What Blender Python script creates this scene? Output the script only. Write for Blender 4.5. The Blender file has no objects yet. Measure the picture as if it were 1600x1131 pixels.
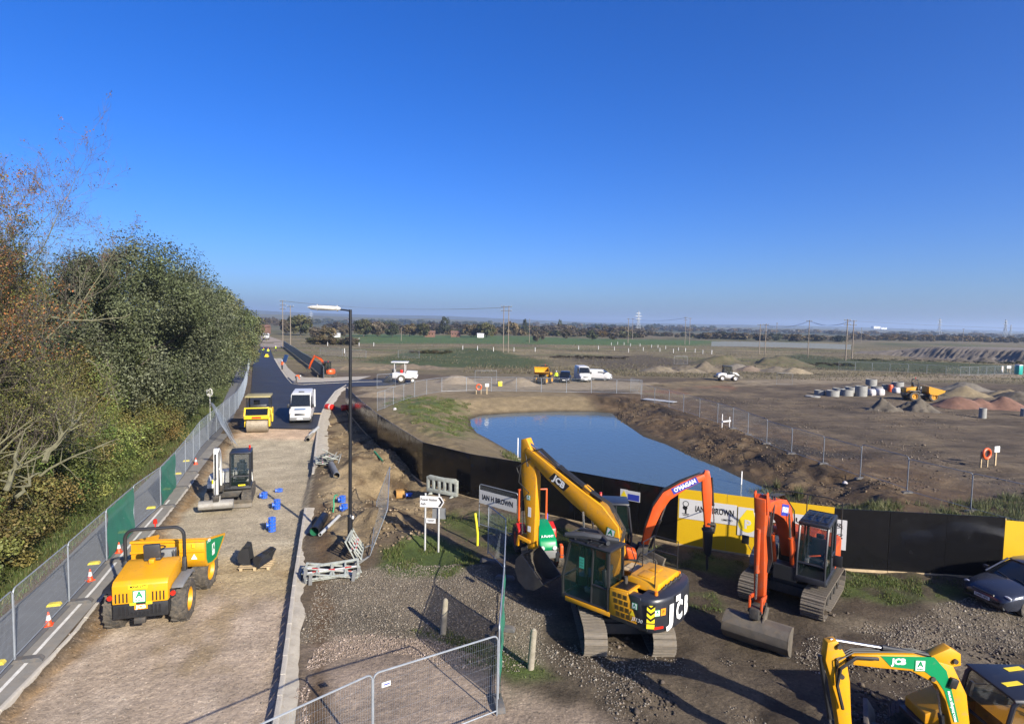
import bpy, bmesh, math, random
import numpy as np
from mathutils import Vector, Matrix

random.seed(7)
RNG = np.random.default_rng(7)
SC = bpy.context.scene
COL = SC.collection
rad = math.radians

# ------------------------------------------------------------------ camera
CAM_H, FPX, PITCH, ROLL = 9.5, 920.0, rad(3.70), rad(1.1)
fwd = Vector((0, math.cos(PITCH), -math.sin(PITCH)))
up0 = Vector((0, math.sin(PITCH), math.cos(PITCH)))
rt0 = Vector((1, 0, 0))
rgt = rt0 * math.cos(ROLL) + up0 * math.sin(ROLL)
upv = up0 * math.cos(ROLL) - rt0 * math.sin(ROLL)
CPOS = Vector((0, 0, CAM_H))
cd = bpy.data.cameras.new('camera')
cam = bpy.data.objects.new('camera', cd)
COL.objects.link(cam)
cd.sensor_fit = 'HORIZONTAL'
cd.sensor_width = 36.0
cd.lens = 36.0 * FPX / 1600.0
cd.clip_start = 0.5
cd.clip_end = 30000
Mc = Matrix((rgt, upv, -fwd)).transposed().to_4x4()
Mc.translation = CPOS
cam.matrix_world = Mc
SC.camera = cam

# ------------------------------------------------------------------ sky, sun, exposure
SUN_AZ, SUN_EL = rad(140.5), rad(27.0)
W = bpy.data.worlds.new('World')
SC.world = W
W.use_nodes = True
nt = W.node_tree
nt.nodes.clear()
sky = nt.nodes.new('ShaderNodeTexSky')
sky.sky_type = 'NISHITA'
sky.sun_disc = False
sky.sun_elevation = SUN_EL
sky.sun_rotation = SUN_AZ
sky.altitude = 0
sky.air_density = 0.85
sky.dust_density = 2.0
sky.ozone_density = 8.0
hs = nt.nodes.new('ShaderNodeHueSaturation')
hs.inputs['Saturation'].default_value = 1.19
hs.inputs['Hue'].default_value = 0.514
bg = nt.nodes.new('ShaderNodeBackground')
bg.inputs['Strength'].default_value = 0.098
wo = nt.nodes.new('ShaderNodeOutputWorld')
nt.links.new(sky.outputs[0], hs.inputs['Color'])
nt.links.new(hs.outputs[0], bg.inputs['Color'])
nt.links.new(bg.outputs[0], wo.inputs['Surface'])

sl = bpy.data.lights.new('sun', 'SUN')
sl.energy = 5.0
sl.angle = rad(0.53)
sl.color = (1.0, 0.91, 0.75)
sun = bpy.data.objects.new('sun', sl)
COL.objects.link(sun)
sdir = Vector((math.sin(SUN_AZ) * math.cos(SUN_EL), math.cos(SUN_AZ) * math.cos(SUN_EL), math.sin(SUN_EL)))
sun.rotation_euler = sdir.to_track_quat('Z', 'Y').to_euler()
sun.location = (30, -40, 40)

SC.view_settings.view_transform = 'Standard'
SC.view_settings.look = 'None'
SC.view_settings.exposure = 1.04
SC.view_settings.gamma = 1.0
SC.view_settings.use_curve_mapping = False
SC.render.engine = 'CYCLES'
SC.cycles.max_bounces = 5
SC.cycles.diffuse_bounces = 2
SC.cycles.glossy_bounces = 3
SC.cycles.transmission_bounces = 3
SC.cycles.transparent_max_bounces = 24
SC.cycles.volume_bounces = 0
SC.cycles.use_denoising = True
SC.cycles.caustics_reflective = False
SC.cycles.caustics_refractive = False

# a point of the site seen at (px, py) of the 1600 x 1131 photograph, at height z or at distance Y
def ray(px, py):
 return fwd + rgt * ((px - 800) / FPX) - upv * ((py - 565.5) / FPX)

def G(px, py, z=0.0):
 d = ray(px, py)
 p = CPOS + d * ((z - CAM_H) / d.z)
 return (p.x, p.y)

def AT(px, py, Y):
 d = ray(px, py)
 return CPOS + d * (Y / d.y)

# ------------------------------------------------------------------ helpers: tags
def tag(o, label=None, cat=None, group=None, kind=None):
 if label: o['label'] = label
 if cat: o['category'] = cat
 if group: o['group'] = group
 if kind: o['kind'] = kind
 return o

def thing(name, label, cat, loc=(0, 0, 0), rz=0.0, group=None):
 o = bpy.data.objects.new(name, None)
 o.empty_display_size = 0.3
 COL.objects.link(o)
 o.location = loc
 o.rotation_euler = (0, 0, rz)
 return tag(o, label, cat, group)

def copy_tree(o, parent=None):
 c = o.copy()
 COL.objects.link(c)
 c.parent = parent
 for ch in o.children:
  copy_tree(ch, c)
 return c

ORD = ['nearest', 'second', 'third', 'fourth', 'fifth', 'sixth', 'seventh', 'eighth', 'ninth', 'tenth', 'eleventh',
    'twelfth', 'thirteenth', 'fourteenth', 'fifteenth', 'sixteenth', 'seventeenth', 'eighteenth', 'nineteenth',
    'twentieth', 'twenty-first', 'twenty-second', 'twenty-third', 'twenty-fourth', 'twenty-fifth', 'twenty-sixth',
    'twenty-seventh', 'twenty-eighth', 'twenty-ninth', 'thirtieth', 'thirty-first', 'thirty-second', 'thirty-third',
    'thirty-fourth', 'thirty-fifth', 'thirty-sixth', 'thirty-seventh', 'thirty-eighth', 'thirty-ninth', 'fortieth']

# ------------------------------------------------------------------ helpers: materials
ALB = 0.86

def nodes_of(m):
 return m.node_tree.nodes, m.node_tree.links

def mat(name, col, rough=0.6, metal=0.0, dirt=0.0, dcol=(0.17, 0.13, 0.095), scale=3.0, var=0.12, bump=0.0, bscale=30.0,
  coat=0.0, spec=0.5, emit=None):
 col, dcol = tuple(c * ALB for c in col), tuple(c * ALB for c in dcol)
 m = bpy.data.materials.new(name)
 m.use_nodes = True
 N, L = nodes_of(m)
 b = N['Principled BSDF']
 b.inputs['Roughness'].default_value = rough
 b.inputs['Metallic'].default_value = metal
 b.inputs['Specular IOR Level'].default_value = spec
 b.inputs['Coat Weight'].default_value = coat
 tc = N.new('ShaderNodeTexCoord')
 n1 = N.new('ShaderNodeTexNoise')
 n1.inputs['Scale'].default_value = scale
 n1.inputs['Detail'].default_value = 9
 n1.inputs['Roughness'].default_value = 0.68
 L.new(tc.outputs['Object'], n1.inputs['Vector'])
 r1 = N.new('ShaderNodeMapRange')
 r1.inputs['From Min'].default_value = 0.3
 r1.inputs['From Max'].default_value = 0.7
 r1.inputs['To Min'].default_value = 1 - var
 r1.inputs['To Max'].default_value = 1 + var
 L.new(n1.outputs['Fac'], r1.inputs['Value'])
 mx = N.new('ShaderNodeMix')
 mx.data_type = 'RGBA'
 mx.blend_type = 'MULTIPLY'
 mx.inputs['Factor'].default_value = 1
 mx.inputs['A'].default_value = (*col, 1)
 L.new(r1.outputs['Result'], mx.inputs['B'])
 out = mx.outputs['Result']
 if dirt > 0:
  n2 = N.new('ShaderNodeTexNoise')
  n2.inputs['Scale'].default_value = scale * 1.7
  n2.inputs['Detail'].default_value = 10
  n2.inputs['Roughness'].default_value = 0.75
  n2.inputs['Distortion'].default_value = 0.4
  L.new(tc.outputs['Object'], n2.inputs['Vector'])
  r2 = N.new('ShaderNodeMapRange')
  r2.inputs['From Min'].default_value = 0.62 - 0.35 * dirt
  r2.inputs['From Max'].default_value = 0.85 - 0.25 * dirt
  r2.inputs['To Max'].default_value = min(1, 0.5 + dirt)
  L.new(n2.outputs['Fac'], r2.inputs['Value'])
  m2 = N.new('ShaderNodeMix')
  m2.data_type = 'RGBA'
  L.new(r2.outputs['Result'], m2.inputs['Factor'])
  L.new(out, m2.inputs['A'])
  m2.inputs['B'].default_value = (*dcol, 1)
  out = m2.outputs['Result']
  r3 = N.new('ShaderNodeMapRange')
  r3.inputs['To Min'].default_value = rough
  r3.inputs['To Max'].default_value = 0.9
  L.new(r2.outputs['Result'], r3.inputs['Value'])
  L.new(r3.outputs['Result'], b.inputs['Roughness'])
 L.new(out, b.inputs['Base Color'])
 if bump > 0:
  n3 = N.new('ShaderNodeTexNoise')
  n3.inputs['Scale'].default_value = bscale
  n3.inputs['Detail'].default_value = 6
  L.new(tc.outputs['Object'], n3.inputs['Vector'])
  bp = N.new('ShaderNodeBump')
  bp.inputs['Strength'].default_value = bump
  bp.inputs['Distance'].default_value = 0.03
  L.new(n3.outputs['Fac'], bp.inputs['Height'])
  L.new(bp.outputs['Normal'], b.inputs['Normal'])
 if emit:
  b.inputs['Emission Color'].default_value = (*emit, 1)
  b.inputs['Emission Strength'].default_value = 1
 return m

def glass_mat(name, tint=(0.02, 0.03, 0.03), alpha=0.55, rough=0.03):
 m = bpy.data.materials.new(name)
 m.use_nodes = True
 N, L = nodes_of(m)
 b = N['Principled BSDF']
 b.inputs['Base Color'].default_value = (*tint, 1)
 b.inputs['Roughness'].default_value = rough
 b.inputs['Alpha'].default_value = alpha
 b.inputs['Specular IOR Level'].default_value = 0.7
 return m

M = {}
M['yellow'] = mat('paint_yellow', (0.60, 0.275, 0.006), 0.45, dirt=0.30, var=0.06)
M['yellow_c'] = mat('paint_yellow_clean', (0.64, 0.305, 0.007), 0.42, dirt=0.22, var=0.05)
M['orange'] = mat('paint_orange', (0.52, 0.072, 0.012), 0.45, dirt=0.32, var=0.08)
M['orange_c'] = mat('paint_orange_bright', (0.60, 0.085, 0.012), 0.42, dirt=0.16)
M['white'] = mat('paint_white', (0.60, 0.60, 0.58), 0.4, dirt=0.14, var=0.05)
M['white_c'] = mat('paint_white_clean', (0.58, 0.58, 0.59), 0.35, dirt=0.08, var=0.04)
M['whitegrey'] = mat('plastic_grey_white', (0.33, 0.36, 0.33), 0.6, dirt=0.45, var=0.12)
M['black'] = mat('paint_black', (0.018, 0.019, 0.022), 0.42, dirt=0.12, var=0.2, dcol=(0.09, 0.075, 0.06))
M['navy'] = mat('counterweight_paint', (0.022, 0.024, 0.032), 0.35, dirt=0.1, var=0.2, dcol=(0.09, 0.075, 0.06))
M['rubber'] = mat('rubber', (0.035, 0.033, 0.031), 0.85, dirt=0.62, dcol=(0.145, 0.12, 0.09), scale=4, var=0.25, bump=0.3)
M['hose'] = mat('hose_rubber', (0.02, 0.02, 0.02), 0.6, dirt=0.15)
M['steel'] = mat('track_steel', (0.17, 0.15, 0.125), 0.75, 0.2, dirt=0.55, dcol=(0.19, 0.155, 0.115), scale=4, var=0.3, bump=0.35)
M['dsteel'] = mat('dark_steel', (0.05, 0.048, 0.045), 0.6, 0.3, dirt=0.4, dcol=(0.13, 0.10, 0.075), var=0.25)
M['bucket'] = mat('bucket_steel', (0.13, 0.115, 0.095), 0.6, 0.35, dirt=0.45, dcol=(0.19, 0.15, 0.105), scale=2.5, var=0.3, bump=0.2)
M['bright'] = mat('bright_steel', (0.65, 0.66, 0.68), 0.22, 1.0, var=0.05)
M['chrome'] = mat('ram_rod', (0.55, 0.56, 0.58), 0.25, 0.9, var=0.05)
M['galv'] = mat('galvanised', (0.28, 0.31, 0.35), 0.5, 0.3, var=0.15, dirt=0.05)
M['galvwire'] = mat('galvanised_wire', (0.24, 0.28, 0.33), 0.55, 0.1, var=0.08)
M['green'] = mat('sign_green', (0.0, 0.235, 0.085), 0.42, var=0.06, dirt=0.06)
M['decal_w'] = mat('decal_white', (0.78, 0.79, 0.78), 0.4, var=0.03)
M['decal_k'] = mat('decal_black', (0.012, 0.012, 0.014), 0.4, var=0.05)
M['decal_b'] = mat('decal_blue', (0.03, 0.05, 0.36), 0.4, var=0.05)
M['decal_y'] = mat('decal_yellow', (0.8, 0.62, 0.02), 0.4, var=0.05)
M['decal_o'] = mat('decal_orange', (0.85, 0.28, 0.02), 0.4, var=0.05)
M['red'] = mat('red_plastic', (0.5, 0.02, 0.012), 0.4, var=0.1)
M['redlamp'] = mat('red_lens', (0.55, 0.02, 0.01), 0.15, var=0.05)
M['amber'] = mat('amber_lens', (0.75, 0.2, 0.01), 0.15, var=0.05)
M['seat'] = mat('seat_vinyl', (0.03, 0.033, 0.04), 0.55, dirt=0.15, var=0.2)
M['grey'] = mat('grey_plastic', (0.16, 0.165, 0.17), 0.6, dirt=0.15)
M['lgrey'] = mat('light_grey', (0.42, 0.43, 0.43), 0.55, dirt=0.15)
M['glass'] = glass_mat('cab_glass', (0.010, 0.022, 0.020), 0.24)
M['glassd'] = glass_mat('dark_glass', (0.008, 0.01, 0.012), 0.9)
M['lens'] = mat('lamp_lens', (0.7, 0.72, 0.75), 0.08, 0.3, var=0.05)
M['concrete'] = mat('concrete', (0.40, 0.37, 0.32), 0.85, dirt=0.3, dcol=(0.27, 0.22, 0.16), scale=2.0, var=0.2, bump=0.3)
M['ring'] = mat('concrete_ring', (0.25, 0.25, 0.24), 0.85, dirt=0.15, var=0.15, bump=0.15)
M['wood'] = mat('sawn_timber', (0.42, 0.32, 0.19), 0.8, dirt=0.2, var=0.2)
M['oldwood'] = mat('weathered_timber', (0.27, 0.24, 0.19), 0.9, dirt=0.4, dcol=(0.16, 0.15, 0.09), var=0.25, bump=0.5)
M['polewood'] = mat('pole_timber', (0.20, 0.165, 0.13), 0.85, var=0.2)
M['bluepipe'] = mat('blue_pipe_plastic', (0.02, 0.12, 0.62), 0.4, dirt=0.1)
M['blackpipe'] = mat('black_pipe', (0.012, 0.012, 0.013), 0.45, dirt=0.1)
M['pipegreen'] = mat('pipe_green_inside', (0.02, 0.16, 0.08), 0.5)
M['bag'] = mat('bulk_bag', (0.46, 0.44, 0.46), 0.8, dirt=0.2)
M['cone'] = mat('cone_red', (0.75, 0.07, 0.015), 0.5, dirt=0.1)
M['foot_y'] = mat('foot_yellow', (0.72, 0.58, 0.02), 0.6, dirt=0.25)
M['foot_g'] = mat('foot_grey', (0.09, 0.09, 0.092), 0.8, dirt=0.4)
M['hivis_o'] = mat('hivis_orange', (0.85, 0.12, 0.012), 0.7)
M['hivis_y'] = mat('hivis_yellow', (0.62, 0.85, 0.03), 0.7)
M['skin'] = mat('skin', (0.45, 0.26, 0.18), 0.6)
M['navycloth'] = mat('navy_cloth', (0.02, 0.024, 0.04), 0.85)
M['boot'] = mat('boot_leather', (0.03, 0.025, 0.02), 0.7)
M['turq'] = mat('turquoise_plastic', (0.01, 0.30, 0.26), 0.4)
M['lampblack'] = mat('lamp_post_paint', (0.012, 0.013, 0.017), 0.32, dirt=0.05, var=0.2)
M['wrap'] = mat('plastic_wrap', (0.50, 0.49, 0.46), 0.35, var=0.2, bump=0.8, bscale=14)

# ------------------------------------------------------------------ helpers: mesh building
class MB:
 def __init__(s, Mx=None):
  s.v, s.f = [], []
  s.M = Mx or Matrix.Identity(4)

 def add(s, vs, fs):
  o = len(s.v)
  s.v += [tuple(s.M @ Vector(p)) for p in vs]
  s.f += [tuple(i + o for i in f) for f in fs]
  return s

 def box(s, c, d, rot=None, taper=1.0):
  x, y, z = d[0] / 2, d[1] / 2, d[2] / 2
  vs = [Vector((sx * x * (taper if sz > 0 else 1), sy * y * (taper if sz > 0 else 1), sz * z))
     for sz in (-1, 1) for sy in (-1, 1) for sx in (-1, 1)]
  if rot:
   R = Matrix.Rotation(rot[2], 3, 'Z') @ Matrix.Rotation(rot[1], 3, 'Y') @ Matrix.Rotation(rot[0], 3, 'X')
   vs = [R @ v for v in vs]
  c = Vector(c)
  return s.add([v + c for v in vs], [(0, 2, 3, 1), (4, 5, 7, 6), (0, 1, 5, 4), (2, 6, 7, 3), (0, 4, 6, 2), (1, 3, 7, 5)])

 def bb(s, x0, x1, y0, y1, z0, z1):
  return s.box(((x0 + x1) / 2, (y0 + y1) / 2, (z0 + z1) / 2), (x1 - x0, y1 - y0, z1 - z0))

 def prism(s, pts, a, b, axis='x', pts2=None):
  """polygon pts in the two other axes, extruded along axis from a to b (pts2: the outline at b)"""
  n = len(pts)
  q = pts2 or pts
  def mk(p, t):
   if axis == 'x': return (t, p[0], p[1])
   if axis == 'y': return (p[0], t, p[1])
   return (p[0], p[1], t)
  vs = [mk(p, a) for p in pts] + [mk(p, b) for p in q]
  fs = [tuple(range(n))[::-1], tuple(range(n, 2 * n))]
  fs += [(i, (i + 1) % n, n + (i + 1) % n, n + i) for i in range(n)]
  return s.add(vs, fs)

 def cyl(s, p0, p1, r0, r1=None, n=12, cap=True):
  r1 = r0 if r1 is None else r1
  p0, p1 = Vector(p0), Vector(p1)
  d = (p1 - p0)
  if d.length < 1e-6: return s
  d.normalize()
  a = d.orthogonal().normalized()
  b = d.cross(a)
  vs = []
  for p, r in ((p0, r0), (p1, r1)):
   for i in range(n):
    t = 2 * math.pi * i / n
    vs.append(p + (a * math.cos(t) + b * math.sin(t)) * r)
  fs = [(i, (i + 1) % n, n + (i + 1) % n, n + i) for i in range(n)]
  if cap:
   fs += [tuple(range(n))[::-1], tuple(range(n, 2 * n))]
  return s.add(vs, fs)

 def tube(s, path, r, n=6, cap=True):
  P = [Vector(p) for p in path]
  k = len(P)
  rr = r if isinstance(r, (list, tuple)) else [r] * k
  vs, fs = [], []
  prev = None
  for i, p in enumerate(P):
   t = (P[min(i + 1, k - 1)] - P[max(i - 1, 0)])
   t = t.normalized() if t.length > 1e-9 else Vector((0, 0, 1))
   a = t.orthogonal().normalized() if prev is None else (prev - t * prev.dot(t))
   a = a.normalized() if a.length > 1e-6 else t.orthogonal().normalized()
   prev = a
   b = t.cross(a)
   for j in range(n):
    th = 2 * math.pi * j / n
    vs.append(p + (a * math.cos(th) + b * math.sin(th)) * rr[i])
  for i in range(k - 1):
   for j in range(n):
    fs.append((i * n + j, i * n + (j + 1) % n, (i + 1) * n + (j + 1) % n, (i + 1) * n + j))
  if cap:
   fs += [tuple(range(n))[::-1], tuple(range((k - 1) * n, k * n))]
  return s.add(vs, fs)

 def lathe(s, prof, axis='x', c=(0, 0, 0), n=24, closed=True):
  """prof: (axial, radius) pairs turned about an axis through c"""
  c = Vector(c)
  vs, fs = [], []
  k = len(prof)
  for (a, r) in prof:
   for j in range(n):
    t = 2 * math.pi * j / n
    u, w = r * math.cos(t), r * math.sin(t)
    p = Vector((a, u, w)) if axis == 'x' else (Vector((u, a, w)) if axis == 'y' else Vector((u, w, a)))
    vs.append(p + c)
  m = k if closed else k - 1
  for i in range(m):
   i2 = (i + 1) % k
   for j in range(n):
    fs.append((i * n + j, i * n + (j + 1) % n, i2 * n + (j + 1) % n, i2 * n + j))
  return s.add(vs, fs)

 def loft(s, rings, cap=True, closed=True):
  n = len(rings[0])
  vs = [p for r in rings for p in r]
  fs = []
  for i in range(len(rings) - 1):
   for j in range(n if closed else n - 1):
    fs.append((i * n + j, i * n + (j + 1) % n, (i + 1) * n + (j + 1) % n, (i + 1) * n + j))
  if cap:
   fs += [tuple(range(n))[::-1], tuple(range((len(rings) - 1) * n, len(rings) * n))]
  return s.add(vs, fs)

 def mesh(s, name, bevel=0.0, seg=2, sharp=0.6):
  me = bpy.data.meshes.new(name)
  me.from_pydata(s.v, [], s.f)
  bm = bmesh.new()
  bm.from_mesh(me)
  bmesh.ops.recalc_face_normals(bm, faces=bm.faces)
  if bevel > 0:
   ed = [e for e in bm.edges if len(e.link_faces) == 2 and e.calc_face_angle(0) > 0.5]
   try:
    bmesh.ops.bevel(bm, geom=ed, offset=bevel, segments=seg, profile=0.5, affect='EDGES', clamp_overlap=True)
   except Exception:
    pass
  for f in bm.faces: f.smooth = True
  for e in bm.edges:
   if len(e.link_faces) == 2 and e.calc_face_angle(0) > sharp: e.smooth = False
  bm.to_mesh(me)
  bm.free()
  return me

 def build(s, name, m, parent=None, bevel=0.0, seg=2, sharp=0.6, loc=None, rz=0.0):
  me = s.mesh(name, bevel, seg, sharp)
  me.materials.append(m)
  o = bpy.data.objects.new(name, me)
  COL.objects.link(o)
  if parent is not None: o.parent = parent
  if loc is not None: o.location = loc
  if rz: o.rotation_euler = (0, 0, rz)
  return o

def inst(name, me, parent=None, loc=(0, 0, 0), rot=(0, 0, 0), sc=None):
 o = bpy.data.objects.new(name, me)
 COL.objects.link(o)
 if parent is not None: o.parent = parent
 o.location = loc
 o.rotation_euler = rot
 if sc is not None: o.scale = sc if isinstance(sc, (tuple, list)) else (sc, sc, sc)
 return o

def ribbon(cent, wid):
 """outline of a bar: a 2d centre line with a full width at each point"""
 P = [Vector(p) for p in cent]
 L, R = [], []
 for i, p in enumerate(P):
  t = (P[min(i + 1, len(P) - 1)] - P[max(i - 1, 0)]).normalized()
  n = Vector((-t.y, t.x))
  L.append(tuple(p + n * wid[i] / 2))
  R.append(tuple(p - n * wid[i] / 2))
 return L + R[::-1]

def arc(c, r, a0, a1, n):
 return [(c[0] + r * math.cos(rad(a0 + (a1 - a0) * i / (n - 1))), c[1] + r * math.sin(rad(a0 + (a1 - a0) * i / (n - 1)))) for i in range(n)]

def np_mesh(name, V, F, m, cols=None, smooth=False):
 """big mesh from numpy: V (n,3), F (k,3 or 4); cols (n,3) -> point colour attribute 'col'"""
 me = bpy.data.meshes.new(name)
 k, q = F.shape
 me.vertices.add(len(V))
 me.vertices.foreach_set('co', V.astype(np.float32).ravel())
 me.loops.add(k * q)
 me.loops.foreach_set('vertex_index', F.astype(np.int32).ravel())
 me.polygons.add(k)
 me.polygons.foreach_set('loop_start', np.arange(0, k * q, q, dtype=np.int32))
 if smooth: me.polygons.foreach_set('use_smooth', np.ones(k, dtype=bool))
 me.update(calc_edges=True)
 if cols is not None:
  at = me.color_attributes.new('col', 'FLOAT_COLOR', 'POINT')
  c4 = np.ones((len(V), 4), dtype=np.float32)
  c4[:, :3] = cols * ALB
  at.data.foreach_set('color', c4.ravel())
 if m is not None: me.materials.append(m)
 return me

def text(body, size, m, parent, Mx, bold=0.0, shear=0.0, width=None, name='lettering', depth=0.002, align='CENTER', spacing=1.0):
 """flat lettering, placed by matrix Mx (its x along the line, its y up)"""
 cu = bpy.data.curves.new(name, 'FONT')
 cu.body = body
 cu.size = size
 cu.align_x = align
 cu.align_y = 'CENTER'
 cu.offset = bold
 cu.shear = shear
 cu.extrude = depth
 cu.space_character = spacing
 cu.resolution_u = 2
 tmp = bpy.data.objects.new('tmp', cu)
 me = bpy.data.meshes.new_from_object(tmp)
 bpy.data.objects.remove(tmp)
 bpy.data.curves.remove(cu)
 me.materials.clear()
 me.materials.append(m)
 if width and len(me.vertices):
  xs = [v.co.x for v in me.vertices]
  w = max(xs) - min(xs)
  for v in me.vertices: v.co.x *= width / w
 me.transform(Mx)
 o = bpy.data.objects.new(name, me)
 COL.objects.link(o)
 o.parent = parent
 return o

def frame(o, xdir, ydir):
 """matrix with origin o, x along xdir, y near ydir"""
 x = Vector(xdir).normalized()
 z = x.cross(Vector(ydir)).normalized()
 y = z.cross(x)
 m = Matrix((x, y, z)).transposed().to_4x4()
 m.translation = Vector(o)
 return m

def plate(name, m, parent, Mx, w, h, t=0.004):
 return MB(Mx).box((0, 0, 0), (w, h, t)).build(name, m, parent)

# ------------------------------------------------------------------ helpers: noise
_PERM = np.random.default_rng(3).permutation(1024)
_VAL = np.random.default_rng(4).random(1024)

def vnoise(x, y):
 xi, yi = np.floor(x).astype(np.int64), np.floor(y).astype(np.int64)
 fx, fy = x - xi, y - yi
 fx, fy = fx * fx * (3 - 2 * fx), fy * fy * (3 - 2 * fy)
 def hsh(a, b): return _VAL[_PERM[(a + _PERM[b & 1023]) & 1023]]
 a = hsh(xi, yi) * (1 - fx) + hsh(xi + 1, yi) * fx
 b = hsh(xi, yi + 1) * (1 - fx) + hsh(xi + 1, yi + 1) * fx
 return (a * (1 - fy) + b * fy) * 2 - 1

def fbm(x, y, scale, oct=4, gain=0.5):
 s, a, t = 0, 1.0, 0
 f = 1.0 / scale
 for i in range(oct):
  s = s + a * vnoise(x * f + 17.3 * i, y * f - 9.1 * i)
  t += a
  a *= gain
  f *= 2.03
 return s / t

def sstep(a, b, x):
 t = np.clip((x - a) / (b - a), 0, 1)
 return t * t * (3 - 2 * t)

def sdist(poly, x, y):
 """signed distance to a polygon, negative inside"""
 P = np.array(poly)
 d = np.full(x.shape, 1e18)
 ins = np.zeros(x.shape, bool)
 n = len(P)
 for i in range(n):
  ax, ay = P[i]
  bx, by = P[(i + 1) % n]
  ex, ey = bx - ax, by - ay
  t = np.clip(((x - ax) * ex + (y - ay) * ey) / (ex * ex + ey * ey + 1e-12), 0, 1)
  d = np.minimum(d, (x - ax - t * ex) ** 2 + (y - ay - t * ey) ** 2)
  c = ((ay > y) != (by > y)) & (x < ex * (y - ay) / (ey if abs(ey) > 1e-12 else 1e-12) + ax)
  ins ^= c
 d = np.sqrt(d)
 return np.where(ins, -d, d)

def pdist(line, x, y):
 P = np.array(line)
 d = np.full(x.shape, 1e18)
 for i in range(len(P) - 1):
  ax, ay = P[i]
  bx, by = P[i + 1]
  ex, ey = bx - ax, by - ay
  t = np.clip(((x - ax) * ex + (y - ay) * ey) / (ex * ex + ey * ey + 1e-12), 0, 1)
  d = np.minimum(d, (x - ax - t * ex) ** 2 + (y - ay - t * ey) ** 2)
 return np.sqrt(d)

# ================================================================== THE GROUND
# road edges, as lines in y
KL_px = [(-60, 1180), (0, 1098), (108, 996), (164, 927), (215, 858), (275, 787), (308, 742), (345, 694), (375, 660), (389, 610), (393, 570), (401, 550), (408, 538), (411, 530)]
KR_px = [(415, 1260), (428, 1150), (441, 1070), (460, 915), (478, 792), (490, 740), (497, 668), (509, 632), (524, 612), (541, 602)]
KL = np.array([G(*p) for p in KL_px])
KR = np.array([G(*p) for p in KR_px])
FAR_R = np.array([G(*p) for p in [(456, 601), (440, 580), (428, 560), (422, 545), (418, 535), (416, 528)]])

def XL(y): return np.interp(y, KL[:, 1], KL[:, 0])

def XR(y): return np.interp(y, KR[:, 1], KR[:, 0])

HOARD_px = [(540, 640), (563, 668), (590, 697), (622, 724), (660, 755), (735, 779), (820, 797), (940, 825), (1057, 851), (1299, 889), (1564, 905), (1760, 925)]
HOARD = [G(*p) for p in HOARD_px]
WZ = -1.3
POND_px = [(735, 655), (752, 649), (800, 645.5), (870, 643), (930, 643.5), (957, 646), (965, 655), (985, 668), (1005, 682), (1040, 694), (1080, 713), (1122, 730), (1160, 748), (1190, 760), (1212, 772), (1230, 790)]
POND = [G(p[0], p[1], WZ) for p in POND_px]
POND += [G(1150, 815, WZ), G(1057, 797, WZ), G(940, 775, WZ), G(860, 745, WZ), G(812, 714, WZ), G(790, 701, WZ), G(764, 686, WZ), G(745, 676, WZ), G(736, 665, WZ)]
PP = np.array(POND)

def bumpg(x, y, c, r, rot=0.0):
 dx, dy = x - c[0], y - c[1]
 ca, sa = math.cos(rot), math.sin(rot)
 u, v = (dx * ca + dy * sa) / r[0], (-dx * sa + dy * ca) / r[1]
 return np.exp(-(u * u + v * v))

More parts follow.
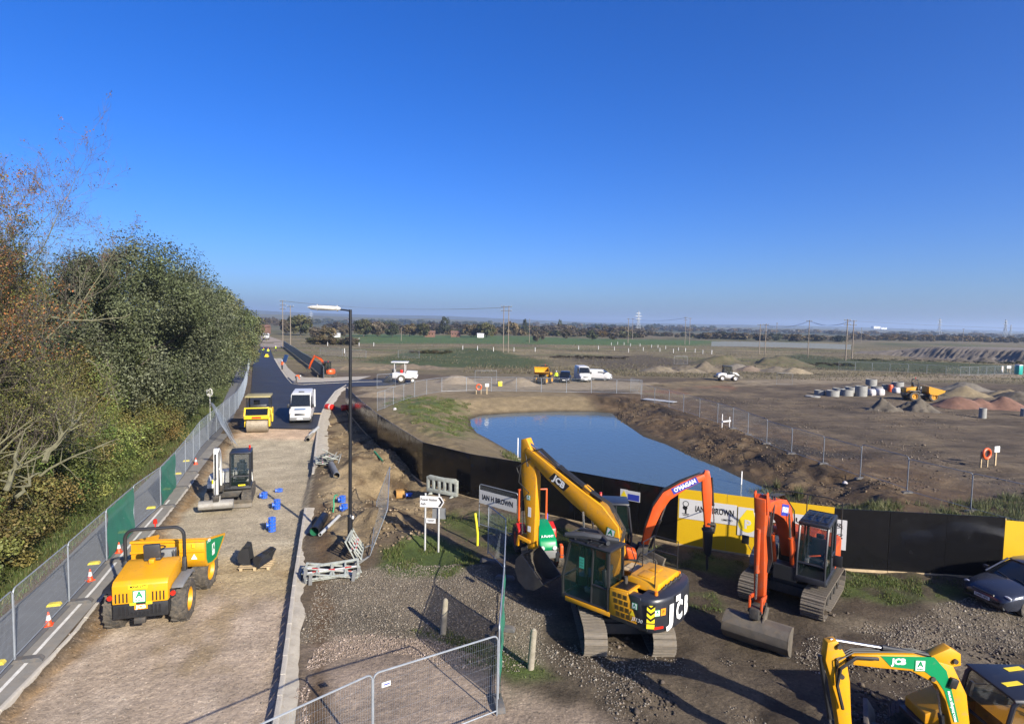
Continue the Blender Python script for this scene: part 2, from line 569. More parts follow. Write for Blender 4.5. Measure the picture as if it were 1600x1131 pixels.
def height(x, y):
 x = np.asarray(x, float)
 y = np.asarray(y, float)
 h = 0.03 * fbm(x, y, 1.7, 3) + 0.05 * fbm(x, y, 7, 2)
 far = sstep(70, 200, y)
 h = h + far * 0.8 * fbm(x, y, 60, 3)
 xl, xr = XL(y), XR(y)
 # churned mud of the yard, with ruts
 yard = sstep(1.0, 3.5, x) * (1 - sstep(23, 26, y)) * sstep(6, 8, y)
 h = h + yard * (0.09 * fbm(x * 0.3 - y * 0.22, y * 0.9 + x * 0.35, 0.75, 3) + 0.06 * fbm(x, y, 0.55, 3) + 0.10 * np.abs(fbm(x, y, 1.9, 3)) - 0.03)
 # rough site to the right of the pond
 site = sstep(14, 26, x - 0.0 * y) * sstep(26, 34, y) * (1 - sstep(105, 125, y))
 h = h + site * (0.10 * fbm(x, y, 1.2, 3) + 0.12 * fbm(x, y, 4.5, 3))
 # dug verge between the kerb and the hoarding
 dh = pdist(HOARD[:9], x, y)
 ver = sstep(0.5, 1.6, x - xr) * sstep(21.5, 25, y) * (1 - sstep(66, 74, y)) * (1 - sstep(-7, -2, x + 0.08 * (y - 24)) * (1 - sstep(27, 29, y)) )
 ver = ver * sstep(-1, 1.5, 60 - y) * (x < 3)
 lum = 0.24 * np.abs(fbm(x, y, 0.9, 4)) + 0.14 * fbm(x, y, 0.42, 2)
 h = h + ver * lum
 for px, a, r in [((588, 728), 0.75, (2.0, 3.0)), ((548, 742), 0.35, (1.2, 2.0)), ((612, 760), -0.75, (1.6, 1.4)), ((640, 765), -0.5, (1.3, 1.2)),
      ((566, 770), -0.35, (1.1, 1.6)), ((614, 822), 0.45, (1.6, 1.0)), ((590, 812), 0.40, (1.2, 1.0)), ((645, 845), 0.30, (1.3, 0.7)),
      ((530, 690), -0.45, (1.1, 2.2)), ((520, 660), -0.40, (1.0, 1.6)), ((536, 668), 0.25, (1.0, 2.0)), ((690, 800), -0.30, (1.6, 0.9)),
      ((748, 890), 0.22, (1.4, 0.35)), ((520, 848), 0.20, (1.0, 0.8))]:
  c = G(*px)
  h = h + a * bumpg(x, y, c, r) * (1 + 0.35 * fbm(x, y, 0.7, 3))
 # the road bed, lower than its kerbs until the new tarmac
 inroad = sstep(-0.1, 0.12, x - xl - 0.25) * sstep(-0.05, 0.1, xr - 0.10 - x)
 bed = -0.24 * (1 - sstep(44, 50, y)) + 0.02 * fbm(x, y, 3.0, 3)
 h = np.where(y < 70, h * (1 - inroad) + inroad * bed, h)
 h = np.where((y > 48) & (x > xl - 0.5) & (x < xl + 14), np.minimum(h, -0.02), h)
 tar = sstep(3.5, 1.5, pdist(ROADC, x, y)) if False else 0
 # hedge bank on the left
 left = sstep(1.2, 5.0, xl - 4.2 - x)
 h = h * (1 - sstep(0, 1.0, xl - x)) + sstep(0, 1.0, xl - x) * (0.01 * fbm(x, y, 2, 2)) + left * (-0.5 + 0.2 * fbm(x, y, 3, 2)) * (y < 200)
 # pond
 dp = sdist(POND, x, y)
 rightb = sstep(-0.5, 2.5, (x - 12.6) + 0.16 * (y - 58))
 slope = 0.26 - 0.03 * rightb
 lumps = rightb * (0.28 * fbm(x, y, 2.2, 4) + 0.35 * np.abs(fbm(x, y, 1.1, 3))) * sstep(0.2, 1.2, dp) * sstep(8.0, 4.0, dp)
 hp = WZ + np.where(dp < 0, dp * 0.35, dp * slope + 0.10 * fbm(x, y, 1.3, 3) * sstep(0, 0.8, dp)) + lumps
 hp = np.maximum(hp, -3)
 nearh = sstep(0.4, 3.0, dh)
 inner = (dp < 14)
 hp2 = np.minimum(h, hp) * nearh + h * (1 - nearh)
 hp2 = np.where(lumps > 0.0, np.minimum(hp, h + lumps), hp2)
 side = (dp < 0) | (behind_hoard(x, y))
 h = np.where(inner & side, hp2, h)
 return h

def behind_hoard(x, y):
 H = np.array(HOARD)
 yy = np.interp(x, H[:, 0], H[:, 1])
 return y > yy

ROADC = [(0, 0), (1, 1)]

def hz(x, y):
 return float(height(np.array([x]), np.array([y]))[0])

def P3(px, py, dz=0.0):
 """where the sight line through (px, py) meets the ground"""
 z = 0.0
 for _ in range(6):
  x, y = G(px, py, z)
  z = 0.5 * z + 0.5 * hz(x, y)
 return Vector((x, y, hz(x, y) + dz))

def axis(parts):
 out = [parts[0][0]]
 for a, b, st0, st1 in parts:
  p = a
  while p < b - 1e-6:
   t = (p - a) / (b - a)
   p = min(b, p + st0 + (st1 - st0) * t)
   out.append(p)
 return np.array(sorted(set(np.round(out, 4))))

xs = axis([(-6000, -300, 900, 60), (-300, -60, 40, 4), (-60, -22, 2, 0.45), (-22, 26, 0.19, 0.19), (26, 60, 0.3, 1.2), (60, 130, 1.4, 3), (130, 400, 4, 40), (400, 6000, 60, 900)])
ys = axis([(-60, 4, 8, 1), (4, 9, 0.5, 0.3), (9, 34, 0.19, 0.2), (34, 70, 0.22, 0.35), (70, 125, 0.4, 1.2), (125, 320, 1.4, 8), (320, 9000, 10, 900)])
GX, GY = np.meshgrid(xs, ys)
gx, gy = GX.ravel(), GY.ravel()
gz = height(gx, gy)

# surface kinds: each zone is a patch of the place with its own earth, gravel or grass colour
C_mud = np.array((0.128, 0.100, 0.074))
col = np.tile(C_mud, (len(gx), 1))
stone = np.full(len(gx), 0.25)
nz1, nz2, nz3 = fbm(gx, gy, 1.1, 4), fbm(gx, gy, 4.5, 4), fbm(gx, gy, 25, 3)

def paint(mask, c, st=None):
 global col, stone
 m = np.clip(mask, 0, 1)
 col = col * (1 - m[:, None]) + np.array(c)[None, :] * m[:, None]
 if st is not None: stone = stone * (1 - m) + st * m

def zone(pxs, soft=0.6, wob=0.6, nz=None, z=0.0):
 pl = [G(p[0], p[1], z) for p in pxs]
 d = sdist(pl, gx, gy)
 return sstep(soft, -soft, d + wob * (nz1 if nz is None else nz))

# far country
paint(sstep(-3, 3, gy - 108 + 6 * nz3), (0.185, 0.155, 0.10), 0.1)
nzs, nzt = fbm(gx * 0.22, gy, 6, 5, 0.6), fbm(gx * 0.3 + 50, gy, 14, 4, 0.6)
paint(sstep(0.0, 0.35, nz3 + 0.2 * nz2) * sstep(120, 135, gy), (0.185, 0.155, 0.100))
paint(sstep(0.0, 0.4, nzs) * sstep(112, 125, gy) * (1 - sstep(400, 600, gy)), (0.28, 0.235, 0.145))
paint(sstep(0.05, 0.4, -nzs) * sstep(108, 120, gy) * (1 - sstep(400, 600, gy)), (0.13, 0.115, 0.07))
paint(sstep(0.1, 0.4, nzt) * sstep(115, 130, gy) * (1 - sstep(400, 600, gy)), (0.15, 0.15, 0.07))
paint(zone([(560, 566), (640, 548), (760, 546), (860, 566), (840, 576), (690, 574)], 3, 3), (0.075, 0.098, 0.038), 0.1)
paint(zone([(870, 560), (1010, 556), (1120, 570), (960, 578)], 3, 4), (0.115, 0.095, 0.068), 0.1)
paint(zone([(1130, 580), (1180, 568), (1330, 578), (1600, 588), (1600, 572), (1330, 562), (1250, 552)], 3, 3), (0.070, 0.085, 0.038), 0.1)
paint(sstep(0.05, 0.3, nz3) * sstep(300, 420, gy), (0.10, 0.11, 0.05))
paint(zone([(540, 536), (1090, 540), (1130, 533), (700, 524), (540, 522)], 12, 10), (0.085, 0.145, 0.050), 0.0)
paint(sstep(700, 1300, gy), (0.075, 0.085, 0.045), 0.0)
# haul road and pale spread gravel across the site
paint(zone([(560, 610), (560, 597), (760, 590), (1010, 598), (1280, 590), (1600, 583), (1700, 583), (1700, 590), (1600, 590), (1290, 600), (1010, 608), (740, 612), (650, 625)], 1.2, 1.5), (0.29, 0.24, 0.175), 0.5)
paint(zone([(985, 603), (1130, 590), (1140, 612), (1060, 622), (990, 618)], 1.2, 1.6), (0.235, 0.185, 0.115), 0.3)
paint(zone([(1000, 612), (1140, 600), (1150, 609), (1060, 616)], 1.0, 1.6), (0.23, 0.13, 0.085), 0.3)
paint(sstep(0.1, 0.45, nz2 + 0.3 * nz3) * sstep(20, 26, gx) * sstep(30, 40, gy) * (1 - sstep(95, 105, gy)), (0.175, 0.138, 0.098), 0.3)
paint(sstep(0.15, 0.45, -nz2 - 0.2 * nz3) * sstep(20, 26, gx) * sstep(30, 40, gy) * (1 - sstep(95, 105, gy)), (0.088, 0.070, 0.053), 0.2)
sitem = sstep(22, 28, gx) * sstep(30, 38, gy) * (1 - sstep(104, 112, gy))
rut = np.abs(fbm(gx * 0.12 + gy * 0.05, gy * 0.9 - gx * 0.1, 2.6, 4, 0.6))
paint(sitem * sstep(0.10, 0.0, rut) * 0.8, (0.070, 0.055, 0.042), 0.1)
paint(sitem * sstep(0.35, 0.6, rut), (0.195, 0.155, 0.112), 0.4)
# pond banks
dpv = sdist(POND, gx, gy)
bh = behind_hoard(gx, gy)
near_p = sstep(13, 10, dpv) * bh
rb = sstep(-0.5, 2.5, (gx - 12.6) + 0.16 * (gy - 58))
paint(near_p * (1 - rb), (0.205, 0.165, 0.105), 0.35)
paint(near_p * (1 - rb) * sstep(62, 68, gy), (0.245, 0.195, 0.125), 0.4)
paint(near_p * rb, (0.125, 0.086, 0.054), 0.3)
paint(near_p * rb * sstep(0.1, 0.5, nz1 + 0.4 * nz2), (0.185, 0.135, 0.085), 0.3)
paint(near_p * rb * sstep(0.2, 0.5, -nz2), (0.060, 0.047, 0.036), 0.3)
paint(zone([(605, 640), (640, 625), (720, 632), (740, 650), (735, 680), (700, 690), (640, 668)], 2.0, 2.5, nz2, -0.6) * sstep(-0.35, 0.25, nz1 + 0.5 * nz2), (0.085, 0.120, 0.036), 0.1)
paint(sstep(0.9, 0.0, dpv) * sstep(-0.4, 0.0, dpv), (0.085, 0.068, 0.048), 0.5)
paint(sstep(-0.05, -0.6, dpv), (0.05, 0.055, 0.05), 0)
# weeds on the spoil behind the black hoarding, right
paint(zone([(1180, 790), (1300, 782), (1470, 790), (1620, 770), (1640, 850), (1560, 850), (1300, 830)], 0.8, 0.9) * sstep(-0.1, 0.4, nz1), (0.085, 0.09, 0.04), 0.1)
# yard where the machines stand
yardm = (1 - sstep(22, 25, gy - 0.0 * gx)) * sstep(-0.5, 2.5, gx + 0.12 * (gy - 14) + 0.8 * nz1) * (~bh)
paint(yardm, (0.092, 0.074, 0.057), 0.45)
paint(yardm * sstep(0.05, 0.5, nz2 + 0.4 * nz1), (0.135, 0.110, 0.085), 0.7)
paint(yardm * sstep(0.15, 0.5, fbm(gx * 0.3 - gy * 0.22, gy * 0.9 + gx * 0.35, 0.9, 4)), (0.060, 0.048, 0.038), 0.3)
paint(zone([(1420, 960), (1620, 900), (1640, 1020), (1500, 1015), (1330, 985)], 0.8, 0.9), (0.17, 0.145, 0.115), 1.0)
paint(zone([(1330, 1010), (1450, 990), (1560, 1040), (1480, 1060)], 0.6, 0.9), (0.20, 0.17, 0.135), 0.5)
for pg in ([(1310, 893), (1440, 905), (1450, 940), (1400, 950), (1300, 930)], [(1080, 860), (1170, 880), (1150, 905), (1060, 890)],
     [(1440, 905), (1530, 912), (1530, 935), (1460, 940)], [(1060, 925), (1120, 925), (1130, 960), (1060, 950)], [(1250, 880), (1300, 900), (1300, 915), (1290, 915)]):
 paint(zone(pg, 0.4, 0.7) * sstep(-0.5, 0.2, nz1), (0.075, 0.105, 0.030), 0.1)
# verge in front of the hoarding and round the sign
paint(zone([(470, 1005), (500, 900), (620, 880), (760, 890), (850, 960), (860, 1040), (800, 1060), (640, 1000)], 0.4, 0.5), (0.200, 0.172, 0.138), 1.0)
paint(zone([(490, 995), (500, 905), (560, 930), (640, 960), (640, 1000)], 0.4, 0.6), (0.165, 0.145, 0.118), 0.7)
paint(zone([(640, 985), (690, 985), (780, 1010), (840, 1030), (880, 1060), (800, 1075), (700, 1010)], 0.3, 0.5) * sstep(-0.5, 0.1, nz1), (0.080, 0.110, 0.034), 0.3)
paint(zone([(590, 885), (600, 860), (660, 840), (740, 860), (770, 880), (700, 900), (640, 905)], 0.35, 0.5), (0.080, 0.115, 0.034), 0.1)
paint(zone([(660, 790), (760, 800), (900, 830), (1060, 862), (1060, 880), (880, 870), (780, 870), (700, 830)], 0.4, 0.7) * sstep(-0.4, 0.15, nz1), (0.085, 0.105, 0.034), 0.2)
# dug clay
paint(zone([(497, 790), (505, 660), (540, 640), (600, 705), (665, 760), (700, 800), (640, 835), (560, 860), (510, 850)], 0.5, 0.5), (0.265, 0.205, 0.130), 0.4)
paint(zone([(497, 790), (505, 660), (540, 640), (600, 705), (665, 760), (700, 800), (640, 835), (560, 860), (510, 850)], 0.3, 0.4) * sstep(0.05, 0.4, nz1), (0.115, 0.080, 0.050), 0.4)
paint(zone([(500, 770), (520, 735), (560, 770), (552, 830), (520, 835)], 0.4, 0.4), (0.32, 0.255, 0.17), 0.3)
# road bed
road = sstep(0.0, 0.2, gx - XL(gy) - 0.2) * sstep(0, 0.15, XR(gy) - gx + 0.1) * (gy < 62)
ta = sstep(23.0, 25.5, gy + 0.8 * nz2)
tb = sstep(20.0, 22.0, gy + 0.9 * nz2 + 0.25 * (gx + 10))
paint(road, (0.282, 0.230, 0.188), 0.5)
nzr = fbm(gx * 1.0 + 0.35 * gy, gy * 0.45, 1.6, 4, 0.6)
paint(road * sstep(0.05, 0.45, nzr), (0.205, 0.160, 0.108), 0.4)
paint(road * sstep(0.12, 0.5, -nzr), (0.335, 0.280, 0.235), 0.5)
paint(road * tb, (0.23, 0.175, 0.105), 0.5)
paint(road * tb * sstep(0.0, 0.4, nz1 + nz2), (0.29, 0.235, 0.155), 0.6)
paint(road * ta, (0.300, 0.268, 0.212), 0.8)
paint(road * ta * sstep(0.1, 0.5, nz2), (0.262, 0.228, 0.175), 0.8)
paint(road * sstep(46.2, 47.4, gy + 0.3 * nz1), (0.34, 0.26, 0.20), 0.4)
paint(road * sstep(0.75, 0.1, gx - XL(gy) - 0.25 + 0.5 * nz1), (0.17, 0.115, 0.065), 0.4)
# access track at the bottom
paint(zone([(470, 1140), (470, 1010), (560, 985), (700, 1010), (790, 1065), (1000, 1140), (1000, 1300), (470, 1300)], 0.35, 0.35), (0.33, 0.265, 0.22), 0.6)
paint(zone([(478, 1140), (490, 1050), (560, 1030), (660, 1040), (770, 1100), (800, 1300), (478, 1300)], 0.4, 0.5), (0.375, 0.302, 0.252), 0.2)
paint(sstep(0.5, 0.0, np.abs(gx - XR(gy) - 0.95) + 0.4 * nz1) * (gy < 30), (0.14, 0.095, 0.06), 0.4)
# left of the fence: footpath margin, leaf litter, grass, woodland floor
dl = XL(gy) - gx
paint(sstep(2.2, 2.6, dl) * (gy < 180), (0.080, 0.115, 0.034), 0.1)
paint(sstep(2.3, 2.5, dl) * sstep(3.6, 2.8, dl + 0.4 * nz1) * (gy < 180) * (gy < 45), (0.13, 0.085, 0.05), 0.2)
paint(sstep(5.2, 6.4, dl + 0.8 * nz1) * (gy < 180), (0.050, 0.045, 0.026), 0.1)

def ground_mat():
 m = bpy.data.materials.new('ground_earth')
 m.use_nodes = True
 N, L = nodes_of(m)
 b = N['Principled BSDF']
 b.inputs['Roughness'].default_value = 0.93
 b.inputs['Specular IOR Level'].default_value = 0.2
 ca = N.new('ShaderNodeAttribute')
 ca.attribute_name = 'col'
 sa = N.new('ShaderNodeAttribute')
 sa.attribute_name = 'stone'
 geo = N.new('ShaderNodeNewGeometry')
 def noise(sc, det, rough=0.6):
  n = N.new('ShaderNodeTexNoise')
  n.inputs['Scale'].default_value = sc
  n.inputs['Detail'].default_value = det
  n.inputs['Roughness'].default_value = rough
  L.new(geo.outputs['Position'], n.inputs['Vector'])
  return n.outputs['Fac']
 def mr(v, a, b_, c, d):
  r = N.new('ShaderNodeMapRange')
  for k, x in zip(('From Min', 'From Max', 'To Min', 'To Max'), (a, b_, c, d)): r.inputs[k].default_value = x
  L.new(v, r.inputs['Value'])
  return r.outputs['Result']
 def math_(op, a, b_):
  n = N.new('ShaderNodeMath')
  n.operation = op
  for i, x in enumerate((a, b_)):
   if isinstance(x, (int, float)): n.inputs[i].default_value = x
   else: L.new(x, n.inputs[i])
  return n.outputs[0]
 v1 = mr(noise(0.9, 8, 0.65), 0.3, 0.7, 0.72, 1.28)
 v2 = mr(noise(9.0, 6, 0.7), 0.3, 0.7, 0.70, 1.30)
 v3 = mr(noise(0.13, 4, 0.6), 0.3, 0.7, 0.86, 1.14)
 tone = math_('MULTIPLY', math_('MULTIPLY', v1, v2), v3)
 mx = N.new('ShaderNodeMix')
 mx.data_type = 'RGBA'
 mx.blend_type = 'MULTIPLY'
 mx.inputs['Factor'].default_value = 1
 L.new(ca.outputs['Color'], mx.inputs['A'])
 L.new(tone, mx.inputs['B'])
 # loose stones: pale and dark chips
 vo = N.new('ShaderNodeTexVoronoi')
 vo.inputs['Scale'].default_value = 15.0
 L.new(geo.outputs['Position'], vo.inputs['Vector'])
 sep = N.new('ShaderNodeSeparateColor')
 L.new(vo.outputs['Color'], sep.inputs['Color'])
 thr = math_('SUBTRACT', 1.0, math_('MULTIPLY', sa.outputs['Fac'], 0.52))
 pick = math_('GREATER_THAN', sep.outputs[0], thr)
 near = math_('LESS_THAN', vo.outputs['Distance'], 0.42)
 chip = math_('MULTIPLY', pick, near)
 ctone = mr(sep.outputs[1], 0, 1, 0.6, 1.55)
 cm = N.new('ShaderNodeMix')
 cm.data_type = 'RGBA'
 cm.blend_type = 'MULTIPLY'
 cm.inputs['Factor'].default_value = 1
 L.new(mx.outputs['Result'], cm.inputs['A'])
 L.new(ctone, cm.inputs['B'])
 fm = N.new('ShaderNodeMix')
 fm.data_type = 'RGBA'
 L.new(chip, fm.inputs['Factor'])
 L.new(mx.outputs['Result'], fm.inputs['A'])
 L.new(cm.outputs['Result'], fm.inputs['B'])
 L.new(fm.outputs['Result'], b.inputs['Base Color'])
 hh = math_('ADD', math_('MULTIPLY', noise(3.5, 10, 0.72), 1.0), math_('MULTIPLY', chip, 0.16))
 bp = N.new('ShaderNodeBump')
 bp.inputs['Strength'].default_value = 0.75
 bp.inputs['Distance'].default_value = 0.12
 L.new(hh, bp.inputs['Height'])
 L.new(bp.outputs['Normal'], b.inputs['Normal'])
 return m

M['ground'] = ground_mat()
nx, ny = len(xs), len(ys)
idx = np.arange(nx * ny).reshape(ny, nx)
Fq = np.stack([idx[:-1, :-1].ravel(), idx[:-1, 1:].ravel(), idx[1:, 1:].ravel(), idx[1:, :-1].ravel()], 1)
rd_ = road[:, None]
col = col * (0.80 * (1 - rd_) + 1.36 * rd_) * np.array((1.0, 0.97, 0.88))
gme = np_mesh('ground', np.stack([gx, gy, gz], 1), Fq, M['ground'], col, smooth=True)
sat = gme.attributes.new('stone', 'FLOAT', 'POINT')
sat.data.foreach_set('value', stone.astype(np.float32))
tag(inst('ground', gme), 'uneven earth, gravel and grass of the building site and the fields beyond', None, kind='structure')

# ------------------------------------------------------------------ sheets on the ground
def strip(name, left, right, m, dz, sub=1.2, label=None, kind='structure', follow=True, thick=0.0):
 """a ribbon of surface between two lines of the same number of points, cut finely and laid on the ground"""
 L, R = [Vector((*p, 0)) for p in left], [Vector((*p, 0)) for p in right]
 rows = []
 for i in range(len(L) - 1):
  n = max(1, int(max((L[i + 1] - L[i]).length, (R[i + 1] - R[i]).length) / sub))
  for k in range(n):
   t = k / n
   rows.append((L[i].lerp(L[i + 1], t), R[i].lerp(R[i + 1], t)))
 rows.append((L[-1], R[-1]))
 V, F = [], []
 C = 7
 for a, b in rows:
  for c in range(C):
   p = a.lerp(b, c / (C - 1))
   V.append((p.x, p.y, dz))
 V = np.array(V)
 if follow: V[:, 2] += height(V[:, 0], V[:, 1])
 for i in range(len(rows) - 1):
  for c in range(C - 1):
   F.append((i * C + c, i * C + c + 1, (i + 1) * C + c + 1, (i + 1) * C + c))
 me = np_mesh(name, V, np.array(F), m, smooth=True)
 o = inst(name, me)
 tag(o, label, None, None, kind)
 return o

M['tarmac'] = mat('new_tarmac', (0.021, 0.022, 0.027), 0.62, scale=0.35, var=0.35, bump=0.35, bscale=25, dirt=0.30, dcol=(0.075, 0.068, 0.062))
M['path'] = mat('old_tarmac', (0.115, 0.118, 0.125), 0.9, scale=0.8, var=0.18, bump=0.4, bscale=30, dirt=0.15, dcol=(0.12, 0.095, 0.07))
M['margin'] = mat('old_road_edge', (0.205, 0.195, 0.175), 0.9, scale=1.0, var=0.22, bump=0.4, bscale=25, dirt=0.35, dcol=(0.25, 0.21, 0.16))
M['line'] = mat('road_paint_white', (0.62, 0.61, 0.57), 0.7, scale=5, var=0.2, dirt=0.3, dcol=(0.3, 0.27, 0.22))
M['haunch'] = mat('kerb_concrete', (0.37, 0.335, 0.275), 0.85, scale=2.5, var=0.2, bump=0.3, dirt=0.3, dcol=(0.24, 0.185, 0.12))

# new black tarmac: the main carriageway and the mouth of the side road
def offx(line, d): return [(p[0] + d, p[1]) for p in line]
yy = np.array([50.7, 56, 62, 68, 75, 83])
la = [(float(XL(y)) + 0.3, y) for y in yy]
ra = [(float(XR(y)) - 0.05, y) for y in yy]
strip('tarmac_road', la, ra, M['tarmac'], 0.05, 1.5, 'new black tarmac of the road beside the white van', follow=False)
yb = np.array([83.0, 86, 90, 96])
jx = G(660, 601)
la2 = [(float(XL(y)) + 0.3, y) for y in yb]
rb2 = [(-24.6, 83.0), (-19.0, 86.5), (-15.5, 90.0), (-16.5, 95.0)]
strip('tarmac_road', la2, rb2, M['tarmac'], 0.055, 1.5, 'black tarmac where the side road joins the main road', follow=False)
yc = np.array([95.9, 104, 120, 142, 170, 200])
la3 = [(float(XL(y)) + 0.3, y) for y in yc]
rr3 = [(float(np.interp(y, FAR_R[:, 1], FAR_R[:, 0])), y) for y in yc]
strip('tarmac_road', la3, rr3, M['tarmac'], 0.06, 3, 'black tarmac running away past the workers towards the trees', follow=False)
yd = np.array([200.0, 260, 330, 420])
strip('dirt_road', [(float(np.interp(y, KL[:, 1], KL[:, 0])) - 0.4 * max(0, y - 260), y) for y in yd], [(float(np.interp(y, KL[:, 1], KL[:, 0])) - 0.4 * max(0, y - 260) + 9, y) for y in yd],
   mat('unsurfaced_road', (0.27, 0.22, 0.17), 0.9), 0.06, 10, 'unsurfaced end of the road far beyond the tarmac')

# old footpath, road margin and its worn edge line on the left
yl = np.array([8, 12, 16, 20, 25, 30, 36, 42, 48, 56, 66, 80, 100, 130, 170])
xl_ = [float(XL(y)) for y in yl]
strip('footpath', [(x - 2.55 + 0.1 * math.sin(y), y) for x, y in zip(xl_, yl)], [(x - 0.74, y) for x, y in zip(xl_, yl)], M['path'], 0.035, 0.8, 'grey tarmac footpath under the trees, left of the mesh fence')
strip('road_margin', [(x - 0.735, y) for x, y in zip(xl_[:9], yl)], [(x - 0.02, y) for x, y in zip(xl_[:9], yl)], M['margin'], 0.03, 0.8, 'worn edge strip of the old road below the mesh fence')
strip('road_marking', [(x - 0.50, y) for x, y in zip(xl_[1:6], yl[1:])], [(x - 0.40, y) for x, y in zip(xl_[1:6], yl[1:])], M['line'], 0.042, 0.8, 'worn white edge line along the left side of the road')

# kerbs: blocks standing in a concrete bed
def kerb_run(pts, label, top=0.10, w=0.14, length=0.914, foot=-0.35, haunch=0.32, side=1):
 t = thing('kerb_run', label, None, (0, 0, 0))
 del_cat = t
 P = [Vector((*p, 0)) for p in pts]
 ln = [0.0]
 for i in range(len(P) - 1): ln.append(ln[-1] + (P[i + 1] - P[i]).length)
 def at(s):
  for i in range(len(P) - 1):
   if s <= ln[i + 1] or i == len(P) - 2:
    return P[i].lerp(P[i + 1], (s - ln[i]) / max(1e-6, ln[i + 1] - ln[i]))
 n = int(ln[-1] / length)
 base = None
 for k in range(n):
  a, b = at(k * length), at((k + 1) * length)
  d = (b - a)
  L = d.length
  if base is None:
   m = MB()
   m.prism([(-w / 2, foot), (w / 2, foot), (w / 2, top), (-w / 2 + 0.03, top), (-w / 2, top - 0.03)], -length / 2 + 0.006, length / 2 - 0.006, 'x')
   base = m.mesh('kerb_stone', 0.006, 1)
   base.materials.append(M['concrete'])
  inst('kerb_stone', base, t, ((a.x + b.x) / 2, (a.y + b.y) / 2, random.uniform(-0.012, 0.008)), (0, random.uniform(-.006, .006), math.atan2(d.y, d.x) + random.uniform(-.012, .012)))
 # concrete bed behind
 if haunch <= 0: return tag(t, kind='structure')
 V, F = [], []
 sN = int(ln[-1] / 0.3)
 for i in range(sN + 1):
  s = ln[-1] * i / sN
  p, q = at(s), at(min(ln[-1], s + 0.2))
  if (q - p).length < 1e-4: p2 = at(s - 0.2); d = (p - p2).normalized()
  else: d = (q - p).normalized()
  nn = Vector((d.y, -d.x, 0)) * side
  wob = 0.05 * math.sin(s * 1.1) + 0.03 * math.sin(s * 3.1 + 1) + random.uniform(-.03, .03)
  a = p + nn * (w / 2 - 0.01)
  b = p + nn * (w / 2 + haunch + wob)
  c = p + nn * (w / 2 + haunch + wob + 0.12)
  V += [(a.x, a.y, top - 0.05 + random.uniform(-.01, .01)), (b.x, b.y, top - 0.10 + random.uniform(-.02, .01)), (c.x, c.y, -0.3)]
 for i in range(sN):
  for c in range(2): F.append((i * 3 + c, i * 3 + c + 1, (i + 1) * 3 + c + 1, (i + 1) * 3 + c))
 me = np_mesh('concrete_bed', np.array(V), np.array(F), M['haunch'], smooth=True)
 inst('concrete_bed', me, t)
 tag(t, kind='structure')
 return t

def line_pts(pxs, z=0.0): return [G(*p, z) for p in pxs]
kerb_run(line_pts([(425, 1170), (441, 1070), (460, 915), (478, 794)]), 'concrete kerb run beside the gravel roadbed, nearest the camera', side=1)
kerb_run(line_pts([(489, 742), (493, 705), (497, 668), (502, 648), (509, 632), (524, 612), (541, 602)]), 'concrete kerb run curving from the gravel roadbed past the white van', haunch=0.75, side=1)
kerb_run(line_pts([(640, 596), (560, 597), (500, 600), (470, 601.5), (456, 600), (447, 590), (438, 577), (428, 560)]), 'pale kerb round the far corner of the junction', haunch=1.0, foot=-0.2)
kerb_run([(float(XL(y)) + 0.03, y) for y in (9, 13, 17, 21, 25.5, 30, 36)], 'old broken kerb along the left edge of the gravel roadbed', top=0.035, w=0.11, haunch=0.0, foot=-0.32, side=1)
strip('footway', line_pts([(432, 560), (441, 577), (450, 589), (460, 598.5), (500, 597.5), (560, 594)]), line_pts([(440, 560), (450, 575), (461, 585), (475, 590), (520, 590), (580, 588)]),
   M['haunch'], 0.06, 2, 'pale unfinished footway round the far side of the junction', follow=False)

# pond water
def water_mat():
 m = bpy.data.materials.new('pond_water')
 m.use_nodes = True
 N, L = nodes_of(m)
 b = N['Principled BSDF']
 b.inputs['Base Color'].default_value = (0.065, 0.095, 0.11, 1)
 b.inputs['Roughness'].default_value = 0.06
 b.inputs['IOR'].default_value = 1.33
 geo = N.new('ShaderNodeNewGeometry')
 n = N.new('ShaderNodeTexNoise')
 n.inputs['Scale'].default_value = 2.2
 n.inputs['Detail'].default_value = 5
 mp = N.new('ShaderNodeMapping')
 mp.inputs['Scale'].default_value = (1.0, 0.55, 1)
 mp.inputs['Rotation'].default_value = (0, 0, 0.5)
 L.new(geo.outputs['Position'], mp.inputs['Vector'])
 L.new(mp.outputs['Vector'], n.inputs['Vector'])
 bp = N.new('ShaderNodeBump')
 bp.inputs['Strength'].default_value = 0.35
 bp.inputs['Distance'].default_value = 0.05
 L.new(n.outputs['Fac'], bp.inputs['Height'])
 L.new(bp.outputs['Normal'], b.inputs['Normal'])
 return m

M['water'] = water_mat()
cx, cy = PP.mean(0)
wp = [(cx + (p[0] - cx) * 1.12, cy + (p[1] - cy) * 1.10, WZ) for p in POND]
wme = bpy.data.meshes.new('water')
wme.from_pydata(wp, [], [tuple(range(len(wp)))])
wme.materials.append(M['water'])
tag(inst('water', wme), 'blue water of the pond behind the black hoarding', None, kind='structure')

# ================================================================== FAR COUNTRY
M['hill'] = mat('far_wooded_hill', (0.045, 0.055, 0.035), 0.95, scale=0.02, var=0.35)
M['hill2'] = mat('far_fields', (0.085, 0.085, 0.05), 0.95, scale=0.01, var=0.4)

